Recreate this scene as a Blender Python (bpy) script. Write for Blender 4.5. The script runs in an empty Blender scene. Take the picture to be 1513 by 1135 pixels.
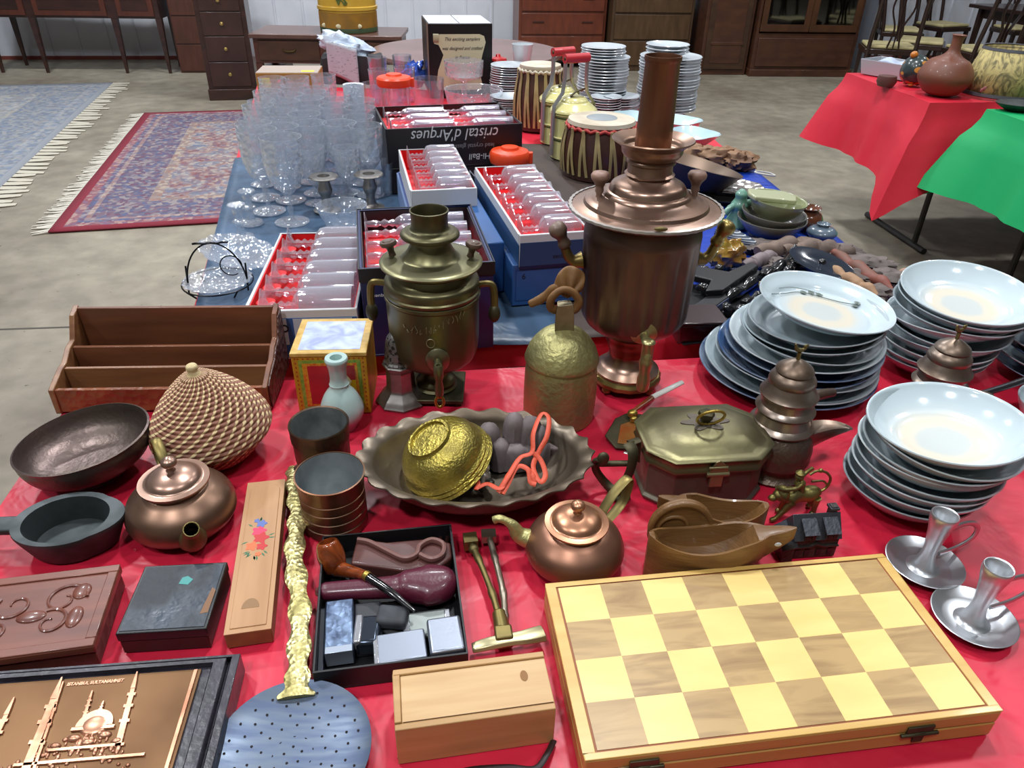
import bpy, bmesh, math, random
from mathutils import Vector, Matrix, Euler, noise

# ------------------------------------------------------------------ camera, world, lights
random.seed(7)
PI = math.pi
SC = bpy.context.scene
F_PX, PITCH, ROLL = 1085.0, math.radians(32.2), math.radians(1.3)
CAM = Vector((0, 0, 1.37))
_fw = Vector((0, math.cos(PITCH), -math.sin(PITCH)))
_up = Vector((0, math.sin(PITCH), math.cos(PITCH)))
_rt = Vector((1, 0, 0))
_r2 = math.cos(ROLL) * _rt + math.sin(ROLL) * _up
_u2 = -math.sin(ROLL) * _rt + math.cos(ROLL) * _up
cd = bpy.data.cameras.new('camera')
cam = bpy.data.objects.new('camera', cd)
SC.collection.objects.link(cam)
cd.sensor_fit = 'HORIZONTAL'
cd.sensor_width = 36
cd.lens = F_PX / 1513 * 36
cd.clip_start = 0.02
cam.matrix_world = Matrix.Translation(CAM) @ Matrix((_r2, _u2, -_fw)).transposed().to_4x4()
SC.camera = cam

SC.view_settings.view_transform = 'Standard'
SC.view_settings.look = 'None'
SC.view_settings.gamma = 1
SC.view_settings.exposure = -0.80
SC.cycles.max_bounces = 7
SC.cycles.transparent_max_bounces = 48
SC.cycles.sample_clamp_indirect = 4
SC.cycles.caustics_reflective = False
SC.cycles.caustics_refractive = False

W = bpy.data.worlds.new('world')
SC.world = W
W.use_nodes = True
W.node_tree.nodes['Background'].inputs[0].default_value = (0.80, 0.86, 1.0, 1)
W.node_tree.nodes['Background'].inputs[1].default_value = 0.42

def lamp(x, y, z, e, size, col=(0.93, 0.96, 1.0)):
    l = bpy.data.lights.new('ceiling_lamp', 'AREA')
    l.shape = 'DISK'; l.size = size; l.energy = e; l.color = col
    o = bpy.data.objects.new('ceiling_lamp', l)
    o.location = (x, y, z)
    SC.collection.objects.link(o)
for lx, ly, le in [(-3.6, -1.0, 115), (-0.9, -1.4, 150), (1.6, -0.6, 70), (-2.6, 2.2, 190), (0.5, 2.4, 190), (3.4, 3.0, 90),
                   (-3.8, 5.6, 230), (-0.7, 6.0, 230), (2.3, 6.2, 110), (5.6, 6.4, 70)]:
    lamp(lx, ly, 4.9, le, 0.42)

# ------------------------------------------------------------------ helpers
def at(px, py, z=0.74):
    d = _fw + (px - 756.5) / F_PX * _r2 - (py - 567.5) / F_PX * _u2
    return CAM + d * ((z - CAM.z) / d.z)

def hx(s):
    r = []
    for i in (0, 2, 4):
        c = int(s[i:i + 2], 16) / 255
        r.append(c / 12.92 if c <= 0.04045 else ((c + 0.055) / 1.055) ** 2.4)
    return (*r, 1)

def nd(nt, t, **kw):
    n = nt.nodes.new(t)
    for k, v in kw.items():
        if k.startswith('i_'):
            n.inputs[k[2:].replace('_', ' ')].default_value = v
        else:
            setattr(n, k, v)
    return n

MC = {}
def pm(name, col, rough=0.5, metal=0.0, col2=None, ns=20, st=(1, 1, 1), lo=0.35, hi=0.65, bump=0.0, bs=60, bst=None,
       kind='noise', coat=0.0, spec=0.5, r2=None, det=4, bkind='noise', bdist=0.002, dist=0.0, sheen=0.0, alpha=1.0):
    if name in MC:
        return MC[name]
    m = bpy.data.materials.new(name); m.use_nodes = True
    nt = m.node_tree; b = nt.nodes['Principled BSDF']
    if metal >= .9:      # aged metals: a little grime dulls the pure reflection
        metal *= .86; rough += .05; r2 = None if r2 is None else r2 + .04
    c1 = hx(col)
    b.inputs['Base Color'].default_value = c1
    b.inputs['Roughness'].default_value = rough
    b.inputs['Metallic'].default_value = metal
    b.inputs['Coat Weight'].default_value = coat
    b.inputs['Coat Roughness'].default_value = 0.1
    b.inputs['Specular IOR Level'].default_value = spec
    b.inputs['Sheen Weight'].default_value = sheen
    b.inputs['Alpha'].default_value = alpha
    tc = nd(nt, 'ShaderNodeTexCoord')
    def pat(k, scale, stretch, detail):
        mp = nd(nt, 'ShaderNodeMapping'); mp.inputs['Scale'].default_value = stretch
        nt.links.new(tc.outputs['Object'], mp.inputs['Vector'])
        if k == 'noise':
            n = nd(nt, 'ShaderNodeTexNoise', i_Scale=scale, i_Detail=detail, i_Distortion=dist); out = n.outputs['Fac']
        elif k == 'voronoi':
            n = nd(nt, 'ShaderNodeTexVoronoi', i_Scale=scale); out = n.outputs['Distance']
        elif k == 'cell':
            n = nd(nt, 'ShaderNodeTexVoronoi', i_Scale=scale); out = n.outputs['Color']
        elif k == 'wave':
            n = nd(nt, 'ShaderNodeTexWave', i_Scale=scale, i_Distortion=6, i_Detail=3); out = n.outputs['Fac']
        elif k == 'bands':
            n = nd(nt, 'ShaderNodeTexWave', i_Scale=scale, i_Distortion=0, i_Detail=0); n.bands_direction = 'Z'; out = n.outputs['Fac']
        nt.links.new(mp.outputs[0], n.inputs['Vector'])
        return out
    if col2:
        o = pat(kind, ns, st, det)
        rp = nd(nt, 'ShaderNodeValToRGB')
        rp.color_ramp.elements[0].position = lo; rp.color_ramp.elements[1].position = hi
        rp.color_ramp.elements[0].color = c1; rp.color_ramp.elements[1].color = hx(col2)
        nt.links.new(o, rp.inputs[0]); nt.links.new(rp.outputs[0], b.inputs['Base Color'])
        if r2 is not None:
            mr = nd(nt, 'ShaderNodeMapRange'); mr.inputs[1].default_value = lo; mr.inputs[2].default_value = hi
            mr.inputs[3].default_value = rough; mr.inputs[4].default_value = r2
            nt.links.new(o, mr.inputs[0]); nt.links.new(mr.outputs[0], b.inputs['Roughness'])
    if bump:
        o = pat(bkind, bs, bst or (1, 1, 1), 3)
        bp = nd(nt, 'ShaderNodeBump'); bp.inputs['Strength'].default_value = bump; bp.inputs['Distance'].default_value = bdist
        nt.links.new(o, bp.inputs['Height']); nt.links.new(bp.outputs[0], b.inputs['Normal'])
    MC[name] = m
    return m

def glass(name, tint='fbfdff', base=0.10, edge=0.75, rough=0.04, bump=0.0, bs=120, bkind='voronoi', haze=0.0):
    if name in MC:
        return MC[name]
    m = bpy.data.materials.new(name); m.use_nodes = True
    nt = m.node_tree; nt.nodes.clear()
    out = nd(nt, 'ShaderNodeOutputMaterial'); tr = nd(nt, 'ShaderNodeBsdfTransparent'); gl = nd(nt, 'ShaderNodeBsdfGlossy')
    tr.inputs[0].default_value = hx(tint); gl.inputs['Color'].default_value = (0.95, 0.97, 1, 1); gl.inputs['Roughness'].default_value = rough
    lw = nd(nt, 'ShaderNodeLayerWeight', i_Blend=0.35)
    mr = nd(nt, 'ShaderNodeMapRange'); mr.inputs[3].default_value = base; mr.inputs[4].default_value = edge
    mx = nd(nt, 'ShaderNodeMixShader')
    nt.links.new(lw.outputs['Facing'], mr.inputs[0]); nt.links.new(mr.outputs[0], mx.inputs[0])
    nt.links.new(tr.outputs[0], mx.inputs[1]); nt.links.new(gl.outputs[0], mx.inputs[2])
    df = nd(nt, 'ShaderNodeBsdfDiffuse'); df.inputs[0].default_value = (.86, .91, 1, 1); mz = nd(nt, 'ShaderNodeMixShader', i_Fac=haze)
    nt.links.new(mx.outputs[0], mz.inputs[1]); nt.links.new(df.outputs[0], mz.inputs[2]); nt.links.new(mz.outputs[0], out.inputs[0])
    if bump:
        tc = nd(nt, 'ShaderNodeTexCoord')
        v = nd(nt, 'ShaderNodeTexVoronoi' if bkind == 'voronoi' else 'ShaderNodeTexNoise', i_Scale=bs)
        nt.links.new(tc.outputs['Object'], v.inputs['Vector'])
        bp = nd(nt, 'ShaderNodeBump'); bp.inputs['Strength'].default_value = bump; bp.inputs['Distance'].default_value = 0.004
        nt.links.new(v.outputs[0], bp.inputs['Height'])
        nt.links.new(bp.outputs[0], gl.inputs['Normal']); nt.links.new(bp.outputs[0], lw.inputs['Normal'])
    MC[name] = m
    return m

def tag(o, label=None, cat=None, group=None, kind=None):
    if label: o['label'] = label
    if cat: o['category'] = cat
    if group: o['group'] = group
    if kind: o['kind'] = kind
    return o

def thing(name, label, cat, loc=(0, 0, 0), rz=0, group=None, rot=None):
    o = bpy.data.objects.new(name, None); SC.collection.objects.link(o)
    o.empty_display_size = 0.05
    o.location = loc; o.rotation_euler = rot or (0, 0, rz)
    return tag(o, label, cat, group)

def dup(root, loc=None, rot=None, label=None, group=None, scale=None):
    r = root.copy(); SC.collection.objects.link(r)
    if loc is not None: r.location = loc
    if rot is not None: r.rotation_euler = rot
    if scale is not None: r.scale = (scale,) * 3 if not hasattr(scale, '__len__') else scale
    if label: r['label'] = label
    if group: r['group'] = group
    for ch in list(root.children):
        c = ch.copy(); SC.collection.objects.link(c); c.parent = r
        for g in ch.children:
            d = g.copy(); SC.collection.objects.link(d); d.parent = c
    return r

class MB:
    def __init__(s):
        s.v = []; s.f = []; s.m = []; s.T = Matrix(); s.mi = 0
    def add(s, vs, fs):
        n = len(s.v)
        for p in vs: s.v.append(tuple(s.T @ Vector(p)))
        for f in fs:
            s.f.append([n + i for i in f]); s.m.append(s.mi)
        return s
    def box(s, x0, x1, y0, y1, z0, z1):
        return s.add([(x0, y0, z0), (x1, y0, z0), (x1, y1, z0), (x0, y1, z0), (x0, y0, z1), (x1, y0, z1), (x1, y1, z1), (x0, y1, z1)],
                     [(0, 3, 2, 1), (4, 5, 6, 7), (0, 1, 5, 4), (1, 2, 6, 5), (2, 3, 7, 6), (3, 0, 4, 7)])
    def cbox(s, c, d, rot=None):
        T = s.T
        s.T = T @ Matrix.Translation(c) @ (Euler(rot).to_matrix().to_4x4() if rot else Matrix())
        s.box(-d[0] / 2, d[0] / 2, -d[1] / 2, d[1] / 2, -d[2] / 2, d[2] / 2)
        s.T = T
        return s
    def loft(s, rings, cap0=True, cap1=True, closed=True):
        n = len(rings[0]); vs = [p for r in rings for p in r]; fs = []
        for i in range(len(rings) - 1):
            for j in range(n if closed else n - 1):
                k = (j + 1) % n
                fs.append((i * n + j, i * n + k, (i + 1) * n + k, (i + 1) * n + j))
        if cap0: fs.append(tuple(range(n))[::-1])
        if cap1: fs.append(tuple((len(rings) - 1) * n + j for j in range(n)))
        return s.add(vs, fs)
    def lathe(s, prof, seg=48, mod=None, c=(0, 0, 0), sx=1, sy=1, a0=0.0, cap=False):
        rings = []
        for r, z in prof:
            r = max(r, 1e-5)
            ring = []
            for j in range(seg):
                a = a0 + 2 * PI * j / seg
                k = r * (mod(a, z) if mod else 1)
                ring.append((c[0] + sx * k * math.cos(a), c[1] + sy * k * math.sin(a), c[2] + z))
            rings.append(ring)
        return s.loft(rings, cap, cap)
    def tube(s, pts, rad, seg=10, cap=True, fl=(1, 1), up=None):
        pts = [Vector(p) for p in pts]
        if not hasattr(rad, '__len__'): rad = [rad] * len(pts)
        rings = []; prev = None
        for i, p in enumerate(pts):
            t = (pts[min(i + 1, len(pts) - 1)] - pts[max(i - 1, 0)]).normalized()
            if prev is None:
                a = Vector(up) if up else (Vector((0, 0, 1)) if abs(t.z) < 0.9 else Vector((1, 0, 0)))
            else:
                a = prev
            n1 = (a - a.dot(t) * t)
            n1 = n1.normalized() if n1.length > 1e-6 else t.orthogonal().normalized()
            prev = n1; n2 = t.cross(n1)
            rings.append([tuple(p + rad[i] * (fl[0] * math.cos(2 * PI * j / seg) * n1 + fl[1] * math.sin(2 * PI * j / seg) * n2)) for j in range(seg)])
        return s.loft(rings, cap, cap)
    def ball(s, c, r, seg=20, rings=12):
        if not hasattr(r, '__len__'): r = (r, r, r)
        R = []
        for i in range(rings + 1):
            a = PI * i / rings
            R.append([(c[0] + r[0] * max(math.sin(a), 1e-4) * math.cos(2 * PI * j / seg), c[1] + r[1] * max(math.sin(a), 1e-4) * math.sin(2 * PI * j / seg), c[2] - r[2] * math.cos(a)) for j in range(seg)])
        return s.loft(R, False, False)
    def grid(s, fn, nu, nv):
        vs = [fn(i / nu, j / nv) for j in range(nv + 1) for i in range(nu + 1)]
        fs = [(j * (nu + 1) + i, j * (nu + 1) + i + 1, (j + 1) * (nu + 1) + i + 1, (j + 1) * (nu + 1) + i) for j in range(nv) for i in range(nu)]
        return s.add(vs, fs)
    def prism(s, poly, z0, z1, axis='z'):
        def P(a, b, c):
            return (a, b, c) if axis == 'z' else ((a, c, b) if axis == 'y' else (c, a, b))
        n = len(poly)
        vs = [P(x, y, z0) for x, y in poly] + [P(x, y, z1) for x, y in poly]
        fs = [tuple(range(n))[::-1], tuple(range(n, 2 * n))] + [(i, (i + 1) % n, n + (i + 1) % n, n + i) for i in range(n)]
        return s.add(vs, fs)
    def disc(s, c, r, n=(0, 0, 1), seg=24):
        n = Vector(n).normalized(); a = n.orthogonal().normalized(); b = n.cross(a); c = Vector(c)
        return s.add([tuple(c + r * (math.cos(2 * PI * j / seg) * a + math.sin(2 * PI * j / seg) * b)) for j in range(seg)], [tuple(range(seg))])
    def build(s, name, mat, parent=None, smooth=35, bevel=0, sub=0, solid=0, loc=None, rot=None, bseg=2, rz=None):
        me = bpy.data.meshes.new(name)
        me.from_pydata(s.v, [], s.f)
        mats = mat if isinstance(mat, (list, tuple)) else [mat]
        for k in mats: me.materials.append(k)
        if len(mats) > 1: me.polygons.foreach_set('material_index', s.m)
        bm = bmesh.new(); bm.from_mesh(me)
        bmesh.ops.remove_doubles(bm, verts=bm.verts, dist=1e-6)
        bmesh.ops.recalc_face_normals(bm, faces=bm.faces)
        bm.to_mesh(me); bm.free()
        if smooth:
            me.shade_smooth(); me.set_sharp_from_angle(angle=math.radians(smooth))
        o = bpy.data.objects.new(name, me); SC.collection.objects.link(o)
        if parent: o.parent = parent
        if loc is not None: o.location = loc
        if rz is not None: o.rotation_euler = (0, 0, rz)
        if rot is not None: o.rotation_euler = rot
        if solid:
            q = o.modifiers.new('s', 'SOLIDIFY'); q.thickness = solid; q.offset = 0
        if bevel:
            q = o.modifiers.new('b', 'BEVEL'); q.width = bevel; q.segments = bseg; q.limit_method = 'ANGLE'; q.angle_limit = math.radians(40)
        if sub:
            q = o.modifiers.new('u', 'SUBSURF'); q.levels = sub; q.render_levels = sub
        return o

def text(s, size, mat, parent, loc, rot, name='lettering', ext=0.0002, align='CENTER', shear=0.0, sx=1.0, off=0.0):
    cu = bpy.data.curves.new(name, 'FONT'); cu.body = s; cu.size = size; cu.extrude = ext; cu.align_x = align; cu.align_y = 'CENTER'
    cu.shear = shear; cu.offset = off; cu.resolution_u = 3
    t = bpy.data.objects.new('tmp', cu); SC.collection.objects.link(t)
    dg = bpy.context.evaluated_depsgraph_get()
    me = bpy.data.meshes.new_from_object(t.evaluated_get(dg))
    bpy.data.objects.remove(t)
    me.materials.clear(); me.materials.append(mat)
    o = bpy.data.objects.new(name, me); SC.collection.objects.link(o)
    o.parent = parent; o.location = loc; o.rotation_euler = rot; o.scale = (sx, 1, 1)
    return o

def spline(pts, n=8):
    P = [Vector(p) for p in pts]; out = []
    for i in range(len(P) - 1):
        p0 = P[max(i - 1, 0)]; p1 = P[i]; p2 = P[i + 1]; p3 = P[min(i + 2, len(P) - 1)]
        for k in range(n):
            t = k / n
            out.append(0.5 * ((2 * p1) + (-p0 + p2) * t + (2 * p0 - 5 * p1 + 4 * p2 - p3) * t * t + (-p0 + 3 * p1 - 3 * p2 + p3) * t ** 3))
    out.append(P[-1])
    return out

def sm(prof, n=5):
    return [(p.x, p.y) for p in spline([(a, b, 0) for a, b in prof], n)]

def restack(root, table):
    # adjusts the heights of a turned vessel's mouldings
    for o in root.children_recursive:
        for v in o.data.vertices:
            z = v.co.z
            for (a, b), (c, d) in zip(table[:-1], table[1:]):
                if a <= z <= c:
                    v.co.z = b + (d - b) * (z - a) / (c - a); break

ORD = ['top', 'second from top', 'third from top', 'fourth from top', 'fifth from top', 'sixth from top', 'seventh from top', 'eighth from top',
       'ninth from top', 'tenth from top', 'eleventh from top', 'twelfth from top'] + ['%dth from top' % k for k in range(13, 40)]

# ------------------------------------------------------------------ setting
HR = math.radians(8.6)          # the hall runs at this angle
def concrete():
    m = bpy.data.materials.new('concrete'); m.use_nodes = True; nt = m.node_tree; b = nt.nodes['Principled BSDF']
    tc = nd(nt, 'ShaderNodeTexCoord')
    n1 = nd(nt, 'ShaderNodeTexNoise', i_Scale=0.8, i_Detail=6, i_Roughness=0.6); n2 = nd(nt, 'ShaderNodeTexNoise', i_Scale=9, i_Detail=8)
    n3 = nd(nt, 'ShaderNodeTexNoise', i_Scale=45, i_Detail=2)
    for n in (n1, n2, n3): nt.links.new(tc.outputs['Object'], n.inputs['Vector'])
    r1 = nd(nt, 'ShaderNodeValToRGB'); r1.color_ramp.elements[0].position = .35; r1.color_ramp.elements[1].position = .68
    r1.color_ramp.elements[0].color = hx('7c7263'); r1.color_ramp.elements[1].color = hx('a9a28f')
    r2 = nd(nt, 'ShaderNodeValToRGB'); r2.color_ramp.elements[0].position = .35; r2.color_ramp.elements[1].position = .7
    r2.color_ramp.elements[0].color = (.72, .72, .72, 1); r2.color_ramp.elements[1].color = (1, 1, 1, 1)
    r3 = nd(nt, 'ShaderNodeValToRGB'); r3.color_ramp.elements[0].position = .70; r3.color_ramp.elements[1].position = .76
    r3.color_ramp.elements[0].color = (1, 1, 1, 1); r3.color_ramp.elements[1].color = (.35, .33, .3, 1)
    mx = nd(nt, 'ShaderNodeMix', data_type='RGBA', blend_type='MULTIPLY'); mx.inputs[0].default_value = 1
    my = nd(nt, 'ShaderNodeMix', data_type='RGBA', blend_type='MULTIPLY'); my.inputs[0].default_value = 1
    nt.links.new(n1.outputs['Fac'], r1.inputs[0]); nt.links.new(n2.outputs['Fac'], r2.inputs[0]); nt.links.new(n3.outputs['Fac'], r3.inputs[0])
    nt.links.new(r1.outputs[0], mx.inputs[6]); nt.links.new(r2.outputs[0], mx.inputs[7])
    nt.links.new(mx.outputs[2], my.inputs[6]); nt.links.new(r3.outputs[0], my.inputs[7])
    nt.links.new(my.outputs[2], b.inputs['Base Color'])
    b.inputs['Roughness'].default_value = 0.5
    bp = nd(nt, 'ShaderNodeBump'); bp.inputs['Strength'].default_value = .15; bp.inputs['Distance'].default_value = .01
    nt.links.new(n2.outputs['Fac'], bp.inputs['Height']); nt.links.new(bp.outputs[0], b.inputs['Normal'])
    return m
CONC = concrete()
fl = MB().box(-9, 11, -5, 14, -0.1, 0).build('floor', CONC); tag(fl, kind='structure')
# expansion joint cut in the slab, a narrow dark strip running behind the front table
j0 = at(0, 487, 0); j1 = at(90, 484, 0)
jd = (j1 - j0).normalized(); jn = Vector((-jd.y, jd.x, 0)) * 0.006
jj = MB().add([tuple(j0 - jd * 4 - jn + Vector((0, 0, .001))), tuple(j0 + jd * 9 - jn + Vector((0, 0, .001))), tuple(j0 + jd * 9 + jn + Vector((0, 0, .001))), tuple(j0 - jd * 4 + jn + Vector((0, 0, .001)))], [(0, 1, 2, 3)])
tag(jj.build('trim_1', pm('joint', '4b473f', .8), smooth=0), kind='structure')
WALLM = pm('wall_panel', 'd9dde6', .55, col2='cfd4de', ns=3)
wp = at(150, 93, 0); wp.y += 0.25
wd = Vector((math.cos(HR), math.sin(HR), 0))
def wall_local(name, x0, x1, y, z0, z1, mat, th=0.1):
    o = MB().box(x0, x1, 0, th, z0, z1).build(name, mat, smooth=0, loc=(wp.x, wp.y, 0), rz=HR)
    return tag(o, kind='structure')
bw = MB(); bw.box(-5, 13, 0, .1, 0, 5.2)
for k in range(-16, 44): bw.box(k * .3, k * .3 + .018, -.012, 0, 0.02, 5.2)
bw = bw.build('wall_back', WALLM, smooth=0, loc=(wp.x, wp.y, 0), rz=HR); tag(bw, kind='structure')
bb = MB().box(-5, 13, -.02, 0, 0, .035).build('baseboard_back', pm('rust_trim', '7a3b32', .7), smooth=0, loc=(wp.x, wp.y, 0), rz=HR); tag(bb, kind='structure')
ce = MB().box(-9, 11, -5, 14, 5.2, 5.3).build('ceiling', pm('ceiling_paint', 'd2d4d8', .8), smooth=0); tag(ce, kind='structure')
for nm, a in (('wall_left', (-9.1, -9, -5, 14)), ('wall_right', (11, 11.1, -5, 14)), ('wall_front', (-9, 11, -5.1, -5))):
    tag(MB().box(*a, 0, 5.2).build(nm, pm('hall_wall_%s' % nm, 'c4c7cc' if nm != 'wall_front' else 'a8a498', .7, col2='8a857c', ns=.5, lo=.4, hi=.6), smooth=0), kind='structure')

# ------------------------------------------------------------------ cloths and tables
CLR = pm('red_cloth', 'd42440', .40, col2='bf1c36', ns=6, bump=.6, bs=12, bdist=.01, dist=.6)
CLR2 = pm('red_cloth_far', 'd6283c', .5, col2='c82036', ns=4, bump=.25, bs=9, bdist=.01)
CLB = pm('slate_blue_cover', '4a6480', .38, col2='3a5068', ns=6, bump=.5, bs=12, bdist=.01, dist=.5)
CLRB = pm('royal_blue_cover', '0f38a0', .4, bump=.4, bs=12, bdist=.01)
CLG = pm('green_cloth', '10a862', .5, bump=.2, bs=8, bdist=.01)
METD = pm('table_leg_metal', '3a3836', .45, .6)
BRD = pm('table_board', '8a7a62', .6)

def cloth(name, poly, z, drop, label, mat, sides=None, wav=.02, res=.03, flare=.05, corner=.05, dropf=None, wr=.0014, rnd=None, tilt=None):
    """cloth over a convex polygon with hanging sides"""
    P = [Vector((p[0], p[1], 0)) for p in poly]
    n = len(P); c = sum(P, Vector()) / n
    mb = MB()
    # top surface as a grid (quad polygon)
    A, B, Cc, D = P
    nu = max(8, int((B - A).length / res)); nv = max(8, int((D - A).length / res))
    def top(u, v):
        p = A * (1 - u) * (1 - v) + B * u * (1 - v) + Cc * u * v + D * (1 - u) * v
        w = noise.noise(Vector((p.x * 7, p.y * 7, z))) * wr + max(0, noise.noise(Vector((p.x * 4 + 3, p.y * 11, 5)))) * wr
        return (p.x, p.y, z + max(w, 0) * 1.0)
    mb.grid(top, nu, nv)
    # perimeter ring down
    per = []
    cs = [A, B, Cc, D]
    for i in range(4):
        a = cs[i]; b = cs[(i + 1) % 4]; m = max(6, int((b - a).length / res))
        nrm = Vector(((b - a).y, -(b - a).x, 0)).normalized()
        for k in range(m):
            t = k / m
            p = a.lerp(b, t); per.append((p, nrm, i, t, (b - a).length))
    rings = []
    N = len(per); H = 9
    for h in range(H + 1):
        ring = []
        s = h / H
        for (p, nrm, i, t, L) in per:
            dr = drop if sides is None else (drop if i in sides else 0.02)
            if dropf: dr = dropf(i, t)
            ec = min(t * L, (1 - t) * L)
            cf = math.exp(-(ec / .10) ** 2)
            out = (p - c).normalized()
            d = (nrm.lerp(out, cf)).normalized()
            off = (0.012 + (flare * s + corner * cf * s)) * min(1, s * 3) + wav * s * (math.sin(t * L * 17 + i * 2.1) * .6 + math.sin(t * L * 41 + i) * .4) * (1 - cf)
            q = p + d * max(off, .004 * s)
            ring.append((q.x, q.y, z - dr * s + (noise.noise(Vector((p.x * 3, p.y * 3, 1))) * .02 * s if dr > .05 else 0)))
        rings.append(ring)
    mb.loft(rings, False, False)
    o = mb.build(name, mat, smooth=60)
    if label: tag(o, label, 'tablecloth')
    return o

def folding_table(c, L, D, rz, label, top='8a7a62', loc_legs=True, ym=.0, foot=.30):
    t = thing('folding_table', label, 'table', (c[0], c[1], 0), rz)
    MB().box(-L / 2, L / 2, -D / 2, D / 2, .705, .733).build('tabletop', BRD, t, bevel=.004)
    for s in (-1, 1):
        x = s * (L / 2 - .2)
        lg = MB()
        for y in (-D * .28, D * .28): lg.tube([(x, y, .704), (x, y, .03)], .014, 8)
        lg.tube([(x, -D * .28, .3), (x, D * .28, .3)], .010, 8)
        lg.build('leg', METD, t)
        MB().tube([(x, -D * .42, .016), (x, D * .42, .016)], .016, 8).build('foot_bar', METD, t)
    return t

# front table
u1 = Vector((math.cos(HR), math.sin(HR), 0)); v1 = Vector((-math.sin(HR), math.cos(HR), 0))
K = Vector((-.675, .948, 0))
FT = [K - v1 * .76, K - v1 * .76 + u1 * 1.86, K + u1 * 1.86, K]
ftc = (FT[0] + FT[2]) / 2
folding_table(ftc, 1.83, .74, HR, 'folding table under the red cloth, nearest the camera')
cloth('red_tablecloth', [(p.x, p.y) for p in FT], .74, .42, 'shiny red plastic cloth under the chessboard and copper teapots', CLR, flare=.02, corner=.03, wav=.012, res=.02,
      dropf=lambda i, t: .42 if i in (0, 1, 3) else .05)

# far tables (two, set side by side and end-on)
FA = [(-.565, 1.085), (.79, 1.28), (.63, 3.36), (-1.15, 3.42)]
la = (Vector((-1.14, 3.36, 0)) - Vector((-.565, 1.085, 0))).normalized()
ang = math.atan2(la.y, la.x)
folding_table((-.50, 2.24), 2.1, .64, ang, 'folding table under the crystal goblets and boxed stemware')
folding_table((.36, 2.28), 1.9, .62, PI / 2 + .06, 'folding table under the drums and white plate stacks')
cloth('red_tablecloth', FA, .74, .40, 'red cloth hanging at the far end behind the goblets and plates', CLR2, flare=.02, corner=.08, wav=.008, res=.04,
      dropf=lambda i, t: (.40 if i == 1 else .36) if i in (1, 2, 3) else .05)
def cover(name, quad, z, mat, label, hang=None):
    A, B, C_, D = [Vector((*q, 0)) for q in quad]
    mb = MB()
    nu, nv = 30, 40
    def fn(u, v):
        p = A * (1 - u) * (1 - v) + B * u * (1 - v) + C_ * u * v + D * (1 - u) * v
        w = abs(noise.noise(Vector((p.x * 5, p.y * 8, 2)))) * .003
        return (p.x, p.y, z + w)
    mb.grid(fn, nu, nv)
    o = mb.build(name, mat, smooth=60, solid=.0006)
    return tag(o, label, 'table cover')
cover('blue_table_cover', [(-.56, 1.085), (.10, 1.13), (-.20, 2.75), (-.86, 2.25)], .7435, CLB, 'slate blue plastic cover under the goblets and stemware boxes')
cover('blue_table_cover', [(.27, 1.20), (.808, 1.275), (.722, 2.30), (.34, 2.36)], .7435, CLRB, 'bright royal blue plastic cover under the olive bowls and black carvings')

cover('dark_table_cover', [(.11, 1.15), (.262, 1.18), (.332, 2.5), (-.10, 2.5)], .7435, pm('brown_cover', '43352e', .6, col2='352a26', ns=6), 'dull brown cover under the drums and long stemware box')
# ================================================================== FRONT TABLE
T = 0.7415
def P2(px, py, z=T):
    p = at(px, py, z); return p
COP = pm('copper', 'a8603c', .30, 1, col2='6e4a38', ns=14, r2=.42, lo=.4, hi=.7, bump=.06, bs=40)
COPS = pm('copper_satin', '9a6448', .34, 1, col2='7e5640', ns=9, r2=.45, bump=.05, bs=30)
COPD = pm('copper_dark', '6d4f42', .42, 1, col2='4a4034', ns=16, r2=.6, bump=.3, bs=120, bdist=.001)
BRS = pm('brass_old', '8a7a48', .34, 1, col2='655c3c', ns=12, r2=.5, bump=.06, bs=40)
BRSB = pm('brass_bright', 'c9ad55', .22, 1, col2='9c8440', ns=15, r2=.35)
BRSG = pm('brass_green', 'b4ad74', .42, .72, col2='989468', ns=12, r2=.55, bump=.7, bs=110, bdist=.003)
BRZ = pm('bronze_dark', '5f5a45', .45, 1, col2='43402f', ns=20, r2=.6, bump=.2, bs=80)
SIL = pm('silver_tarnished', 'a3a09c', .28, 1, col2='77706a', ns=25, r2=.42)
PEW = pm('pewter', 'd2d5d9', .24, 1, col2='bcc0c4', ns=10, r2=.32)
IRON = pm('dark_iron', '3a3c3e', .5, .7, col2='4c5152', ns=25)
BLK = pm('black_card', '151417', .45)
BLKP = pm('black_gloss', '0d0d10', .2, coat=.5)

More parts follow.
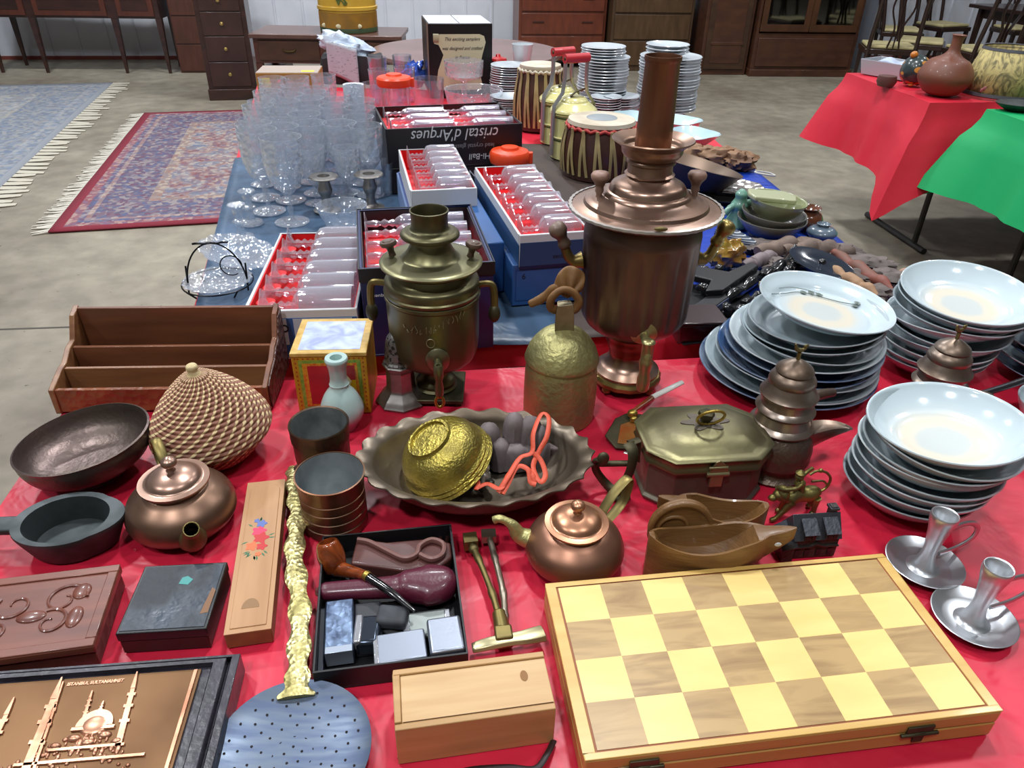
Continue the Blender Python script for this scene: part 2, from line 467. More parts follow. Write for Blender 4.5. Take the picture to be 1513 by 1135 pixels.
# ---- folding chess box
CT = T + .037
c0 = at(804, 863, CT); c1 = at(1303, 817, CT); c3 = at(866, 1123, CT); c2 = at(1485, 1051, CT)
cx = ((c1 - c0) + (c2 - c3)).normalized()
cw, ch_ = ((c1 - c0).length + (c2 - c3).length) / 2, ((c3 - c0).length + (c2 - c1).length) / 2
cc = (c0 + c1 + c2 + c3) / 4
cz = math.atan2(cx.y, cx.x)
chess = thing('chess_box', 'folding wooden chessboard box with pale and brown squares on red cloth', 'chess box', (cc.x, cc.y, T), cz)
PINE = pm('chess_frame_wood', 'd9b469', .38, col2='c9a055', ns=6, st=(.6, 8, 8), coat=.3)
PINES = pm('chess_side_wood', 'b98f4c', .42, col2='a97f40', ns=6, st=(.6, 8, 8), coat=.3)
def chess_mat():
    m = bpy.data.materials.new('chess_squares'); m.use_nodes = True; nt = m.node_tree; b = nt.nodes['Principled BSDF']
    tc = nd(nt, 'ShaderNodeTexCoord')
    ck = nd(nt, 'ShaderNodeTexChecker', i_Scale=1.0)
    mp = nd(nt, 'ShaderNodeMapping'); mp.inputs['Scale'].default_value = (1 / SQ, 1 / SQ, 0); mp.inputs['Location'].default_value = (0.0005, .0005, .5)
    nt.links.new(tc.outputs['Object'], mp.inputs[0]); nt.links.new(mp.outputs[0], ck.inputs[0])
    def wood(ca, cb, sc, stx, lo, hi, ds):
        m2 = nd(nt, 'ShaderNodeMapping'); m2.inputs['Scale'].default_value = stx
        # every square is its own piece of veneer
        fl = nd(nt, 'ShaderNodeVectorMath', operation='FLOOR'); nt.links.new(mp.outputs[0], fl.inputs[0])
        ad = nd(nt, 'ShaderNodeVectorMath', operation='MULTIPLY_ADD'); ad.inputs[1].default_value = (.37, .73, .2)
        nt.links.new(fl.outputs[0], ad.inputs[0]); nt.links.new(tc.outputs['Object'], ad.inputs[2])
        nt.links.new(ad.outputs[0], m2.inputs[0])
        n = nd(nt, 'ShaderNodeTexNoise', i_Scale=sc, i_Detail=5, i_Distortion=ds); nt.links.new(m2.outputs[0], n.inputs['Vector'])
        r = nd(nt, 'ShaderNodeValToRGB'); r.color_ramp.elements[0].position = lo; r.color_ramp.elements[1].position = hi
        r.color_ramp.elements[0].color = hx(ca); r.color_ramp.elements[1].color = hx(cb)
        nt.links.new(n.outputs['Fac'], r.inputs[0]); return r.outputs[0]
    w1 = wood('f0cf82', 'e8c273', 10, (1, 3, 1), .3, .7, .3); w2 = wood('b3935f', '907044', 9, (1.2, 6, 1), .42, .72, 1.2)
    mx = nd(nt, 'ShaderNodeMix', data_type='RGBA')
    nt.links.new(ck.outputs['Fac'], mx.inputs[0]); nt.links.new(w2, mx.inputs[6]); nt.links.new(w1, mx.inputs[7])
    nt.links.new(mx.outputs[2], b.inputs['Base Color']); b.inputs['Roughness'].default_value = .36; b.inputs['Coat Weight'].default_value = .25
    return m
fr = .0125
SQ = (cw - 2 * fr) / 8
gh = SQ * 4
g0, g1 = -ch_ / 2 + (ch_ - gh) / 2, ch_ / 2 - (ch_ - gh) / 2
mb = MB().box(-cw / 2, cw / 2, -ch_ / 2, ch_ / 2, 0.0195, .0355)
mb.build('lid', PINES, chess, bevel=.002)
MB().box(-cw / 2, cw / 2, -ch_ / 2, ch_ / 2, 0.0, .0185).build('base', PINES, chess, bevel=.0015)
b = MB()
for a in [(-cw / 2, cw / 2, -ch_ / 2, g0 - .002), (-cw / 2, cw / 2, g1 + .002, ch_ / 2), (-cw / 2, -cw / 2 + fr - .002, g0 - .002, g1 + .002), (cw / 2 - fr + .002, cw / 2, g0 - .002, g1 + .002)]:
    b.box(*a, .0355, .037)
b.build('frame', PINE, chess, bevel=.0006)
MB().box(-cw / 2 + fr - .002, cw / 2 - fr + .002, g0 - .002, g1 + .002, .0352, .0361).build('inlay_line', pm('inlay', '8a4b22', .5), chess)
q = MB().box(0, cw - 2 * fr, 0, gh, 0, .0007).build('squares', chess_mat(), chess, smooth=0, loc=(-cw / 2 + fr, g0, .0360))
for lx in (-.14, .115):
    l = MB(); l.cbox((lx, -ch_ / 2 - .001, .025), (.026, .002, .008)); l.cbox((lx, -ch_ / 2 - .002, .015), (.010, .002, .013))
    l.tube([(lx - .018, -ch_ / 2 - .002, .019), (lx + .018, -ch_ / 2 - .002, .019)], .002, 8)
    l.build('latch', BRZ, chess, bevel=.0005)

# ---- pine sliding lid box
def local_box(pts_z, corners):  # front-left, front-right, back-left world
    a, b_, c_ = [at(px, py, pts_z) for px, py in corners]
    d = b_ - a; w = d.length; an = math.atan2(d.y, d.x); n = Vector((-math.sin(an), math.cos(an), 0)); dep = (c_ - a).dot(n)
    return a, w, dep, an
a, w, dep, an = local_box(T + .052, [(583, 1078), (822, 1045), (580, 990)])
pb = thing('pine_box', 'pale pine slide-lid box standing in front of the black tray', 'wooden box', (a.x, a.y, T), an)
PN = pm('pine_raw', 'bd9562', .5, col2='ab8452', ns=5, st=(1, 14, 14)); PNL = pm('pine_lid', 'cdaa7a', .5, col2='bf9968', ns=6, st=(1, 12, 12))
b = MB(); hz = .052
for s_ in [(0, w, 0, .006, 0, hz - .002), (0, w, dep - .006, dep, 0, hz), (0, .006, .006, dep - .006, 0, hz), (w - .006, w, .006, dep - .006, 0, hz - .006), (0, w, .001, dep - .001, 0, .004)]: b.box(*s_)
b.build('body', PN, pb, bevel=.0008)
lid = MB().box(.006, w, .006, dep - .006, hz - .007, hz - .002).build('lid', PNL, pb, bevel=.0008)
MB().lathe([(0, 0), (.0035, 0), (.0035, .0004), (0, .0004)], 12, sx=1, sy=1.6).build('thumb_notch', pm('knot', '8a5f2e', .6), lid, loc=(w - .022, dep * .62, hz - .0019))
cbx = b = MB().box(w * .05, w - .001, .0062, .0066, hz - .0065, hz - .0014).build('groove', pm('groove_dark', '5c3c1a', .7), pb, smooth=0)

# ---- black tray with pipes and lighters
a, w, dep, an = local_box(T + .026, [(462, 997), (692, 968), (470, 795)])
tray = thing('black_tray', 'shallow black cardboard tray holding pipes and lighters', 'tray', (a.x, a.y, T), an)
b = MB(); hz = .028
for s_ in [(0, w, 0, .002, 0, hz), (0, w, dep - .002, dep, 0, hz), (0, .002, .002, dep - .002, 0, hz), (w - .002, w, .002, dep - .002, 0, hz), (0, w, 0, dep, 0, .002)]: b.box(*s_)
b.build('tray_body', BLK, tray, smooth=0, bevel=.0005)
TZ = T + .003
def tp(px, py, z): return at(px, py, TZ + z)
# brown open pipe stand (leather-like wood block with curled ring)
q0 = tp(528, 800, .03); q1 = tp(625, 805, .03)
dd = (q1 - q0); L = dd.length; rz = math.atan2(dd.y, dd.x)
MAH = pm('pipe_rest_wood', '5c3530', .42, col2='4a2824', ns=8, st=(1, 8, 8), coat=.2)
rest = thing('pipe_rest', 'dark brown wooden pipe case half with curved recess in the black tray', 'pipe case', (q0.x, q0.y, TZ), rz)
b = MB()
b.prism([(-.004, -.022), (.055, -.028), (.095, -.020), (.108, -.004), (.104, .018), (.08, .024), (.03, .014), (-.006, .018)], 0, .018)
b.build('body', MAH, rest, bevel=.003, bseg=3)
pth = spline([(-.003, .012, .020), (.012, .008, .021), (.034, -.004, .021), (.055, -.014, .021), (.068, -.008, .022), (.070, .006, .022), (.082, .016, .022), (.096, .010, .022), (.097, -.006, .022), (.086, -.014, .022), (.072, -.008, .022)], 5)
MB().tube(pth, .0042, 8, fl=(1.0, .7)).build('rim', pm('pipe_rest_edge', '7d5750', .4), rest)
# bent briar pipe
p0 = tp(490, 818, .03); p1 = tp(540, 850, .028); p2 = tp(575, 873, .030); p3 = tp(612, 903, .026)
pipe = thing('smoking_pipe', 'polished orange-brown briar pipe with black bent stem in the tray', 'pipe', (p0.x, p0.y, TZ), 0)
def rel(p, o=p0): return (p.x - o.x, p.y - o.y, p.z - TZ)
BRI = pm('briar', '93441a', .22, col2='5e2a12', ns=30, st=(1, 3, 1), coat=.6, dist=1.5)
bl = MB(); r0 = Vector(rel(p0))
ax = Vector((-.25, .35, .9)).normalized()
bl.T = Matrix.Translation(r0 - Vector((0, 0, .012))) @ ax.to_track_quat('Z', 'Y').to_matrix().to_4x4()
bl.lathe(sm([(0, -.014), (.010, -.012), (.0145, -.002), (.0150, .010), (.0125, .021), (.0105, .024)], 4) + [(.0085, .024), (.0075, .010), (0, .008)], 28)
bl.T = Matrix()
bl.tube(spline([rel(p0 + Vector((.004, -.004, -.018))), rel(p0.lerp(p1, .55) + Vector((0, 0, -.010))), rel(p1)], 6), [.010, .0095, .009, .0085, .008, .0075, .007, .0068, .0064, .006, .0056, .0054, .0052], 12)
bl.build('bowl', BRI, pipe, smooth=50)
MB().tube([rel(p1), rel(p1.lerp(p2, .14))], .0056, 12).build('band', BRSB, pipe)
st = spline([rel(p1.lerp(p2, .12)), rel(p2), rel(p2.lerp(p3, .6)), rel(p3)], 6)
MB().tube(st, [.0054 - .0034 * i / (len(st) - 1) for i in range(len(st))], 10, fl=(.8, 1)).build('stem', BLKP, pipe)
# burgundy pipe case
p0 = tp(484, 878, .012); p1 = tp(646, 868, .012)
dd = p1 - p0; L = dd.length; rz = math.atan2(dd.y, dd.x)
LEA = pm('burgundy_leather', '53142a', .38, bump=.25, bs=300, bkind='voronoi', bdist=.0006, coat=.15)
case = thing('pipe_case', 'burgundy leather pipe-shaped case with round bulb in the tray', 'pipe case', (p0.x, p0.y, TZ), rz)
b = MB(); rings = []
for i in range(33):
    t = i / 32; x = -.012 + t * (L + .034)
    if t < .55: wd_ = .010 + .006 * t
    else:
        u = (t - .55) / .45; wd_ = .0135 + .013 * math.sin(min(1, u * 1.15) * PI * .5) * (1 if u < .5 else math.sqrt(max(0, 1 - ((u - .5) / .5) ** 2)) * 1)
    if t > .78: wd_ = .0262 * math.sqrt(max(0.0001, 1 - ((t - .78) / .225) ** 2))
    if t < .05: wd_ *= (.35 + .65 * t / .05)
    hh = min(wd_, .017) * (1.0 if t > .6 else .85)
    rings.append([(x, wd_ * math.cos(2 * PI * j / 24) * 1.0, .0165 + hh * .95 * math.sin(2 * PI * j / 24)) for j in range(24)])
b.loft(rings); b.build('case', LEA, case, smooth=60)
MB().tube([(r[0][0], r[0][1] * 1.0 + .0003, .0165) for r in rings[1:-1]], .0007, 6).build('seam', pm('seam', '381020', .5), case)
# two slim cigarette holders standing dark behind
p0 = tp(648, 812, .01)
for k in range(2):
    p = p0 + Vector((.008 * k, .002 * k, 0))
    o = MB().tube([(0, 0, .004), (0, .03, .006)], [.0032, .0025], 10).build('cigarette_holder', pm('holder_brown', '2c1512', .25, coat=.5), None, loc=(p.x, p.y, TZ))
    tag(o, ['left of two slim dark cigarette holders at the tray corner', 'right of two slim dark cigarette holders at the tray corner'][k], 'holder')
# lighters
CHR = pm('chrome', 'cfd3da', .16, 1, bump=.02, bs=20)
CHRB = pm('brushed_chrome', '949ba8', .28, 1, bump=.1, bs=200, bst=(1, 12, 1), bdist=.0005)
def slab(name, label, pa, pb_, pc, z, th, mat, cat='lighter', tilt=0, parts=None, bev=.002):
    A = tp(*pa, z); Bq = tp(*pb_, z); Cq = tp(*pc, z)
    d = Bq - A; w_ = d.length; an_ = math.atan2(d.y, d.x); n_ = Vector((-math.sin(an_), math.cos(an_), 0)); dp = (Cq - A).dot(n_)
    t = thing(name, label, cat, (A.x, A.y, TZ), an_)
    MB().box(0, w_, 0, dp, z - th, z).build('body', mat, t, bevel=bev, bseg=3)
    return t, w_, dp
t, w_, dp = slab('cigarette_case', 'blue-grey embossed metal cigarette case at the left of the tray', (478, 966), (522, 960), (482, 888), .022, .02, pm('emboss_blue', '6d7f99', .3, .9, col2='46526a', ns=60, bump=.8, bs=90, bkind='voronoi'), 'cigarette case')
MB().box(.001, w_ - .001, -.001, .007, .003, .0225).build('end_band', pm('pale_metal', 'b9c4d4', .3, .8), t, bevel=.0005)
MB().box(w_, w_ + .028, dp * .1, dp - .001, .0, .014).build('leather_flap', pm('dark_flap', '22252c', .5), t, bevel=.002)
MB().box(-.007, -.001, -.012, dp, .001, .012).build('spine', pm('spine_dark', '1c2230', .4), t, bevel=.001)
t, w_, dp = slab('lighter', 'small chrome table lighter with a capped top between case and steel lighters', (522, 952), (560, 950), (524, 908), .022, .02, pm('grey_gloss', '3c4450', .18, .9), 'lighter', bev=.005)
MB().box(-.001, .007, .001, dp - .001, .001, .024).build('cap', CHR, t, bevel=.002)
t, w_, dp = slab('matchbox_case', 'dark grey felt-covered block in the middle of the tray', (552, 918), (598, 922), (556, 890), .024, .013, pm('felt_dark', '2c2e33', .7, col2='3c4046', ns=60), 'case', bev=.004)
t, w_, dp = slab('flask_lighter', 'broad frosted steel lighter lying below the burgundy pipe case', (600, 945), (668, 935), (598, 905), .012, .010, pm('frosted', '8c9390', .35, .8), 'lighter', bev=.004)
MB().box(-.002, .005, .003, dp - .004, .001, .0135).build('hinge', CHR, t, bevel=.001)
MB().box(w_ - .005, w_ + .001, .003, dp - .004, .001, .0135).build('hinge', CHR, t, bevel=.001)
t, w_, dp = slab('lighter', 'flat blue-grey steel lighter leaning at the tray front edge', (556, 982), (632, 970), (568, 936), .021, .010, CHRB, 'lighter')
MB().box(-.002, .003, 0, dp, .010, .0215).build('edge_band', CHR, t, bevel=.001)
t, w_, dp = slab('lighter', 'curved bright steel lighter in the front right corner of the tray', (636, 966), (688, 958), (636, 913), .026, .012, CHRB, 'lighter', bev=.003)
MB().box(0, w_, -.001, .004, .013, .019).build('base_band', CHR, t, bevel=.001)

# ---- wooden pencil box with painted flowers
a, w, dep, an = local_box(T + .022, [(330, 938), (402, 932), (366, 713)])
pc = thing('pencil_box', 'long pale wooden pencil box with painted pink flowers', 'pencil box', (a.x, a.y, T), an)
sk = (at(366, 713, T + .022) - a); sk = sk.dot(Vector((math.cos(an), math.sin(an), 0)))
WPB = pm('pencil_wood', 'b98d63', .5, col2='a87c52', ns=4, st=(12, 1, 1)); WPS = pm('pencil_wood_side', '8d6038', .5, col2='7b5230', ns=4, st=(12, 1, 12))
sh = Matrix(((1, sk / dep, 0, 0), (0, 1, 0, 0), (0, 0, 1, 0), (0, 0, 0, 1)))
# the box really runs at a slant to its short ends: straight box turned by the measured direction
pc.rotation_euler = (0, 0, an - math.atan2(sk, dep)); Lp = math.hypot(sk, dep); Wp = w * math.cos(math.atan2(sk, dep)) * .97
b = MB().box(0, Wp, 0, Lp, 0, .021); b.build('body', WPS, pc, bevel=.0015)
lp = [(.005, .006), (Wp - .005, .006), (Wp - .005, Lp - .02)] + [(Wp / 2 + (Wp / 2 - .005) * math.cos(k * PI / 10), Lp - .02 + .014 * math.sin(k * PI / 10)) for k in range(1, 10)] + [(.005, Lp - .02)]
pl = MB().prism(lp, .0205, .0222).build('sliding_lid', WPB, pc, bevel=.0005)
MB().box(0, Wp, 0.0, Lp, .0200, .0212).build('rim', WPB, pc)
nm = MB().prism([(Wp / 2 - .009, .030)] + [(Wp / 2 - .009 * math.cos(k * PI / 10), .030 + .013 * math.sin(k * PI / 10)) for k in range(0, 11)] + [(Wp / 2 + .009, .030)], .0222, .0224).build('thumb_notch', pm('notch', '8d6a44', .6), pl)
FLW = {'p': pm('paint_pink', 'd8365e', .5), 'r': pm('paint_red', 'c0282a', .5), 'b': pm('paint_blue', '5a6fae', .5), 'g': pm('paint_green', '3c6a48', .5), 'o': pm('paint_orange', 'dc6a3a', .5)}
fx, fy = Wp * .48, Lp * .56
for i, (dx, dy, r, k) in enumerate([(0, .012, .0075, 'p'), (.003, .000, .008, 'r'), (-.006, -.012, .0065, 'o'), (.005, -.014, .0055, 'r'), (.002, .024, .0055, 'b'), (-.004, .03, .003, 'b'), (.002, -.026, .003, 'o')]):
    f = MB()
    f.prism([(fx + dx + r * (1 + .22 * math.cos(5 * t)) * math.cos(t), fy + dy + r * (1 + .22 * math.cos(5 * t)) * math.sin(t)) for t in [2 * PI * j / 30 for j in range(30)]], .0222, .02235 + i * .00004)
    f.build('painted_flower', FLW[k], pl, smooth=0)
f = MB()
random.seed(3)
for k in range(16):
    a_ = random.uniform(0, 2 * PI); x = fx + .011 * math.cos(a_); y = fy + .028 * math.sin(a_); t = a_ + random.uniform(-.5, .5)
    f.prism([(x, y), (x + .004 * math.cos(t) - .0012 * math.sin(t), y + .004 * math.sin(t) + .0012 * math.cos(t)), (x + .008 * math.cos(t), y + .008 * math.sin(t)), (x + .004 * math.cos(t) + .0012 * math.sin(t), y + .004 * math.sin(t) - .0012 * math.cos(t))], .0222, .0223)
f.build('painted_leaves', FLW['g'], pl, smooth=0)

# ---- blue-black lacquer box
a, w, dep, an = local_box(T + .030, [(172, 936), (303, 930), (207, 838)])
an += .02
lq = thing('lacquer_box', 'square dark box with worn blue lid between carved box and pencil box', 'box', (a.x, a.y, T), an)
sk = (at(207, 838, T + .03) - a).dot(Vector((math.cos(an), math.sin(an), 0)))
BLU = pm('worn_blue_lid', '34404e', .3, col2='1a2028', ns=16, lo=.4, hi=.6, coat=.3, bump=.9, bs=55, r2=.5)
MB().box(0, w, 0, dep, 0, .018).build('base', pm('box_base_brown', '2a1513', .4), lq, bevel=.001)
l = MB().box(-.001, w + .001, -.001, dep + .001, .0185, .030).build('lid', pm('box_lid_side', '14171a', .35), lq, bevel=.001)
MB().box(.002, w - .002, .002, dep - .002, .030, .0306).build('lid_panel', BLU, l)
MB().prism([(w * .5, dep * .68), (w * .62, dep * .66), (w * .66, dep * .74), (w * .58, dep * .80), (w * .52, dep * .78)], .0306, .0309).build('green_patch', pm('verdigris', '3e8f8a', .5), l)
MB().prism([(w * .88, dep * .2), (w * .97, dep * .22), (w * .98, dep * .55), (w * .93, dep * .6)], .0306, .0308).build('worn_patch', pm('worn_tan', '7a5230', .5), l)

# ---- carved wooden box at the left edge
a = at(-78, 985, T + .03); bq = at(138, 955, T + .03); c_ = at(178, 835, T + .03)
dd = bq - a; w = dd.length; an = math.atan2(dd.y, dd.x); n = Vector((-math.sin(an), math.cos(an), 0)); dep = (c_ - bq).dot(n)
CW = pm('carved_rosewood', '7c4634', .36, col2='63352a', ns=6, st=(1, 9, 9), coat=.35, bump=.1, bs=40)
CWD = pm('carved_rosewood_side', '4e2a22', .42, bump=.7, bs=70, bkind='voronoi', bdist=.002)
cb = thing('carved_box', 'reddish carved wooden box with swirling leaf relief at left edge', 'carved box', (a.x, a.y, T), an)
MB().box(.002, w - .002, .002, dep - .002, 0, .02).build('body', CWD, cb, bevel=.001)
l = MB().box(0, w, 0, dep, .0205, .030).build('lid', CW, cb, bevel=.0015)
b = MB()
for s_ in [(0, w, 0, .010), (0, w, dep - .010, dep), (w - .010, w, .0101, dep - .0101)]: b.box(*s_, .030, .0318)
b.build('raised_border', CW, l, bevel=.001)
b = MB()
def curl(cx_, cy_, r, a0, turns, k=.002):
    pts = []
    for i in range(26):
        t = i / 25; rr = r * (1 - .78 * t); aa = a0 + turns * 2 * PI * t
        pts.append((cx_ + rr * math.cos(aa), cy_ + rr * math.sin(aa), .0305))
    b.tube(pts, [k * (1 - .5 * i / 25) for i in range(26)], 6)
for (x, y, r, a0, tn) in [(w - .045, dep * .62, .022, 0, 1.2), (w - .05, dep * .35, .018, 2, -1.1), (w - .09, dep * .62, .02, 2.6, 1.1), (w - .10, dep * .3, .016, 4, -1.2), (w - .135, dep * .6, .02, 1, 1.1), (w - .14, dep * .3, .016, 5, 1.2), (w - .18, dep * .55, .02, 1, 1.1)]:
    curl(x, y, r, a0, tn)
for k in range(6): b.tube([(w - .155 + k * .008, dep * .25, .030), (w - .150 + k * .008, dep * .55, .0305)], .0022, 6)
b.ball((w - .03, dep * .7, .030), (.009, .011, .003)); b.ball((w - .028, dep * .38, .030), (.008, .014, .003)); b.ball((w - .07, dep * .45, .030), (.014, .008, .003))
b.build('leaf_relief', CW, l)

# ---- framed copper relief
FZ = T + .028
e1 = at(355, 965, FZ); e0 = at(-60, 995, FZ)
dd = e1 - e0; an = math.atan2(dd.y, dd.x)
fm = thing('copper_relief_picture', 'framed copper relief picture of a domed mosque with minarets', 'picture', (e1.x, e1.y, T), an)
# local: x<=0 leftwards, y<=0 toward viewer
FRM = pm('frame_dark', '38343f', .34, col2='222028', ns=30, bump=.3, bs=120, coat=.2)
FW_, FH_ = .40, .30
def frame_ring(o, i, z0, z1):
    b.prism([(-FW_ + o, -FH_ + o), (-o, -FH_ + o), (-o, -FH_ + i), (-FW_ + o, -FH_ + i)], z0, z1)
    b.prism([(-FW_ + o, -o), (-FW_ + o, -i), (-o, -i), (-o, -o)], z0, z1)
    b.prism([(-i, -FH_ + i), (-o, -FH_ + i), (-o, -i), (-i, -i)], z0, z1)
    b.prism([(-FW_ + o, -FH_ + i), (-FW_ + i, -FH_ + i), (-FW_ + i, -i), (-FW_ + o, -i)], z0, z1)
def frame_ring(o, i, z0, z1):
    k = .36      # the mouldings above and below the picture are narrower
    b.prism([(-FW_ + o, -FH_ + o * k), (-o, -FH_ + o * k), (-i, -FH_ + i * k), (-FW_ + i, -FH_ + i * k)], z0, z1)
    b.prism([(-FW_ + o, -o * k), (-FW_ + i, -i * k), (-i, -i * k), (-o, -o * k)], z0, z1)
    b.prism([(-i, -FH_ + i * k), (-o, -FH_ + o * k), (-o, -o * k), (-i, -i * k)], z0, z1)
    b.prism([(-FW_ + o, -FH_ + o * k), (-FW_ + i, -FH_ + i * k), (-FW_ + i, -i * k), (-FW_ + o, -o * k)], z0, z1)
b = MB(); frame_ring(0, .008, .0, .027); frame_ring(.008, .012, 0, .020); frame_ring(.012, .024, 0, .028); frame_ring(.024, .036, 0, .022)
b.build('frame', FRM, fm, bevel=.0025, bseg=3)
CPR = pm('relief_copper', '705339', .38, 1, col2='604530', ns=8, r2=.5, bump=.08, bs=30)
pi_ = .037
pn = MB().box(-FW_ + pi_ - .003, -pi_ + .003, -FH_ + .012, -.012, .010, .024).build('copper_plate', CPR, fm)
CPB = pm('relief_copper_raised', 'd3a184', .28, 1, col2='aa745a', ns=30, r2=.38)
b = MB(); PZ = .0238
b.box(-pi_ - .003, -pi_, -FH_ + .022, -.013, PZ, .0255)
def minaret(x, yb, yt, wd_, dx=0.0):
    h = yt - yb; X = lambda f: x + dx * f
    for (f0, f1, ww) in [(0, .30, 1.0), (.30, .34, 1.7), (.34, .50, .9), (.50, .54, 1.6), (.54, .66, .8), (.66, .70, 1.4), (.70, .76, .7)]:
        b.prism([(X(f0) - wd_ * ww, yb + h * f0), (X(f0) + wd_ * ww, yb + h * f0), (X(f1) + wd_ * ww, yb + h * f1), (X(f1) - wd_ * ww, yb + h * f1)], PZ, .0258)
    b.prism([(X(.76) - wd_ * .8, yb + h * .76), (X(.76) + wd_ * .8, yb + h * .76), (X(1) + .0006, yt), (X(1) - .0006, yt)], PZ, .0262)
minaret(-.153, -.105, -.011, .0036, -.006); minaret(-.146, -.105, -.016, .0012, -.010); minaret(-.085, -.085, -.011, .0026, -.007); minaret(-.190, -.10, -.029, .0026, -.003)
minaret(-.123, -.060, -.028, .0014, -.003); minaret(-.112, -.056, -.040, .0012)
def dome(x, y, r, k=1.0): b.ball((x, y, PZ), (r, r * k, .0035), 20, 10)
b.prism([(-.112 + .0155 * math.cos(t), -.064 + .0155 * math.sin(t)) for t in [PI * j / 16 for j in range(17)]], PZ, .0262)
dome(-.112, -.0625, .013, .8); dome(-.100, -.073, .006, .6); dome(-.125, -.074, .006, .6); dome(-.138, -.080, .005, .6); dome(-.088, -.080, .005, .6); dome(-.112, -.079, .006, .6)
b.box(-.130, -.094, -.0675, -.0645, PZ, .0262); b.box(-.142, -.080, -.0850, -.0825, PZ, .0258); b.box(-.165, -.060, -.0960, -.0935, PZ, .0258)
random.seed(11)
for k in range(420):
    y = random.uniform(-.24, -.070); half = min(.14, .018 + 1.7 * max(0, -.070 - y)); x = -.112 + random.uniform(-half, half * .62)
    if x > -.045 or x < -.36: continue
    s_ = random.uniform(.0009, .0026)
    b.ball((x, y, PZ), (s_ * 1.1, s_ * (1 + 1.2 * (k % 3 == 0)), .0014 + s_ * .3), 6, 5)
b.build('mosque_relief', CPB, pn, smooth=50)
text('ISTANBUL SULTANAHMET', .0046, CPB, pn, (-.127, -.0185, .0240), (0, 0, 0), ext=.0006, sx=.92, off=.0002)

# ---- skimmer with brass handle
sc0 = at(431, 1110, T + .012); 
sk_ = thing('skimmer', 'large perforated steel skimmer with twisted brass handle', 'skimmer', (sc0.x, sc0.y, T), 0)
SRR = .069
STL = pm('worn_steel', '66717f', .40, .8, col2='56627a', ns=22, st=(1, 7, 1), r2=.5)
HOL = pm('hole_dark', '1a1214', .9)
disc_prof = [(0, .004), (.02, .0045), (.045, .007), (.062, .011), (SRR, .0145), (SRR, .0157), (.062, .0125), (.045, .0085), (.02, .006), (0, .0055)]
sd = MB().lathe(disc_prof, 64).build('disc', STL, sk_, smooth=60)
b = MB(); random.seed(5)
for rr, n_ in [(.008, 5), (.018, 9), (.028, 13), (.038, 17), (.048, 21), (.058, 24)]:
    for k in range(n_):
        t = 2 * PI * k / n_ + rr * 60 + random.uniform(-.05, .05); x, y = rr * math.cos(t), rr * math.sin(t)
        z = .0056 + (.003 * max(0, (rr - .02) / .025) if rr < .045 else .003 + .004 * (rr - .045) / .017)
        b.lathe([(0, 0), (.0012, 0), (.0012, .00035), (0, .00035)], 8, c=(x, y, z))
b.build('perforations', HOL, sd, smooth=0)
hp = [at(437, 1030, T + .014), at(440, 985, T + .016), at(443, 900, T + .014), at(435, 820, T + .016), at(440, 760, T + .016), at(434, 715, T + .012), at(432, 690, T + .008)]
hpts = spline([(p.x - sc0.x, p.y - sc0.y, p.z - T) for p in hp], 14)
b = MB(); rings = []; n_ = len(hpts)
for i, p in enumerate(hpts):
    t = i / (n_ - 1)
    tan = (hpts[min(i + 1, n_ - 1)] - hpts[max(i - 1, 0)]).normalized(); sd_ = Vector((tan.y, -tan.x, 0)).normalized()
    wv = (.0105 if t < .82 else .0105 * (1 - .35 * (t - .82) / .18)) * (1 + .20 * math.sin(t * 62)) + (.006 * max(0, 1 - t / .12))
    rings.append([tuple(p - sd_ * wv), tuple(p - sd_ * wv * .5 + Vector((0, 0, .0022))), tuple(p + sd_ * wv * .5 + Vector((0, 0, .0022))), tuple(p + sd_ * wv), tuple(p + sd_ * wv - Vector((0, 0, .002))), tuple(p - sd_ * wv - Vector((0, 0, .002)))])
b.loft(rings); b.build('handle', pm('hammered_brass', 'cfc48c', .24, 1, col2='9c925c', ns=40, r2=.4, bump=.7, bs=190, bkind='voronoi', bdist=.0015), sk_, smooth=60)

# ---- nutcracker
o = at(742, 940, T)
nc = thing('nutcracker', 'old brass nutcracker with two turned arms lying by the chessboard', 'nutcracker', (o.x, o.y, T), 0)
def R_(px, py, z): 
    p = at(px, py, T + z); return (p.x - o.x, p.y - o.y, z)
arm = spline([R_(741, 925, .012), R_(728, 880, .013), R_(712, 838, .013), R_(697, 805, .012)], 8)
b = MB().tube(arm, [.0045 if i in (3, 8, 9, 18, 19) else .0042 - .0008 * math.sin(i / 24 * PI) for i in range(len(arm))], 10)
b.cbox(R_(695, 800, .012), (.016, .016, .014), (0, 0, .2)); b.ball(R_(700, 812, .012), .006)
b.build('arm', BRS, nc, smooth=50)
arm = spline([R_(747, 925, .012), R_(744, 880, .013), R_(734, 835, .013), R_(724, 798, .012)], 8)
b = MB().tube(arm, [.0046 if i in (3, 8, 9, 18) else .0038 for i in range(len(arm))], 10)
b.cbox(R_(722, 792, .012), (.017, .014, .010), (0, 0, .1)); b.build('arm', pm('brass_worn_silver', '9a8f80', .25, 1), nc, smooth=50)
b = MB(); b.tube([R_(737, 905, .012), R_(744, 940, .012)], [.0075, .009], 14); b.cbox(R_(744, 941, .012), (.018, .017, .018), (0, 0, .15)); b.build('hinge', BRS, nc, bevel=.002)
b = MB(); pts = spline([R_(698, 958, .010), R_(720, 952, .013), R_(748, 946, .014), R_(775, 942, .014), R_(802, 936, .012)], 4)
b.tube(pts, [.006, .0065, .007, .0075, .0078, .008, .008, .008, .008, .008, .008, .0085, .009, .0095, .010, .0102, .0102][:len(pts)], 8, fl=(.6, 1)); b.build('hammer_head', pm('brass_pale', 'a8a07c', .3, 1), nc, smooth=40, bevel=.0005)

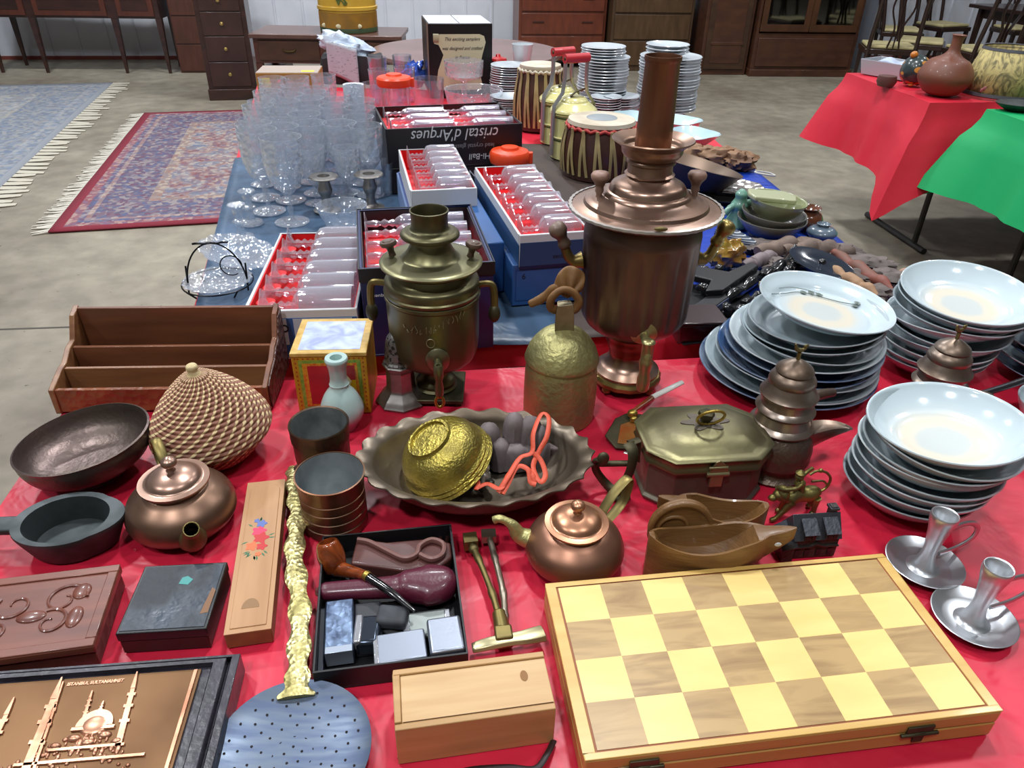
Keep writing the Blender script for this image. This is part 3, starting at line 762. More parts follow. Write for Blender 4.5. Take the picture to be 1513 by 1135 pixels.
# ---- string/leather loop at the bottom edge
pts = [at(660, 1146, T + .004), at(700, 1137, T + .006), at(750, 1134, T + .006), at(790, 1136, T + .01), at(808, 1115, T + .012), at(818, 1095, T + .003)]
o0 = pts[0]
o = MB().tube(spline([(p.x - o0.x, p.y - o0.y, p.z - T) for p in pts], 8), .003, 8, fl=(.5, 1)).build('leather_strap', pm('dark_strap', '2a1a1c', .5), None, loc=(o0.x, o0.y, T), smooth=50)
tag(o, 'dark curled leather strap in front of the pine slide-lid box', 'strap')

# ---- pewter chamber candlesticks
def candlestick(px, py, label, rz, s=1.0):
    p = at(px, py, T)
    t = thing('chamber_candlestick', label, 'candlestick', (p.x, p.y, T), rz, 'pewter chamber candlesticks')
    MB().lathe(sm([(0, .002), (.02, .0015), (.032, .004), (.042, .011)], 4) + [(.0425, .0118), (.0415, .0122)] + sm([(.031, .0055), (.02, .0035), (0, .0035)], 3), 56).build('dish', PEW, t, smooth=50)
    MB().lathe(sm([(.019, .003), (.013, .008), (.0088, .020), (.0078, .034), (.010, .052)], 5) + sm([(.0115, .062), (.0138, .072), (.0148, .080), (.0140, .084), (.0120, .083)], 3) + [(.0100, .072), (0, .060)], 40).build('candle_socket', PEW, t, smooth=60)
    hp_ = spline([(.009, 0, .048), (.026, 0, .058), (.048, 0, .057), (.064, 0, .046), (.064, 0, .031), (.046, 0, .021), (.018, 0, .018)], 6)
    MB().tube(hp_, [.0038 - .0012 * abs(i / (len(hp_) - 1) - .5) for i in range(len(hp_))], 10, fl=(1, .55)).build('handle', PEW, t, smooth=60)
    return t
candlestick(1362, 840, 'pewter chamber candlestick standing behind the other, nearer the white bowls', .35)
candlestick(1434, 920, 'pewter chamber candlestick standing in front, at the chessboard corner', .30)

# ---- teapots
def teapot(px, py, r, label, spout_dir, handle_dir, hstyle, mats):
    body, lidm, spm = mats
    p = at(px, py, T)
    t = thing('copper_teapot', label, 'teapot', (p.x, p.y, T), 0)
    k = r / .06
    prof = [(0, 0), (.038, 0), (.040, .003)] + sm([(.045, .005), (.057, .013), (.061, .024), (.056, .040), (.043, .052), (.034, .057)], 5) + [(.032, .060), (.032, .063), (.029, .063), (.029, .058), (0, .05)]
    MB().lathe([(a_ * k, b_ * k) for a_, b_ in prof], 56).build('body', body, t, smooth=50)
    lp_ = [(.038, .0625), (.0388, .064), (.0385, .0655), (.033, .066)] + sm([(.030, .0665), (.025, .0725), (.014, .0775), (.005, .079)], 4)
    ld = MB().lathe([(0, .0622)] + [(a_ * k, b_ * k) for a_, b_ in lp_] + [(0, .080 * k)], 48).build('lid', lidm, t, smooth=50)
    MB().lathe([(a_ * k, b_ * k) for a_, b_ in [(.006, .078), (.004, .081)] + sm([(.0045, .083), (.0085, .088), (.0078, .093), (.003, .0965), (0, .097)], 4)], 24).build('knob', lidm, ld, smooth=60)
    d = Vector((math.cos(spout_dir), math.sin(spout_dir), 0)); e = Vector((math.cos(handle_dir), math.sin(handle_dir), 0))
    if hstyle == 'right':
        sp = spline([d * .050 + Vector((0, 0, .028)), d * .068 + Vector((0, 0, .034)), d * .078 + Vector((0, 0, .050)), d * .092 + Vector((0, 0, .058)), d * .100 + Vector((0, 0, .055))], 6)
        n_ = len(sp); MB().tube([q * k for q in sp], [k * (.014 - .009 * min(1, i / (n_ * .6))) for i in range(n_)], 14).build('spout', spm, t, smooth=60)
        hd = spline([e * .045 + Vector((0, 0, .050)), e * .066 + Vector((0, 0, .072)), e * .092 + Vector((0, 0, .083)), e * .096 + Vector((0, 0, .070)), e * .086 + Vector((0, 0, .045)), e * .058 + Vector((0, 0, .03))], 6)
        MB().tube([q * k for q in hd], .0045 * k, 8, fl=(.35, 1.5)).build('handle', BRS, t, smooth=40)
    else:
        sp = spline([d * .048 + Vector((0, 0, .018)), d * .066 + Vector((0, 0, .028)), d * .074 + Vector((0, 0, .044)), d * .080 + Vector((0, 0, .054))], 6)
        n_ = len(sp); MB().tube([q * k for q in sp], [k * (.017 - .009 * min(1, i / (n_ * .7))) for i in range(n_)], 14, cap=False).build('spout', spm, t, smooth=60, solid=.0014)
        hd = spline([e * .036 + Vector((0, 0, .052)), e * .05 + Vector((0, 0, .070)), e * .07 + Vector((0, 0, .078)), e * .085 + Vector((0, 0, .062)), e * .080 + Vector((0, 0, .04)), e * .056 + Vector((0, 0, .03))], 6)
        MB().tube([q * k for q in hd], .0045 * k, 8, fl=(.5, 1.3)).build('handle', spm, t, smooth=40)
    return t
teapot(275, 772, .062, 'squat copper teapot with domed lid beside the coiled basket', -1.0, 2.2, 'left', (pm('teapot_copper_brown', '947460', .27, 1, col2='7a6050', ns=8, r2=.36), pm('teapot_lid_copper', 'a88878', .27, 1), BRS))
teapot(847, 828, .056, 'copper teapot with brass spout and handle above the chessboard', PI - .1, .75, 'right', (pm('teapot_copper', '9c705a', .30, 1, col2='83604e', ns=8, r2=.40), pm('teapot_lid_copper_2', 'b88668', .28, 1), BRSG))

# ---- grey ladle / mortar pan at the left
p = at(112, 803, T)
ld = thing('cast_pan', 'dark grey cast metal pan with flat rim and handle at left edge', 'pan', (p.x, p.y, T), .15)
ld.scale = (.90, .92, 1)
GRY = pm('cast_grey', '4c5254', .45, .6, col2='3a4041', ns=25, r2=.6, bump=.15, bs=60)
def octm(a_, z): return 1
b = MB()
def pan_ring(k, z, ex=1.0):
    out = []
    for j in range(48):
        t = 2 * PI * j / 48; out.append((.056 * k * ex * math.cos(t), .046 * k * math.sin(t), z))
    return out
outer = [(.064 * math.cos(t), .050 * math.sin(t)) for t in [2 * PI * j / 48 for j in range(48)]]
def pr_(z, s=1.0):
    # outer rim with angular right end
    r = []
    for x, y in outer:
        if x > .035: x = .035 + (x - .035) * 1.25; y *= .95
        r.append((x * s, y * s, z))
    return r
b.loft([pr_(0, .72), pr_(.004, .78), pr_(.033, .98), pr_(.037, 1.0), pr_(.040, .99), pan_ring(.92, .039), pan_ring(.88, .030), pan_ring(.80, .008), pan_ring(.4, .0055)], True, True)
b.build('pan_bowl', GRY, ld, smooth=40)
b = MB(); b.prism([(-.054, -.014), (-.054, .013), (-.085, .015), (-.17, .024), (-.17, -.022), (-.085, -.012)], .030, .039); b.build('handle', GRY, ld, bevel=.003, bseg=3)

# ---- patinated bowl on foot
p = at(146, 700, T)
bw_ = thing('copper_bowl', 'wide brown patinated metal bowl with engraved outside, tilted on its foot', 'bowl', (p.x, p.y, T), 0, rot=(-.02, -.10, 0))
bwl = MB().lathe([(0, .014), (.034, .013)] + sm([(.052, .015), (.071, .028), (.079, .044), (.0805, .056)], 5) + [(.0815, .059), (.079, .060)] + sm([(.0775, .054), (.075, .043), (.066, .030), (.046, .020), (.02, .018), (0, .0175)], 5), 64).build('bowl', pm('bowl_patina', '746460', .36, .8, col2='5a5048', ns=9, r2=.5, bump=.5, bs=120, bdist=.0015), bw_, smooth=50)
MB().lathe([(.036, .0), (.037, .002), (.028, .009), (.030, .014), (.026, .014), (.024, .008), (.033, .0)], 48).build('foot', SIL, bw_, smooth=50)

# ---- coiled basket
p = at(325, 668, T)
bk = thing('coiled_basket', 'round coiled straw basket with pointed domed lid', 'basket', (p.x, p.y, T), 0, rot=(.03, -.06, .3))
def basket_mat():
    m = bpy.data.materials.new('coiled_straw'); m.use_nodes = True; nt = m.node_tree; bs = nt.nodes['Principled BSDF']
    tc = nd(nt, 'ShaderNodeTexCoord'); sx = nd(nt, 'ShaderNodeSeparateXYZ'); nt.links.new(tc.outputs['Object'], sx.inputs[0])
    at2 = nd(nt, 'ShaderNodeMath', operation='ARCTAN2'); nt.links.new(sx.outputs[1], at2.inputs[0]); nt.links.new(sx.outputs[0], at2.inputs[1])
    m1 = nd(nt, 'ShaderNodeMath', operation='MULTIPLY_ADD'); m1.inputs[1].default_value = 27; nt.links.new(at2.outputs[0], m1.inputs[0])
    zz = nd(nt, 'ShaderNodeMath', operation='MULTIPLY'); zz.inputs[1].default_value = -560; nt.links.new(sx.outputs[2], zz.inputs[0]); nt.links.new(zz.outputs[0], m1.inputs[2])
    sn = nd(nt, 'ShaderNodeMath', operation='SINE'); nt.links.new(m1.outputs[0], sn.inputs[0])
    nz = nd(nt, 'ShaderNodeTexNoise', i_Scale=120); nt.links.new(tc.outputs['Object'], nz.inputs['Vector'])
    ad = nd(nt, 'ShaderNodeMath', operation='MULTIPLY_ADD'); ad.inputs[1].default_value = 1.3; nt.links.new(nz.outputs['Fac'], ad.inputs[0]); nt.links.new(sn.outputs[0], ad.inputs[2])
    rp = nd(nt, 'ShaderNodeValToRGB'); mh = nd(nt, 'ShaderNodeMath', operation='MULTIPLY'); mh.inputs[1].default_value = .5; nt.links.new(ad.outputs[0], mh.inputs[0])
    rp.color_ramp.elements[0].position = .52; rp.color_ramp.elements[1].position = .68
    rp.color_ramp.elements[0].color = hx('8a5a46'); rp.color_ramp.elements[1].color = hx('d8c090')
    nt.links.new(mh.outputs[0], rp.inputs[0]); nt.links.new(rp.outputs[0], bs.inputs['Base Color'])
    bq = nd(nt, 'ShaderNodeBump'); bq.inputs['Strength'].default_value = .6; bq.inputs['Distance'].default_value = .002; nt.links.new(mh.outputs[0], bq.inputs['Height']); nt.links.new(bq.outputs[0], bs.inputs['Normal']); bs.inputs['Roughness'].default_value = .6
    return m
STRAW = basket_mat()
def coils(r0, prof, n):
    out = []
    P_ = spline([(a_, b_, 0) for a_, b_ in prof], 12); ln = [0]
    for i in range(1, len(P_)): ln.append(ln[-1] + (P_[i] - P_[i - 1]).length)
    tot = ln[-1]
    for i in range(n * 6 + 1):
        s_ = tot * i / (n * 6); k = max(j for j in range(len(ln)) if ln[j] <= s_ + 1e-9); k = min(k, len(P_) - 2)
        t = (s_ - ln[k]) / (ln[k + 1] - ln[k]); q = P_[k].lerp(P_[k + 1], t); tg = (P_[k + 1] - P_[k]).normalized(); nn = Vector((tg.y, -tg.x, 0))
        q = q + nn * .0017 * abs(math.sin(PI * i / 6))
        out.append((q.x, q.y))
    return out
MB().lathe([(0, 0)] + coils(0, [(.042, .002), (.055, .015), (.064, .030), (.068, .040)], 9) + [(0, .042)], 72).build('basket_base', STRAW, bk, smooth=50)
lidb = MB().lathe([(0, .043)] + coils(0, [(.074, .036), (.078, .046), (.074, .060), (.062, .080), (.046, .100), (.028, .118), (.013, .130)], 20) + [(0, .131)], 72).build('basket_lid', STRAW, bk, smooth=50)
MB().lathe(sm([(.012, .126), (.0085, .131), (.0065, .136), (.0075, .140), (.006, .144), (.0, .146)], 3), 20).build('straw_knob', pm('pale_straw', 'cdb98a', .6, bump=.6, bs=200), lidb, smooth=50)

# ---- letter rack
a = at(84, 611, T); a2 = at(408, 600, T)
rk = thing('letter_rack', 'wooden desk letter rack with stepped compartments and carved edges', 'letter rack', (a.x, a.y, T), .07)
RW = pm('rack_wood', '7a4a30', .42, col2='603823', ns=5, st=(1.2, 8, 8), coat=.25); RWL = pm('rack_wood_light', '8f6540', .42, col2='74492f', ns=5, st=(1, 10, 10), coat=.2)
RC = pm('rack_carved', '8a4f2e', .4, col2='6d3a22', ns=18, bump=1, bs=80, bkind='voronoi', bdist=.003)
Wr = .312
H1, H2, H3, H4 = .040, .053, .068, .112
D1, D2, D3 = .040, .078, .122
MB().box(.008, Wr - .008, 0, .007, 0.002, H1).build('front_panel', RC, rk, bevel=.001)
MB().box(.008, Wr - .008, D1, D1 + .006, .004, H2).build('divider', RWL, rk, bevel=.0008)
MB().box(.008, Wr - .008, D2, D2 + .006, .004, H3).build('divider', RW, rk, bevel=.0008)
MB().box(.008, Wr - .008, D3, D3 + .007, .002, H4).build('back_panel', RW, rk, bevel=.001)
MB().box(.008, Wr - .008, .007, D3, .002, .007).build('floor_board', RW, rk)
side = [(-.002, 0), (-.002, H1 + .001), (D1 * .3, H1 + .006), (D1 * .9, H2 + .002), (D1 + .012, H2 + .004), (D2 * .92, H3 + .002), (D2 + .012, H3 + .006), (D3 * .9, H4 - .006), (D3 + .009, H4 + .002), (D3 + .009, 0)]
for s_ in (0, 1):
    b = MB(); x0 = 0 if s_ == 0 else Wr - .008
    b.prism(side, x0, x0 + .008, axis='x'); b.build('side_panel', [RWL, RC][s_] if s_ == 0 else RW, rk, bevel=.0012)
    if s_: 
        MB().prism([(y * .94 + .004, z * .92 + .004) for y, z in side], Wr, Wr + .003, axis='x').build('carved_relief', pm('rack_carved_dark', '4a2a20', .4, bump=1, bs=90, bkind='voronoi', bdist=.004), rk, bevel=.0008)

# ---- tin box
a = at(447, 622, T); a2 = at(553, 616, T); dd = a2 - a; an = math.atan2(dd.y, dd.x); w = dd.length; hz = .105; dep = .105
tb = thing('tin_box', 'square yellow patterned tea tin with faded lilac top', 'tin box', (a.x - .008, a.y + .016, T), an - .06)
w = .106
YEL = pm('tin_yellow', 'b98a1e', .4, col2='a4761a', ns=50); TOPM = pm('tin_top_lilac', '9aa4d8', .35, col2='c8d4e8', ns=26, coat=.3, dist=1.5)
bd = MB().box(0, w, 0, dep, 0, hz).build('body', YEL, tb, bevel=.0015)
MB().box(.009, w - .009, .009, dep - .009, hz, hz + .0006).build('lid_label', TOPM, tb)
MB().box(-.0012, w + .0012, -.0012, dep + .0012, hz - .006, hz + .0002).build('lid_rim', pm('tin_rim', 'cfae62', .4, col2='b48b3a', ns=60), tb, bevel=.001)
def panel(x0, x1, z0, z1, m, y=-.0004, nm_='label_panel'):
    return MB().box(x0, x1, y, 0.0, z0, z1).build(nm_, m, bd, smooth=0)
panel(.009, w - .009, .010, hz - .012, pm('tin_green', '5f8a30', .4, col2='8a9a3a', ns=160))
panel(.014, w - .014, .015, hz - .017, pm('tin_gold', 'c99a26', .4, col2='c24a20', ns=170), -.0007)
panel(.021, .056, .019, hz - .021, pm('tin_red', 'b0222c', .4, col2='9c1f28', ns=40), -.0010)
panel(.060, w - .018, .019, hz - .021, pm('tin_gold_plain', 'd2a818', .4), -.0010)
panel(.060, w - .018, hz - .045, hz - .021, pm('tin_red', ''), -.0013)
fg = MB(); fg.prism([(.066, .022), (.078, .022), (.077, .045), (.082, .058), (.076, .068), (.070, .066), (.068, .055), (.064, .045)], -.0018, -.0012, axis='y'); fg.build('printed_figure', pm('tin_cream', 'd8cf9c', .5), bd, smooth=0)
fg = MB(); fg.T = Matrix.Translation((.0785, -.0015, .034)); fg.ball((.006, 0, 0), (.006, .0004, .009), 16, 8); fg.build('printed_spot', pm('tin_red', ''), bd)
fg = MB()
for i in range(2):
    for k in range(13):
        fg.box(.0042 + i * (w - .0104), .0062 + i * (w - .0104), -.0004, 0, .008 + k * .0072, .0105 + k * .0072)
for k in range(13): fg.box(.008 + k * .0072, .0105 + k * .0072, -.0004, 0, hz - .0105, hz - .0085)
fg.build('printed_border', pm('tin_redbrown', '9a3a1a', .5), bd, smooth=0)

# ---- celadon bottle vase
p = at(509, 630, T)
vz = MB().lathe([(0, .002), (.018, 0), (.019, .002)] + sm([(.021, .006), (.0295, .022), (.0305, .036), (.024, .054), (.0145, .068), (.0130, .073)], 6) + [(.0140, .0745), (.0128, .076)] + sm([(.0118, .085), (.0125, .098), (.0150, .108), (.0162, .113), (.0150, .1165)], 4) + [(.0085, .1165), (.0072, .108), (.007, .08), (0, .07)], 56)
o = vz.build('bottle_vase', pm('celadon', 'b9d2cc', .18, col2='a8c4c0', ns=10, coat=.7), None, smooth=50, loc=(p.x, p.y, T)); tag(o, 'pale celadon porcelain bottle vase in front of the tea tin', 'vase')

# ---- tarnished sugar caster (octagonal)
p = at(594, 590, T)
cs = thing('sugar_caster', 'octagonal silver sugar caster with pierced dome beside the small samovar', 'sugar caster', (p.x, p.y, T), .2)
cs.scale = (.98, .98, 1.06)
def pol8(a_, z):
    t = (a_ % (PI / 4)) - PI / 8; return math.cos(PI / 8) / math.cos(t)
MB().lathe([(0, 0), (.040, 0), (.041, .003), (.038, .006)] + sm([(.036, .009), (.026, .018), (.023, .022), (.022, .030), (.0215, .052)], 3) + [(.026, .060), (.0265, .062), (.024, .0635), (0, .0635)], 64, pol8).build('body', SIL, cs, smooth=20)
dm = MB().lathe([(.0235, .0635), (.025, .066), (.0225, .069)] + sm([(.0215, .072), (.0205, .088), (.0165, .104), (.008, .114), (.003, .117)], 4) + [(.0022, .120), (.004, .123), (.0022, .127), (.0008, .131), (0, .132)], 64, lambda a_, z: pol8(a_, z) if z < .114 else 1).build('pierced_dome', pm('silver_pierced', '8e8b88', .3, 1, col2='3a3634', ns=170, lo=.52, hi=.58, r2=.6), cs, smooth=20)

# ---- copper cups
def ring_prof(r, z0, z1, n, amp): 
    out = []
    for k in range(n):
        a_ = z0 + (z1 - z0) * k / n; b_ = z0 + (z1 - z0) * (k + 1) / n
        out += [(r, a_ + .0006), (r + amp, a_ + .002), (r + amp, b_ - .001), (r, b_ - .0002)]
    return out
p = at(497, 770, T)
cp = thing('copper_cup', 'ringed copper beaker with tinned inside, in front of the engraved one', 'cup', (p.x, p.y, T), 0)
MB().lathe([(0, 0)] + ring_prof(.0375, 0, .060, 4, .0012) + [(.0385, .061), (.0395, .075), (.0405, .086), (.0412, .0875), (.0395, .0880), (.0385, .080), (.036, .05), (.033, .012), (.024, .006), (0, .006)], 56).build('cup_body', pm('cup_copper', '80563e', .3, 1, col2='625040', ns=8, r2=.42), cp, smooth=30)
MB().lathe([(.0392, .0872), (.0378, .080), (.0353, .05), (.0323, .0125), (.0235, .0068), (0, .0068)], 56).build('tinned_inside', pm('tinned', 'b0b6b8', .38, .7, col2='8c9294', ns=25), cp, smooth=60)
restack(cp, [(0, 0), (.060, .053), (.09, .078)])
p = at(482, 702, T)
cp = thing('copper_cup', 'dark engraved copper beaker on a flared silver foot behind the ringed one', 'cup', (p.x, p.y, T), 0)
MB().lathe([(0, 0), (.046, 0), (.047, .004), (.042, .010), (.035, .016), (.033, .021), (0, .021)], 56, lambda a_, z: 1 + .03 * math.cos(10 * a_)).build('flared_foot', pm('chased_silver', '9a948c', .35, 1, col2='5c554c', ns=60, bump=.9, bs=200, bdist=.002), cp, smooth=40)
MB().lathe([(0, .021), (.034, .021), (.0345, .030), (.035, .034), (.0355, .060), (.037, .064), (.0365, .067), (.0375, .070), (.037, .074), (.038, .085), (.0372, .0865), (.0355, .085), (.0345, .066), (.032, .030), (0, .028)], 56).build('cup_body', pm('cup_engraved', '6f5848', .4, 1, col2='4f443a', ns=30, bump=.7, bs=130, bst=(1, 1, .6), bdist=.0015), cp, smooth=30)
MB().lathe([(.0352, .0852), (.0338, .066), (.0313, .0305), (.02, .029), (0, .029)], 56).build('inside', pm('cup_in', 'a4a8a8', .4, .7, col2='787c7c', ns=30, bump=.3, bs=90), cp, smooth=60)
# ---- large copper samovar
p = at(926, 579, T); X0, Y0 = p.x, p.y + .028
SCU = pm('samovar_copper', '806458', .30, 1, col2='5c4a42', ns=7, r2=.42, lo=.3, hi=.7, bump=.05, bs=20)
SCT = pm('samovar_copper_bright', 'ae9080', .22, 1, col2='8a6c58', ns=9, r2=.34)
SCH = pm('chimney_copper', '8c6048', .38, 1, col2='6a4834', ns=8, st=(3, 3, .5), r2=.46)
BRB = pm('samovar_brass', '9c8a52', .28, 1, col2='7c6c42', ns=14, r2=.4)
WDK = pm('turned_wood_grey', '7a6354', .5, col2='5c4a3e', ns=20, coat=.2)
sv = thing('copper_samovar', 'large copper samovar with wide brim and tall chimney behind the brass bell', 'samovar', (X0, Y0, T), 0)
bs_ = MB().lathe([(0, .010), (.047, .010), (.052, .013), (.053, .020), (.050, .024), (.051, .029), (.046, .033)] + sm([(.043, .036), (.036, .042), (.031, .052), (.030, .060)], 4) + [(0, .060)], 56, lambda a_, z: 1 + (.02 * math.cos(16 * a_) if z < .022 else 0)).build('base', SCT, sv, smooth=40)
MB().lathe([(.050, .009), (.0545, .0125), (.0555, .019), (.0525, .0235), (.050, .024)], 56, lambda a_, z: 1 + .015 * math.cos(16 * a_)).build('brass_ring', BRB, bs_, smooth=40)
for k in range(4):
    a_ = PI / 4 + k * PI / 2
    MB().ball((.046 * math.cos(a_), .046 * math.sin(a_), .0065), (.008, .008, .007), 14, 8).build('foot', BRB, bs_, smooth=60)
MB().lathe(sm([(.034, .034), (.030, .046), (.031, .060), (.037, .072), (.038, .078)], 4) + [(.040, .082), (.036, .086)], 48).build('pedestal', pm('red_copper', '8d4f3f', .3, 1, col2='5e352c', ns=10), sv, smooth=50)
gd = lambda a_, z: 1 + .045 * (abs(math.cos(8 * a_)) - .5) * max(0, min(1, (.250 - z) / .03)) * max(0, min(1, (z - .10) / .03))
MB().lathe([(0, .084), (.034, .084)] + sm([(.050, .088), (.068, .100), (.0780, .118), (.080, .150), (.0815, .200), (.0835, .238), (.0840, .252), (.080, .266), (.074, .274)], 6) + [(0, .276)], 96, gd).build('body', SCU, sv, smooth=60)
crown = sm([(.074, .272), (.078, .276), (.098, .279), (.1045, .283)], 3) + [(.1065, .285), (.1055, .2875)] + sm([(.098, .289), (.088, .292)], 3) + [(.086, .298), (.082, .300)] + sm([(.079, .301), (.070, .306), (.062, .309)], 3) + [(.060, .314), (.057, .316)] + sm([(.054, .317), (.050, .328), (.038, .336), (.031, .342)], 4) + [(.0345, .346), (.031, .349), (.030, .362), (.0335, .365), (.0335, .368), (.031, .371)]
MB().lathe(crown + [(0, .372)], 80).build('lid', SCT, sv, smooth=40)
MB().lathe([(.106, .2825), (.1090, .2850), (.1085, .2885), (.104, .2892)], 96, lambda a_, z: 1 + .006 * math.cos(48 * a_)).build('beaded_rim', PEW if False else pm('worn_tin_rim', 'c8c0b8', .3, .8), sv, smooth=40)
bw2 = MB().lathe([(.031, .371)] + sm([(.036, .374), (.041, .382), (.042, .392)], 4) + [(.044, .394)] + sm([(.048, .398), (.054, .403)], 3) + [(.0560, .405), (.0550, .407)] + sm([(.046, .401), (.040, .396), (.036, .388), (.028, .384)], 4) + [(0, .384)], 72).build('chimney_bowl', SCT, sv, smooth=45)
MB().lathe([(.0245, .382), (.0240, .42), (.0222, .500), (.0232, .502), (.0240, .504), (.0236, .508), (.0224, .508), (.0212, .500), (.0212, .40)], 56).build('chimney', SCH, sv, smooth=40)
for s_ in (-1, 1):
    a_ = 0.10 + (PI if s_ < 0 else 0)
    d = Vector((math.cos(a_), math.sin(a_), 0))
    b = MB(); b.tube([d * .085 + Vector((0, 0, .206)), d * .098 + Vector((0, 0, .204)), d * .106 + Vector((0, 0, .212)), d * .112 + Vector((0, 0, .228))], [.013, .009, .0075, .007], 12)
    b.build('handle_bracket', BRB, sv, smooth=60)
    pts = spline([d * .110 + Vector((0, 0, .226)), d * .119 + Vector((0, 0, .246)), d * .129 + Vector((0, 0, .262))], 6)
    rr = [.007, .009, .010, .009, .0075, .0085, .0105, .0125, .0132, .0128, .0120, .0095, .004]
    MB().tube(pts, rr, 16).build('wooden_handle', WDK if s_ < 0 else BRB, sv, smooth=60)
    c_ = d * .068
    MB().lathe([(.005, .302), (.004, .310), (.0062, .316), (.0055, .322), (.008, .330), (.0125, .337), (.0135, .343), (.011, .348), (.004, .350), (0, .3505)], 20, c=(c_.x, c_.y, 0)).build('lid_knob', pm('knob_pinkish_wood', 'a5806e', .5, col2='7d6052', ns=25), sv, smooth=60)
fc = Vector((.006, -.072, .120)); dn = Vector((.02, -1, -.1)).normalized()
b = MB(); b.T = Matrix.Translation(fc + Vector((0, -.002, 0))) @ dn.to_track_quat('Z', 'Y').to_matrix().to_4x4()
b.lathe([(0, -.004), (.0195, -.004), (.0205, -.001), (.019, .002), (.012, .004), (.007, .006), (.0065, .020), (0, .020)], 32)
b.build('tap_flange', pm('pale_brass', 'b5ad7a', .3, 1), sv, smooth=40)
b = MB(); b.tube([fc + dn * .012, fc + dn * .034, fc + dn * .040 + Vector((0, 0, -.004)), fc + dn * .042 + Vector((0, 0, -.016))], [.0065, .0068, .0066, .006], 14)
b.lathe([(.009, -.030), (.010, -.026), (.0085, -.02), (.0085, .006), (.010, .010), (.0085, .013), (.004, .015), (0, .015)], 20, c=tuple(fc + dn * .038)); b.lathe([(0, -.062), (.007, -.062), (.0095, -.058), (.0095, -.046), (.0075, -.040), (.0085, -.034), (.009, -.030)], 20, c=tuple(fc + dn * .038))
b.build('tap', pm('pale_brass', ''), sv, smooth=40)
b = MB(); b.ball((.004, -.1135 + .008, .2935), (.009, .003, .004), 12, 8); b.build('maker_plate', BRS, sv)

restack(sv, [(0, 0), (.06, .062), (.088, .101), (.120, .129), (.2855, .292), (.343, .337), (.371, .360), (.407, .387), (.52, .501)])
# ---- small brass samovar
p = at(643, 590, T); X0, Y0 = p.x, p.y + .022
OLV = pm('olive_brass', '6f6a4c', .30, 1, col2='524f3a', ns=7, r2=.42, lo=.3, hi=.7, bump=.04, bs=30)
OLT = pm('olive_brass_bright', '8b886c', .26, 1, col2='6e6a48', ns=10, r2=.36)
ss = thing('brass_samovar', 'small olive brass samovar with square foot beside the sugar caster', 'samovar', (X0, Y0, T), .02)
bs_ = MB().box(-.044, .044, -.044, .044, 0.004, .010).build('square_foot', BRZ, ss, bevel=.0015)
MB().lathe([(0, .010), (.031, .010), (.033, .013), (.030, .016), (.031, .020)] + sm([(.028, .024), (.020, .030), (.019, .036), (.022, .042)], 4) + [(.030, .044), (.030, .047), (0, .047)], 48).build('pedestal', OLV, ss, smooth=40)
for k in range(4):
    a_ = PI / 4 + k * PI / 2; MB().lathe([(0, 0), (.006, 0), (.007, .002), (.005, .004), (0, .0041)], 12, c=(.050 * math.cos(a_), .050 * math.sin(a_), 0)).build('foot', BRZ, bs_)
MB().lathe([(0, .045), (.028, .045)] + sm([(.042, .048), (.058, .056), (.0645, .068), (.0665, .090), (.0675, .140)], 5) + [(.0695, .142), (.0695, .146), (.0675, .147), (.0695, .149), (.070, .153), (.0680, .155)] + sm([(.0685, .160), (.0675, .168), (.060, .174), (.0575, .178)], 4) + [(.0560, .184), (.062, .190), (0, .191)], 72, lambda a_, z: 1 + .006 * math.cos(16 * a_) * max(0, min(1, (.135 - z) / .04)) * (z > .052)).build('body', OLV, ss, smooth=40)
MB().lathe([(.056, .185), (.068, .192), (.0725, .194), (.0730, .1965), (.0705, .199), (.067, .2005)] + sm([(.060, .2015), (.046, .2035), (.040, .206), (.033, .217), (.028, .230), (.027, .236)], 5) + [(.026, .240), (0, .240)], 72).build('lid', OLT, ss, smooth=45)
MB().lathe([(.026, .236)] + sm([(.030, .238), (.040, .243), (.041, .249), (.036, .254), (.029, .256)], 4) + [(.0265, .258), (.0255, .262), (.0255, .284), (.0268, .287), (.0268, .291), (.0250, .2915), (.0238, .288), (.0238, .262), (0, .260)], 64).build('chimney', OLV, ss, smooth=40)
for s_ in (-1, 1):
    a_ = .15 if s_ > 0 else PI - .15
    d = Vector((math.cos(a_), math.sin(a_), 0)); c_ = d * .056
    b = MB(); b.T = Matrix.Translation((c_.x, c_.y, .203)) @ Euler((0, .22 * s_, 0)).to_matrix().to_4x4()
    b.lathe([(0, -.004), (.0055, -.004), (.0045, .006), (.0055, .012), (.006, .015), (.0115, .018), (.0125, .022), (.011, .0255), (.008, .0255), (.0065, .0275), (.003, .0275), (0, .029)], 28); b.build('lid_knob', pm('knob_brown', '5f4a3c', .4, col2='4b3a30', ns=30, coat=.3), ss, smooth=40)
    d = Vector((s_, 0, 0))
    hd = [d * .064 + Vector((0, 0, .158)), d * .082 + Vector((0, 0, .160)), d * .088 + Vector((0, 0, .154)), d * .090 + Vector((0, 0, .138)), d * .090 + Vector((0, 0, .124))]
    MB().tube(spline(hd, 4), .0055, 8, fl=(1, .8)).build('handle', BRS, ss, smooth=30)
    MB().ball(tuple(d * .090 + Vector((0, 0, .116))), (.009, .009, .013), 16, 10).build('handle_grip', BRZ, ss, smooth=60)
fc = Vector((.010, -.0655, .078))
dn = Vector((.12, -1, -.12)).normalized()
b = MB(); b.T = Matrix.Translation(fc) @ dn.to_track_quat('Z', 'Y').to_matrix().to_4x4(); b.lathe([(0, -.003), (.0165, -.003), (.0175, 0), (.015, .003), (.008, .005), (0, .006)], 28); b.build('tap_flange', OLT, ss, smooth=40)
b = MB(); b.tube([fc, fc + dn * .022, fc + dn * .030], [.006, .0065, .005], 12); e_ = fc + dn * .026
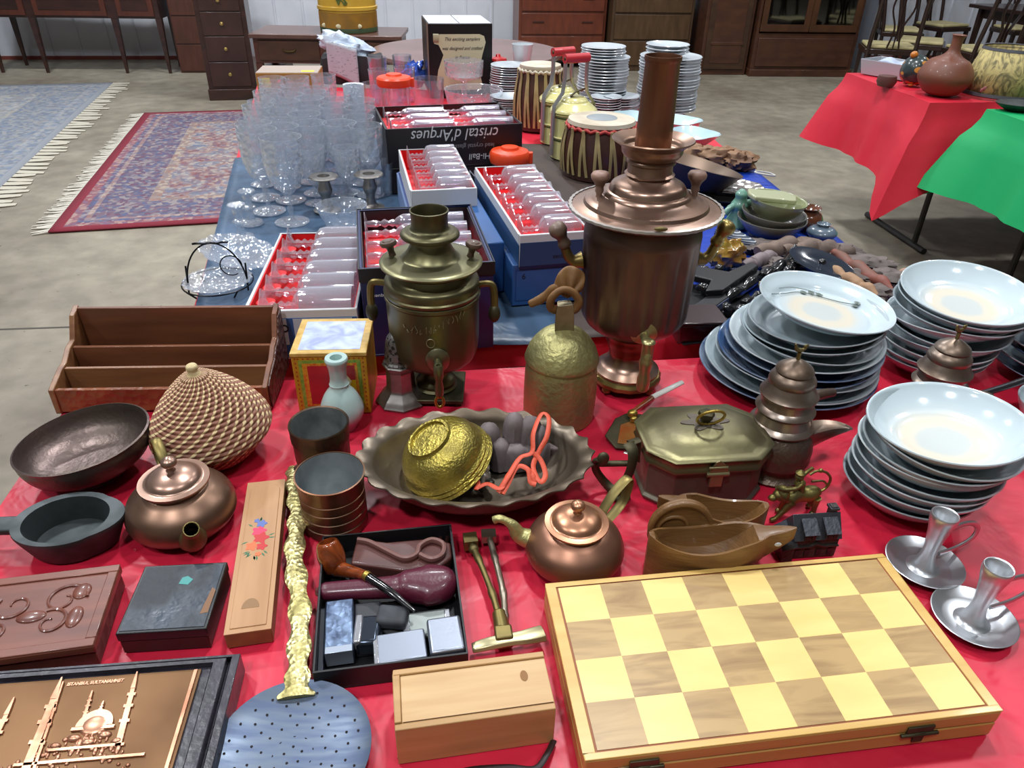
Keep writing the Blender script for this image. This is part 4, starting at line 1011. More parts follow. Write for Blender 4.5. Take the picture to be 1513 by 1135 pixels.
b.lathe([(0, -.030), (.006, -.030), (.0065, -.02), (.005, -.012), (.0068, -.006), (.0072, .006), (.0055, .009), (.003, .009), (.003, .004), (0, .004)], 16, c=tuple(e_)); b.build('tap', OLT, ss, smooth=40)
b = MB(); pts = [e_ + Vector((.006 * math.sin(2 * PI * k / 12), 0, -.040 + .008 * math.cos(2 * PI * k / 12))) for k in range(13)]; b.tube(pts, .0022, 8); b.tube([e_ + Vector((0, 0, -.03)), e_ + Vector((0, 0, -.034))], .004, 8); b.build('tap_key', BRSB, ss, smooth=50)
ENG = pm('engraving_worn', '9a9470', .5, .7)
tt = text('TYPHOON' if False else 'ПТБ', .013, ENG, ss, (0, 0, 0), (0, 0, 0)) if False else None
b = MB()
def on_body(a_, z, r=.0684): return (r * math.sin(a_), -r * math.cos(a_), z)
random.seed(21)
for k in range(15):
    a0_ = -.55 + .095 * k; z0_ = .120 + .022 * max(0, a0_) 
    pts = [on_body(a0_ + random.uniform(-.03, .03), z0_ + random.uniform(-.006, .007)) for _ in range(4)]
    b.tube(spline(pts, 4), .00045, 5)
b.tube([on_body(.02 + .085 * math.cos(2 * PI * k / 20), .103 + .006 * math.sin(2 * PI * k / 20)) for k in range(21)], .0006, 5)
b.build('engraving', ENG, ss)

restack(ss, [(0, 0), (.047, .056), (.078, .096), (.148, .175), (.1965, .2205), (.2035, .226), (.249, .262), (.292, .295), (.4, .4)])

# ---- hammered brass bell with leather thong
p = at(826, 628, T); X0, Y0 = p.x, p.y + .03
bl = thing('brass_bell', 'tall hammered brass cow bell with leather strap through its loop', 'bell', (X0, Y0, T), .1)
MB().lathe([(.050, 0), (.0525, 0)] + sm([(.0535, .020), (.0535, .055), (.0518, .085), (.0492, .098)], 4) + [(0, .108)], 64, lambda a_, z: 1 + .008 * math.sin(3 * a_ + z * 40)).build('bell_body', BRSG, bl, smooth=60)
MB().lathe([(.0470, .0965), (.0535, .0965), (.0538, .0985), (.0522, .104)] + sm([(.0485, .115), (.040, .128), (.027, .140), (.010, .145)], 5) + [(0, .1455)], 64).build('bell_cap', BRSG, bl, smooth=50)
b = MB(); lp_ = [(-.013, .140), (-.0125, .168), (-.011, .178), (.011, .180), (.0130, .168), (.0138, .140)]
b.prism([(-.0135, .138), (-.0130, .170), (-.0115, .183), (.0105, .185), (.0125, .172), (.0145, .138)], -.006, -.004, axis='y')
b.prism([(-.0115, .138), (-.0110, .170), (-.0095, .183), (.0085, .185), (.0105, .172), (.0125, .138)], .008, .010, axis='y')
b.add([(-.0115, -.006, .182), (.0105, -.006, .184), (.0085, .010, .184), (-.0095, .010, .182)], [(0, 1, 2, 3)])
b.build('bell_loop', pm('bell_loop_metal', 'a89c80', .4, 1, col2='857a5e', ns=40), bl, bevel=.0008)
LTH = pm('tan_leather', '8a6438', .6, col2='6e4c2a', ns=20, bump=.5, bs=70)
th_ = MB()
th_.tube(spline([(-.010, .002, .172), (-.020, -.004, .180), (-.019, -.006, .195), (-.006, -.004, .206), (.008, -.003, .203), (.018, -.002, .190), (.014, 0, .176), (0, 0, .172)], 6), .0062, 10, fl=(1, .8))
o = th_.build('leather_thong', LTH, None, loc=(X0, Y0, T), smooth=60)
tg_ = MB()
def lace(u, v):
    P_ = [(-.018, .004, .204), (-.010, .010, .228), (.010, .014, .234), (.026, .014, .220), (.022, .010, .198)]
    a = Vector((-.002, .004, .190 + .0)); 
    t = u
    base = spline(P_, 8); k = min(int(t * (len(base) - 1)), len(base) - 2); q = base[k].lerp(base[k + 1], t * (len(base) - 1) - k)
    c_ = Vector((.002, .002, .192)); r = c_.lerp(q, v) + Vector((0, -.003 * math.sin(v * PI) + .002 * math.sin(u * 20), 0))
    return tuple(r)
tg_.grid(lace, 30, 6)
tg_.build('strap_loop', LTH, o, solid=.003, smooth=60, sub=1)
tl = MB(); 
pts = spline([(.000, .004, .204), (-.016, .006, .202), (-.032, .004, .189), (-.050, .000, .181)], 6)
tl.tube(pts, [.004, .005, .006, .007, .0075, .008, .008, .0078, .007, .0065, .0065, .007, .007, .0068, .0066, .006, .006, .0056, .004][:len(pts)], 10, fl=(1, .45)); tl.build('strap_end', LTH, o, smooth=60)
tag(o, 'knotted tan leather strap tied through the loop of the brass bell', 'strap')

# ---- scalloped bowl with contents
p = at(703, 733, T); X0, Y0 = p.x, p.y + .018
LX, LY = .150, .100
sbw = thing('scalloped_bowl', 'large oval pewter-brown bowl with ruffled rim holding brass and stone pieces', 'bowl', (X0, Y0, T), .07)
b = MB()
def ring_(k, z, ruf=0.0, zr=0.0):
    out = []
    for j in range(160):
        a_ = 2 * PI * j / 160; s_ = k * (1 + ruf * math.cos(22 * a_)); out.append((LX * s_ * math.cos(a_), LY * s_ * math.sin(a_), z + zr * math.cos(22 * a_ + 1.2)))
    return out
prof = [(.50, 0, 0, 0), (.55, .001, 0, 0), (.54, .004, 0, 0), (.68, .012, 0, 0), (.80, .026, 0, 0), (.875, .044, .0, 0), (.90, .050, .004, .0005), (.97, .0535, .012, .0015), (1.0, .054, .02, .0025), (.995, .0555, .02, .0025), (.965, .0550, .012, .0015), (.885, .0515, .0, 0), (.865, .045, 0, 0), (.79, .028, 0, 0), (.66, .0145, 0, 0), (.5, .007, 0, 0), (.25, .006, 0, 0)]
b.loft([ring_(*q) for q in prof], True, True)
b.build('bowl', pm('scallop_metal', '857a6c', .34, .95, col2='665a4c', ns=12, r2=.5, bump=.1, bs=40), sbw, smooth=60)
def loc(px, py, z): 
    q = at(px, py, T + z); return q
# brass embossed bowl lying upside down and tilted
q = loc(650, 672, .045)
eb = thing('embossed_brass_bowl', 'shiny embossed brass bowl lying face down inside the ruffled bowl', 'bowl', (q.x + .002, q.y, T + .047), 0, rot=(-.08, -.50, .55))
prof = [(.062, -.022), (.0635, -.020), (.061, -.017), (.062, -.014), (.0595, -.011), (.060, -.008), (.0575, -.005)] + sm([(.0565, -.003), (.053, .010), (.044, .022), (.030, .029)], 5) + [(.0295, .030), (.029, .0345), (.026, .0345), (.025, .031), (.012, .0315), (0, .032)]
MB().lathe(prof, 72).build('bowl_shell', pm('embossed_brass', 'b6a44c', .24, 1, col2='8d8042', ns=35, r2=.34, bump=.9, bs=240, bst=(1, 1, 1.4), bdist=.0015), eb, smooth=40)
# carved grey stone piece
q = loc(760, 665, .03)
st_ = thing('carved_stone', 'grey carved soapstone block with rounded lobes inside the ruffled bowl', 'carving', (q.x, q.y, T + .011), .05)
st_.scale = (1.22, 1.1, 1.15)
STN = pm('soapstone', '85797a', .6, col2='5a504e', ns=20, bump=.5, bs=60)
b = MB()
def lobe(x, y, z0, z1, rx, ry, lean=0, n=12):
    rings = []
    for i in range(n):
        t = i / (n - 1); k = math.sqrt(max(0, 1 - max(0, (t - .7) / .3) ** 2)) if t > .7 else 1
        k = max(k, .05) * (1 - .12 * t)
        rings.append([(x + lean * t + rx * k * math.cos(2 * PI * j / 20), y + .006 * t + ry * k * math.sin(2 * PI * j / 20) * (1 + .08 * math.sin(3 * j)), z0 + (z1 - z0) * t) for j in range(20)])
    b.loft(rings)
lobe(-.026, 0, 0, .052, .013, .013, -.002); lobe(-.016, -.010, 0, .036, .012, .012); lobe(-.002, .006, 0, .062, .013, .014, .002); lobe(.014, .004, 0, .058, .014, .014, .004); lobe(.024, 0, 0, .048, .013, .013, .004); lobe(.002, -.012, 0, .03, .022, .010); lobe(.030, -.006, 0, .032, .010, .010)
b.build('stone', STN, st_, smooth=60)
q = loc(818, 668, .02)
o = MB().cbox((0, 0, 0), (.026, .022, .020), (0, 0, .1)).build('stone_block', pm('soapstone_pink', '7a6866', .6, col2='665654', ns=20), None, bevel=.003, bseg=3, loc=(q.x, q.y, T + .024)); tag(o, 'small squared grey-pink stone block right of the carved soapstone', 'stone')
# silver charm (owl shape)
q = loc(713, 712, .02)
ow = thing('silver_owl_charm', 'small silver owl-shaped figure at the front inside the ruffled bowl', 'figurine', (q.x, q.y, T + .014), .3, rot=(-.3, .2, .3))
SILB = pm('bright_silver', 'b9b8b0', .3, .9, col2='8d8b84', ns=60, bump=.6, bs=200)
MB().lathe(sm([(0, -.001), (.006, 0), (.0085, .006), (.008, .014), (.0055, .019), (.0068, .023), (.006, .028), (0, .031)], 4), 24).build('body', SILB, ow, smooth=60)
for s_ in (-1, 1): MB().ball((.0028 * s_, -.0058, .025), (.0019, .0012, .0019), 10, 6).build('eye', SILB, ow, smooth=60); MB().ball((.0072 * s_, 0, .010), (.0022, .004, .009), 10, 8).build('wing', SILB, ow, smooth=60)
# trinkets: dark charms
random.seed(9); DRK = pm('dark_trinket', '2a2c28', .3, .7, col2='56564a', ns=60, r2=.5)
for k, (px, py) in enumerate([(672, 712), (684, 722), (694, 716), (676, 728), (700, 734), (690, 704), (724, 724), (664, 722)]):
    q = loc(px, py, .012)
    b = MB()
    if k % 2: b.tube([(.009 * math.cos(2 * PI * j / 14), .006 * math.sin(2 * PI * j / 14), .002 * math.sin(4 * PI * j / 14)) for j in range(15)], .0018, 8); b.ball((0, 0, 0), .003, 10, 6)
    else: b.ball((0, 0, 0), (.009, .006, .005), 12, 8); b.cbox((.009, 0, .001), (.010, .004, .004), (0, .3, .4))
    o = b.build('dark_charm', DRK, None, smooth=50, loc=(q.x, q.y, T + .024), rot=(random.uniform(-.5, .5), random.uniform(-.5, .5), random.uniform(0, 3)))
    tag(o, 'small blackened metal charm heaped at the front of the ruffled bowl', 'charm', 'blackened charms in the ruffled bowl')
# orange cord
ORG = pm('orange_cord', 'd9573a', .55, bump=.3, bs=300)
def cordpts(l): return [loc(px, py, z) for px, py, z in l]
b = MB(); 
for l in ([(703, 722, .032), (720, 715, .032), (740, 722, .034), (752, 700, .038), (770, 688, .042), (786, 700, .040), (792, 714, .032)],
          [(736, 728, .030), (750, 705, .042), (768, 677, .050), (786, 668, .054), (788, 640, .070), (800, 612, .078), (811, 618, .076), (808, 645, .066), (796, 668, .052), (788, 690, .042), (798, 712, .034), (806, 702, .036), (799, 680, .046), (786, 668, .054)],
          [(742, 730, .029), (750, 716, .034), (764, 690, .045), (780, 694, .044), (784, 712, .034), (792, 716, .032)],
          [(690, 712, .030), (698, 706, .034), (706, 714, .034), (703, 724, .031)]):
    pts = spline([q - Vector((X0, Y0, T)) for q in cordpts(l)], 8); b.tube(pts, .0026, 8, fl=(.55, 1.3))
o = b.build('orange_cord', ORG, None, loc=(X0, Y0, T), smooth=60); tag(o, 'loose bright orange cord looped over the soapstone in the ruffled bowl', 'cord')

# ---- folding bronze stand (book rest / tongs) right of the bowl
q = at(905, 735, T)
bt = thing('bronze_stand', 'dark green bronze stand with crossed curved legs beside the ruffled bowl', 'stand', (q.x, q.y, T), .1)
b = MB(); b.tube(spline([(-.020, .0, .064), (-.024, .012, .052), (-.020, .018, .03), (-.004, .014, .008), (.010, -.002, .003)], 6), [.006 - .002 * math.sin(i / 24 * PI) for i in range(25)], 8, fl=(.6, 1.3)); b.ball((-.018, .0, .064), (.008, .005, .010), 12, 8); b.build('leg', BRZ, bt, smooth=60)
b = MB(); b.tube(spline([(.016, .012, .078), (.020, .002, .070), (.018, -.004, .05), (.012, -.004, .025), (.008, -.006, .004)], 6), [.007 - .002 * math.sin(i / 24 * PI) for i in range(25)], 8, fl=(.6, 1.4)); b.tube([(.016, .012, .078), (.030, .018, .078), (.032, .018, .045)], .004, 8, fl=(.5, 1.4)); b.ball((.010, -.006, .005), (.012, .010, .006), 12, 8); b.build('leg', BRZ, bt, smooth=60)
b = MB(); b.tube([(-.022, .014, .045), (.019, .0, .055)], .004, 8); b.build('cross_bar', BRZ, bt, smooth=60)

# ---- ashtray/brush with amber panel
q = at(938, 650, T)
ab = thing('amber_dish', 'small bronze dish with amber enamel panel behind the octagonal box', 'dish', (q.x, q.y, T), -.15, rot=(.35, 0, -.1))
b = MB().prism([(-.044, -.006), (-.030, .026), (-.012, .038), (.020, .036), (.042, .020), (.040, -.016), (.018, -.026), (-.028, -.026)], .010, .014); b.build('dish_plate', BRZ, ab, bevel=.0015)
MB().prism([(-.026, -.018), (-.022, .014), (-.008, .022), (.020, .020), (.030, .008), (.028, -.014), (.010, -.020)], .0142, .0152).build('enamel_panel', pm('amber_enamel', '9a4a1c', .25, col2='8d7a3c', ns=18, coat=.8), ab, bevel=.0005)
b = MB(); b.ball((.004, -.032, .006), (.012, .006, .006), 14, 8); b.ball((-.012, -.030, .006), (.007, .005, .005), 12, 8); b.build('foot_ornament', SILB, ab, smooth=60)
b = MB(); b.ball((-.006, .030, .022), (.008, .007, .007), 14, 8); b.ball((-.004, .022, .020), (.006, .005, .005), 12, 8); b.build('knob', BRSB, ab, smooth=60)
# bone-handled knife-like brush resting on it
k0 = at(935, 608, T + .030); k1 = at(964, 587, T + .030); k2 = at(1008, 565, T + .036)
kn = thing('bone_handled_tool', 'slim tool with white bone handle and amber shaft lying over the bronze dish', 'tool', (k0.x, k0.y, T), 0)
def rr_(v): return v - Vector((k0.x, k0.y, T))
MB().tube([rr_(k0), rr_(k1)], [.0035, .0045], 10, fl=(.6, 1)).build('shaft', pm('amber_shaft', '7a3a1a', .25, coat=.6), kn, smooth=60)
MB().tube([rr_(k1), rr_(k1.lerp(k2, .5)), rr_(k2), rr_(k2 + (k2 - k1) * .03)], [.0048, .0052, .0046, .002], 12, fl=(.6, 1)).build('bone_handle', pm('bone', 'e4e2da', .3, coat=.3), kn, smooth=60)

# ---- octagonal brass casket
q = at(1034, 742, T)
ob = thing('brass_casket', 'octagonal old brass casket with domed lid, ring handle and hasp', 'casket', (q.x + .001, q.y + .044, T), .12)
OB = pm('casket_brass', '6e6858', .48, .55, col2='574b46', ns=9, r2=.5, bump=.25, bs=150); OBL = pm('casket_lid_brass', '7f7a56', .34, .95, col2='6a6350', ns=8, r2=.45, bump=.12, bs=140)
def oct_(hx_, hy_, c_, z): return [(hx_ - c_, -hy_, z), (hx_, -hy_ + c_, z), (hx_, hy_ - c_, z), (hx_ - c_, hy_, z), (-hx_ + c_, hy_, z), (-hx_, hy_ - c_, z), (-hx_, -hy_ + c_, z), (-hx_ + c_, -hy_, z)]
b = MB(); b.loft([oct_(.078, .056, .028, 0), oct_(.080, .058, .028, .004), oct_(.076, .054, .027, .007), oct_(.076, .054, .027, .040), oct_(.080, .058, .028, .043)]); b.build('casket_body', OB, ob, smooth=20, bevel=.001)
b = MB(); b.loft([oct_(.081, .059, .028, .0435), oct_(.082, .060, .029, .046), oct_(.080, .058, .028, .050), oct_(.080, .058, .028, .060), oct_(.083, .061, .029, .063), oct_(.082, .060, .029, .065), oct_(.076, .054, .028, .0655), oct_(.072, .050, .028, .068), oct_(.067, .0455, .027, .072), oct_(.061, .040, .025, .0755), oct_(.052, .033, .022, .0785), oct_(.036, .022, .015, .0802), oct_(.015, .009, .006, .0808)]); lo_ = b.build('casket_lid', OBL, ob, smooth=55)
b = MB(); b.prism([(.026 * (1 + .25 * math.cos(6 * t)) * math.cos(t), .017 * (1 + .25 * math.cos(6 * t)) * math.sin(t)) for t in [2 * PI * j / 60 for j in range(60)]], .080, .0815); b.build('handle_plate', OB, lo_, smooth=30)
MB().lathe([(.006, .0815), (.007, .086), (.010, .090), (.009, .095), (.005, .097), (0, .0975)], 20, lambda a_, z: 1 + .12 * math.cos(5 * a_)).build('handle_boss', BRZ, lo_, smooth=50)
b = MB(); b.tube([(.017 * math.sin(2 * PI * j / 24), -.014 - .008 * math.cos(2 * PI * j / 24) , .0965 + .0155 * math.cos(2 * PI * j / 24)) for j in range(25)], .0019, 8); b.build('ring_handle', BRSB, lo_, smooth=60)
b = MB(); b.prism([(-.012, .044), (.014, .044), (.012, .055), (.004, .064), (.0, .066), (-.004, .064)], -.0625, -.0600, axis='y'); b.tube([(-.013, -.0615, .044), (.015, -.0615, .044)], .003, 10); b.tube([(-.012, -.062, .055), (.012, -.062, .055)], .002, 8); b.cbox((0, -.061, .036), (.016, .004, .012)); b.build('hasp', BRSB if False else pm('hasp_brass', '9a9470', .35, 1), ob, bevel=.0006)

restack(ob, [(0, 0), (.0435, .060), (.065, .080), (.12, .135)])
# ---- dallah coffee pots
DAL = pm('dallah_metal', '978b80', .28, .82, col2='64503f', ns=14, r2=.45, bump=.08, bs=80)
DALE = pm('dallah_engraved', '75665a', .36, .95, col2='5a4c42', ns=20, r2=.5, bump=.9, bs=150, bst=(1, 1, .7), bdist=.002)
def dallah(x, y, rz, label, s=1.0):
    t = thing('dallah_coffee_pot', label, 'coffee pot', (x, y, T), rz)
    MB().lathe([(q_[0] * s, q_[1] * s) for q_ in [(0, 0), (.043, 0), (.045, .003), (.042, .006)] + sm([(.040, .008), (.037, .016), (.041, .022)], 4) + [(.0455, .024), (.0462, .027), (.0455, .029)] + sm([(.0462, .040), (.043, .056), (.037, .068)], 4) + [(0, .070)]], 64).build('pot_body', DALE, t, smooth=35)
    MB().lathe([(q_[0] * s, q_[1] * s) for q_ in [(.036, .068), (.0395, .071), (.0408, .074), (.0385, .077), (.0350, .080)] + sm([(.0335, .086), (.0325, .092)], 3) + [(.0360, .095), (.0375, .098), (.0355, .101), (.0318, .104), (.0305, .114), (0, .114)]], 64).build('neck', DAL, t, smooth=35)
    ld = MB().lathe([(q_[0] * s, q_[1] * s) for q_ in [(.030, .113), (.0350, .116), (.0362, .120), (.0335, .123)] + sm([(.031, .128), (.0275, .135)], 3) + [(.0290, .138), (.0285, .142)] + sm([(.026, .146), (.022, .150)], 2) + [(.0235, .153), (.0215, .157), (.015, .162), (.008, .166), (.004, .168), (0, .169)]], 56).build('lid', DAL, t, smooth=35)
    b = MB(); b.tube([(0, 0, .168 * s), (0, 0, .178 * s)], .0026, 8); b.tube(spline([(-.008, 0, .190 * s), (-.004, 0, .182 * s), (.004, 0, .182 * s), (.009, 0, .189 * s)], 4), [.001, .0014, .002, .0026, .003, .0032, .003, .0026, .002, .0018, .0014, .0012, .001], 8); b.ball((.006, 0, .186 * s), (.003, .002, .003), 10, 6); b.build('bird_finial', BRS, ld, smooth=60)
    # spout beak
    b = MB(); rings = []
    for i in range(15):
        u = i / 14; x_ = .030 + .058 * u; zt = .066 + .020 * math.sin(u * PI * .5) - .010 * u * u; hh = (.042 * (1 - u) ** .8 + .0015); ww = .016 * (1 - u) ** .7 + .001
        rings.append([(x_, -ww, zt), (x_, -ww * .8, zt - hh * .5), (x_, 0, zt - hh), (x_, ww * .8, zt - hh * .5), (x_, ww, zt), (x_, ww * .5, zt - .002), (x_, 0, zt - .003), (x_, -ww * .5, zt - .002)])
    b.T = Matrix.Rotation(-.25, 4, 'Z') @ Matrix.Scale(s, 4); b.loft(rings); b.build('spout', DAL, t, smooth=50)
    return t
q = at(1184, 512, T + .190)
d1 = dallah(q.x, q.y, .10, 'engraved dallah coffee pot with beak spout between the casket and bowls', 1.02)
b = MB(); b.T = Matrix.Rotation(.52, 4, 'Z')
b.tube(spline([(.036, 0, .090), (.06, 0, .094), (.085, 0, .090), (.112, 0, .083)], 5), [.009, .0085, .008, .008, .0078, .0075, .0075, .0075, .0072, .007, .007, .0065, .0065, .006, .006, .004], 12); b.build('handle', pm('handle_wood_dark', '5a4a3c', .4, .4, col2='3c3430', ns=20), d1, smooth=60)
q = at(1421, 482, T + .184)
d2 = dallah(q.x, q.y, .3, 'second dallah coffee pot half hidden behind the near white bowl stack', .98)
b = MB(); b.T = Matrix.Rotation(.02, 4, 'Z'); b.tube(spline([(.030, 0, .070), (.07, -.006, .066), (.12, -.004, .068), (.17, 0, .072)], 5), .005, 10); b.build('handle', pm('handle_dark_steel', '3c3c40', .35, .7), d2, smooth=60)

# ---- wooden double-bowl bird
q = at(1048, 845, T)
WB = pm('bird_wood', '7d5a32', .42, col2='654525', ns=6, st=(1, 4, 9), coat=.2, bump=.3, bs=25, bst=(1, 3, 14))
bd_ = thing('carved_wood_bird_bowl', 'carved wooden two-hollow bowl shaped like paired birds behind the chessboard', 'wooden bowl', (q.x, q.y + .008, T), .02)
def boat(x0, x1, y0, yw, hz_, flip=False, beak=True):
    b = MB(); N = 26; outs = []
    def xy(u): return x0 + (x1 - x0) * u
    rings = []
    for i in range(N + 1):
        u = i / N; uu = 1 - u if flip else u
        wv = yw * (max(0, math.sin(PI * min(1, uu / .82) ** .8)) ** .45 if uu < .80 else .30 * (1 - (uu - .80) / .2) ** .6 + .05)
        if uu < .80: wv = yw * max(.30 if uu > .4 else .12, math.sin(PI * (uu / .84)) ** .5 if 0 < uu / .84 < 1 else .1)
        zt = hz_ * (1.0 - .16 * math.sin(PI * min(1, uu / .62)) + .16 * max(0, (uu - .62) / .38))
        zb = 0 if uu < .45 else hz_ * 1.0 * ((uu - .45) / .55) ** 1.15 * .92
        inn = max(0, math.sin(PI * min(1, max(0, (uu - .04) / .68)))) ** .7
        zi = zt - inn * (zt - .012)
        wi = wv * (.86 if inn > 0 else .7)
        x = xy(u)
        rings.append([(x, y0 - wv, zt), (x, y0 - wv * 1.02, (zt + zb) / 2), (x, y0 - wv * .75, zb), (x, y0 + wv * .75, zb), (x, y0 + wv * 1.02, (zt + zb) / 2), (x, y0 + wv, zt), (x, y0 + wi, zt - .0005), (x, y0 + wi * .85, (zt * .35 + zi * .65)), (x, y0, zi), (x, y0 - wi * .85, (zt * .35 + zi * .65)), (x, y0 - wi, zt - .0005)])
    b.loft(rings); return b
boat(-.078, .082, -.014, .024, .056).build('front_bird', WB, bd_, smooth=50, bevel=.001)
boat(-.062, .066, .030, .022, .060, flip=True).build('rear_bird', WB, bd_, smooth=50, bevel=.001)
b = MB()
arch = [(-.066, .030)] + [(-.030 + .037 * math.cos(t), .044 + .036 * math.sin(t)) for t in [PI - PI * j / 20 for j in range(21)]] + [(.014, .036), (-.02, .026)]
b.prism([(x - .006, z - .004) for x, z in arch], .0115, .0195, axis='y'); b.build('neck_arch', WB, bd_, smooth=50, bevel=.003, bseg=3)
b = MB(); b.T = Matrix.Translation((-.006, .0080, -.004)); b.tube([(-.030 + .034 * math.cos(t), .0035, .044 + .033 * math.sin(t)) for t in [PI - PI * j / 20 for j in range(21)]], .0035, 8)
b.tube([(-.036 + (.020 - .0085 * u) * math.cos(PI - u * 3.6), .0035, .046 + (.018 - .0075 * u) * math.sin(PI - u * 3.6)) for u in [j / 16 for j in range(17)]], .0022, 8); b.ball((-.052, .003, .040), (.004, .003, .004), 12, 8)
for k in range(7): b.tube([(-.060 + k * .011, .0035, .030 + .002 * k), (-.048 + k * .011, .0035, .036 + .002 * k)], .0011, 6)
b.build('carved_curl', WB, bd_, smooth=60)
bd_.scale = (1, 1, 1.16)
MB().ball((.060, -.0275, .054), (.004, .001, .0025), 12, 8).build('eye', pm('eye_pearl', 'b8bcc0', .3), bd_)

# ---- pewter / iron house model
q = at(1192, 824, T)
hs = thing('house_model', 'small dark cast model house with dormers and chimney', 'model house', (q.x, q.y + .012, T), .12)
hs.scale = (1, 1, 1.15)
HM = pm('house_dark', '2e2928', .45, .3, col2='3b3431', ns=40, bump=.5, bs=200, bkind='voronoi'); HRF = pm('house_roof', '44474e', .42, .5, bump=.3, bs=250)
MB().box(-.022, .032, -.012, .020, 0, .026).build('walls', HM, hs, bevel=.0006)
b = MB(); b.prism([(-.014, .025), (.022, .025), (.004, .048)], -.024, .034, axis='x'); b.v = [(x, y + 0.0, z) for x, y, z in b.v]; b.build('main_roof', HRF, hs, bevel=.0005)
MB().box(-.036, -.022, -.016, .012, 0, .017).build('side_wing', HM, hs, bevel=.0005)
b = MB(); b.add([(-.038, -.018, .016), (-.020, -.018, .020), (-.020, .014, .034), (-.038, .014, .026)], [(0, 1, 2, 3)]); b.build('wing_roof', HRF, hs, solid=.002)
for k, x in enumerate((-.006, .020)):
    d_ = MB(); d_.box(x - .007, x + .007, -.0145, .0, .026, .034); d_.build('dormer', HM, hs, bevel=.0004)
    MB().add([(x - .009, -.017, .0345), (x + .009, -.017, .0345), (x + .009, .000, .0445), (x - .009, .000, .0445)], [(0, 1, 2, 3)]).build('dormer_roof', HRF, hs, solid=.0012, smooth=0)
    for j in (-1, 1): MB().box(x + j * .0035 - .002, x + j * .0035 + .002, -.0152, -.0145, .0275, .032).build('pane', pm('house_window', '17161a', .3), hs, smooth=0)
MB().box(.022, .030, .004, .012, .030, .054).build('chimney', HM, hs, bevel=.0004); MB().box(.0205, .0315, .0025, .0135, .050, .053).build('chimney_cap', HRF, hs, bevel=.0004)
b = MB(); b.prism([(-.022, .017), (-.004, .017), (.005, .021), (.014, .017), (.032, .017), (.032, .0155), (.014, .0155), (.005, .0185), (-.004, .0155), (-.022, .0155)], -.0145, -.012, axis='y'); b.build('moulding', HM, hs)
for x in (-.016, -.004, .010, .024): MB().box(x - .003, x + .003, -.0128, -.012, .003, .012).build('window', pm('house_window', ''), hs, smooth=0)

# ---- brass figure riding a beast
q = at(1180, 768, T)
fg = thing('brass_lion_figurine', 'small old brass figure of a rider on a four-legged beast above the model house', 'figurine', (q.x, q.y + .012, T), .25)
FB = pm('figurine_brass', '8f8448', .34, 1, col2='6a6240', ns=50, r2=.5, bump=.3, bs=200)
b = MB(); b.tube(spline([(-.024, 0, .026), (-.012, 0, .032), (.006, 0, .030), (.020, 0, .031), (.026, 0, .028)], 5), [.006, .008, .010, .0115, .012, .0115, .0105, .010, .0095, .0095, .010, .0105, .0105, .010, .0095, .0085, .007, .006, .005, .004, .002], 14)
for (x, y, dx) in [(-.016, -.007, -.020), (-.014, .007, -.006), (.018, -.007, .002), (.020, .007, .004)]:
    b.tube(spline([(x, y, .028), (x + dx * .4, y, .016), (x + dx * .8, y, .006), (x + dx, y, .003), (x + dx - .005, y, .0025)], 4), [.006, .0055, .005, .0045, .004, .0036, .0034, .0032, .003, .003, .003, .0032, .0034, .0034, .0034, .003, .002], 10)
b.ball((-.030, 0, .036), (.010, .008, .008), 16, 10); b.ball((-.040, 0, .033), (.006, .005, .0045), 12, 8); b.ball((-.028, 0, .038), (.0085, .0105, .0105), 16, 10)
b.build('beast', FB, fg, smooth=60)
b = MB(); b.tube(spline([(-.004, 0, .038), (-.006, 0, .048), (-.008, 0, .056)], 4), [.007, .0065, .006, .006, .0065, .007, .006, .004, .003], 12); b.ball((-.010, 0, .061), .0055, 14, 8); b.lathe([(.005, .064), (.006, .067), (.003, .070), (0, .072)], 12, c=(-.010, 0, 0))
b.tube(spline([(-.008, -.005, .053), (-.018, -.008, .050), (-.034, -.006, .050), (-.042, -.004, .054)], 4), .0026, 8); b.tube(spline([(-.004, .005, .053), (.006, .010, .056), (.014, .009, .064)], 4), .0025, 8)
b.build('rider', FB, fg, smooth=60)
b = MB(); b.tube(spline([(.024, 0, .030), (.034, 0, .036), (.036, 0, .050), (.026, 0, .062), (.012, 0, .066), (.004, 0, .062)], 6), .0017, 8); b.tube(spline([(.034, 0, .040), (.026, 0, .048), (.010, 0, .050)], 5), .0015, 8); b.ball((.018, 0, .066), .003, 8, 6); b.build('tail_arch', FB, fg, smooth=60)

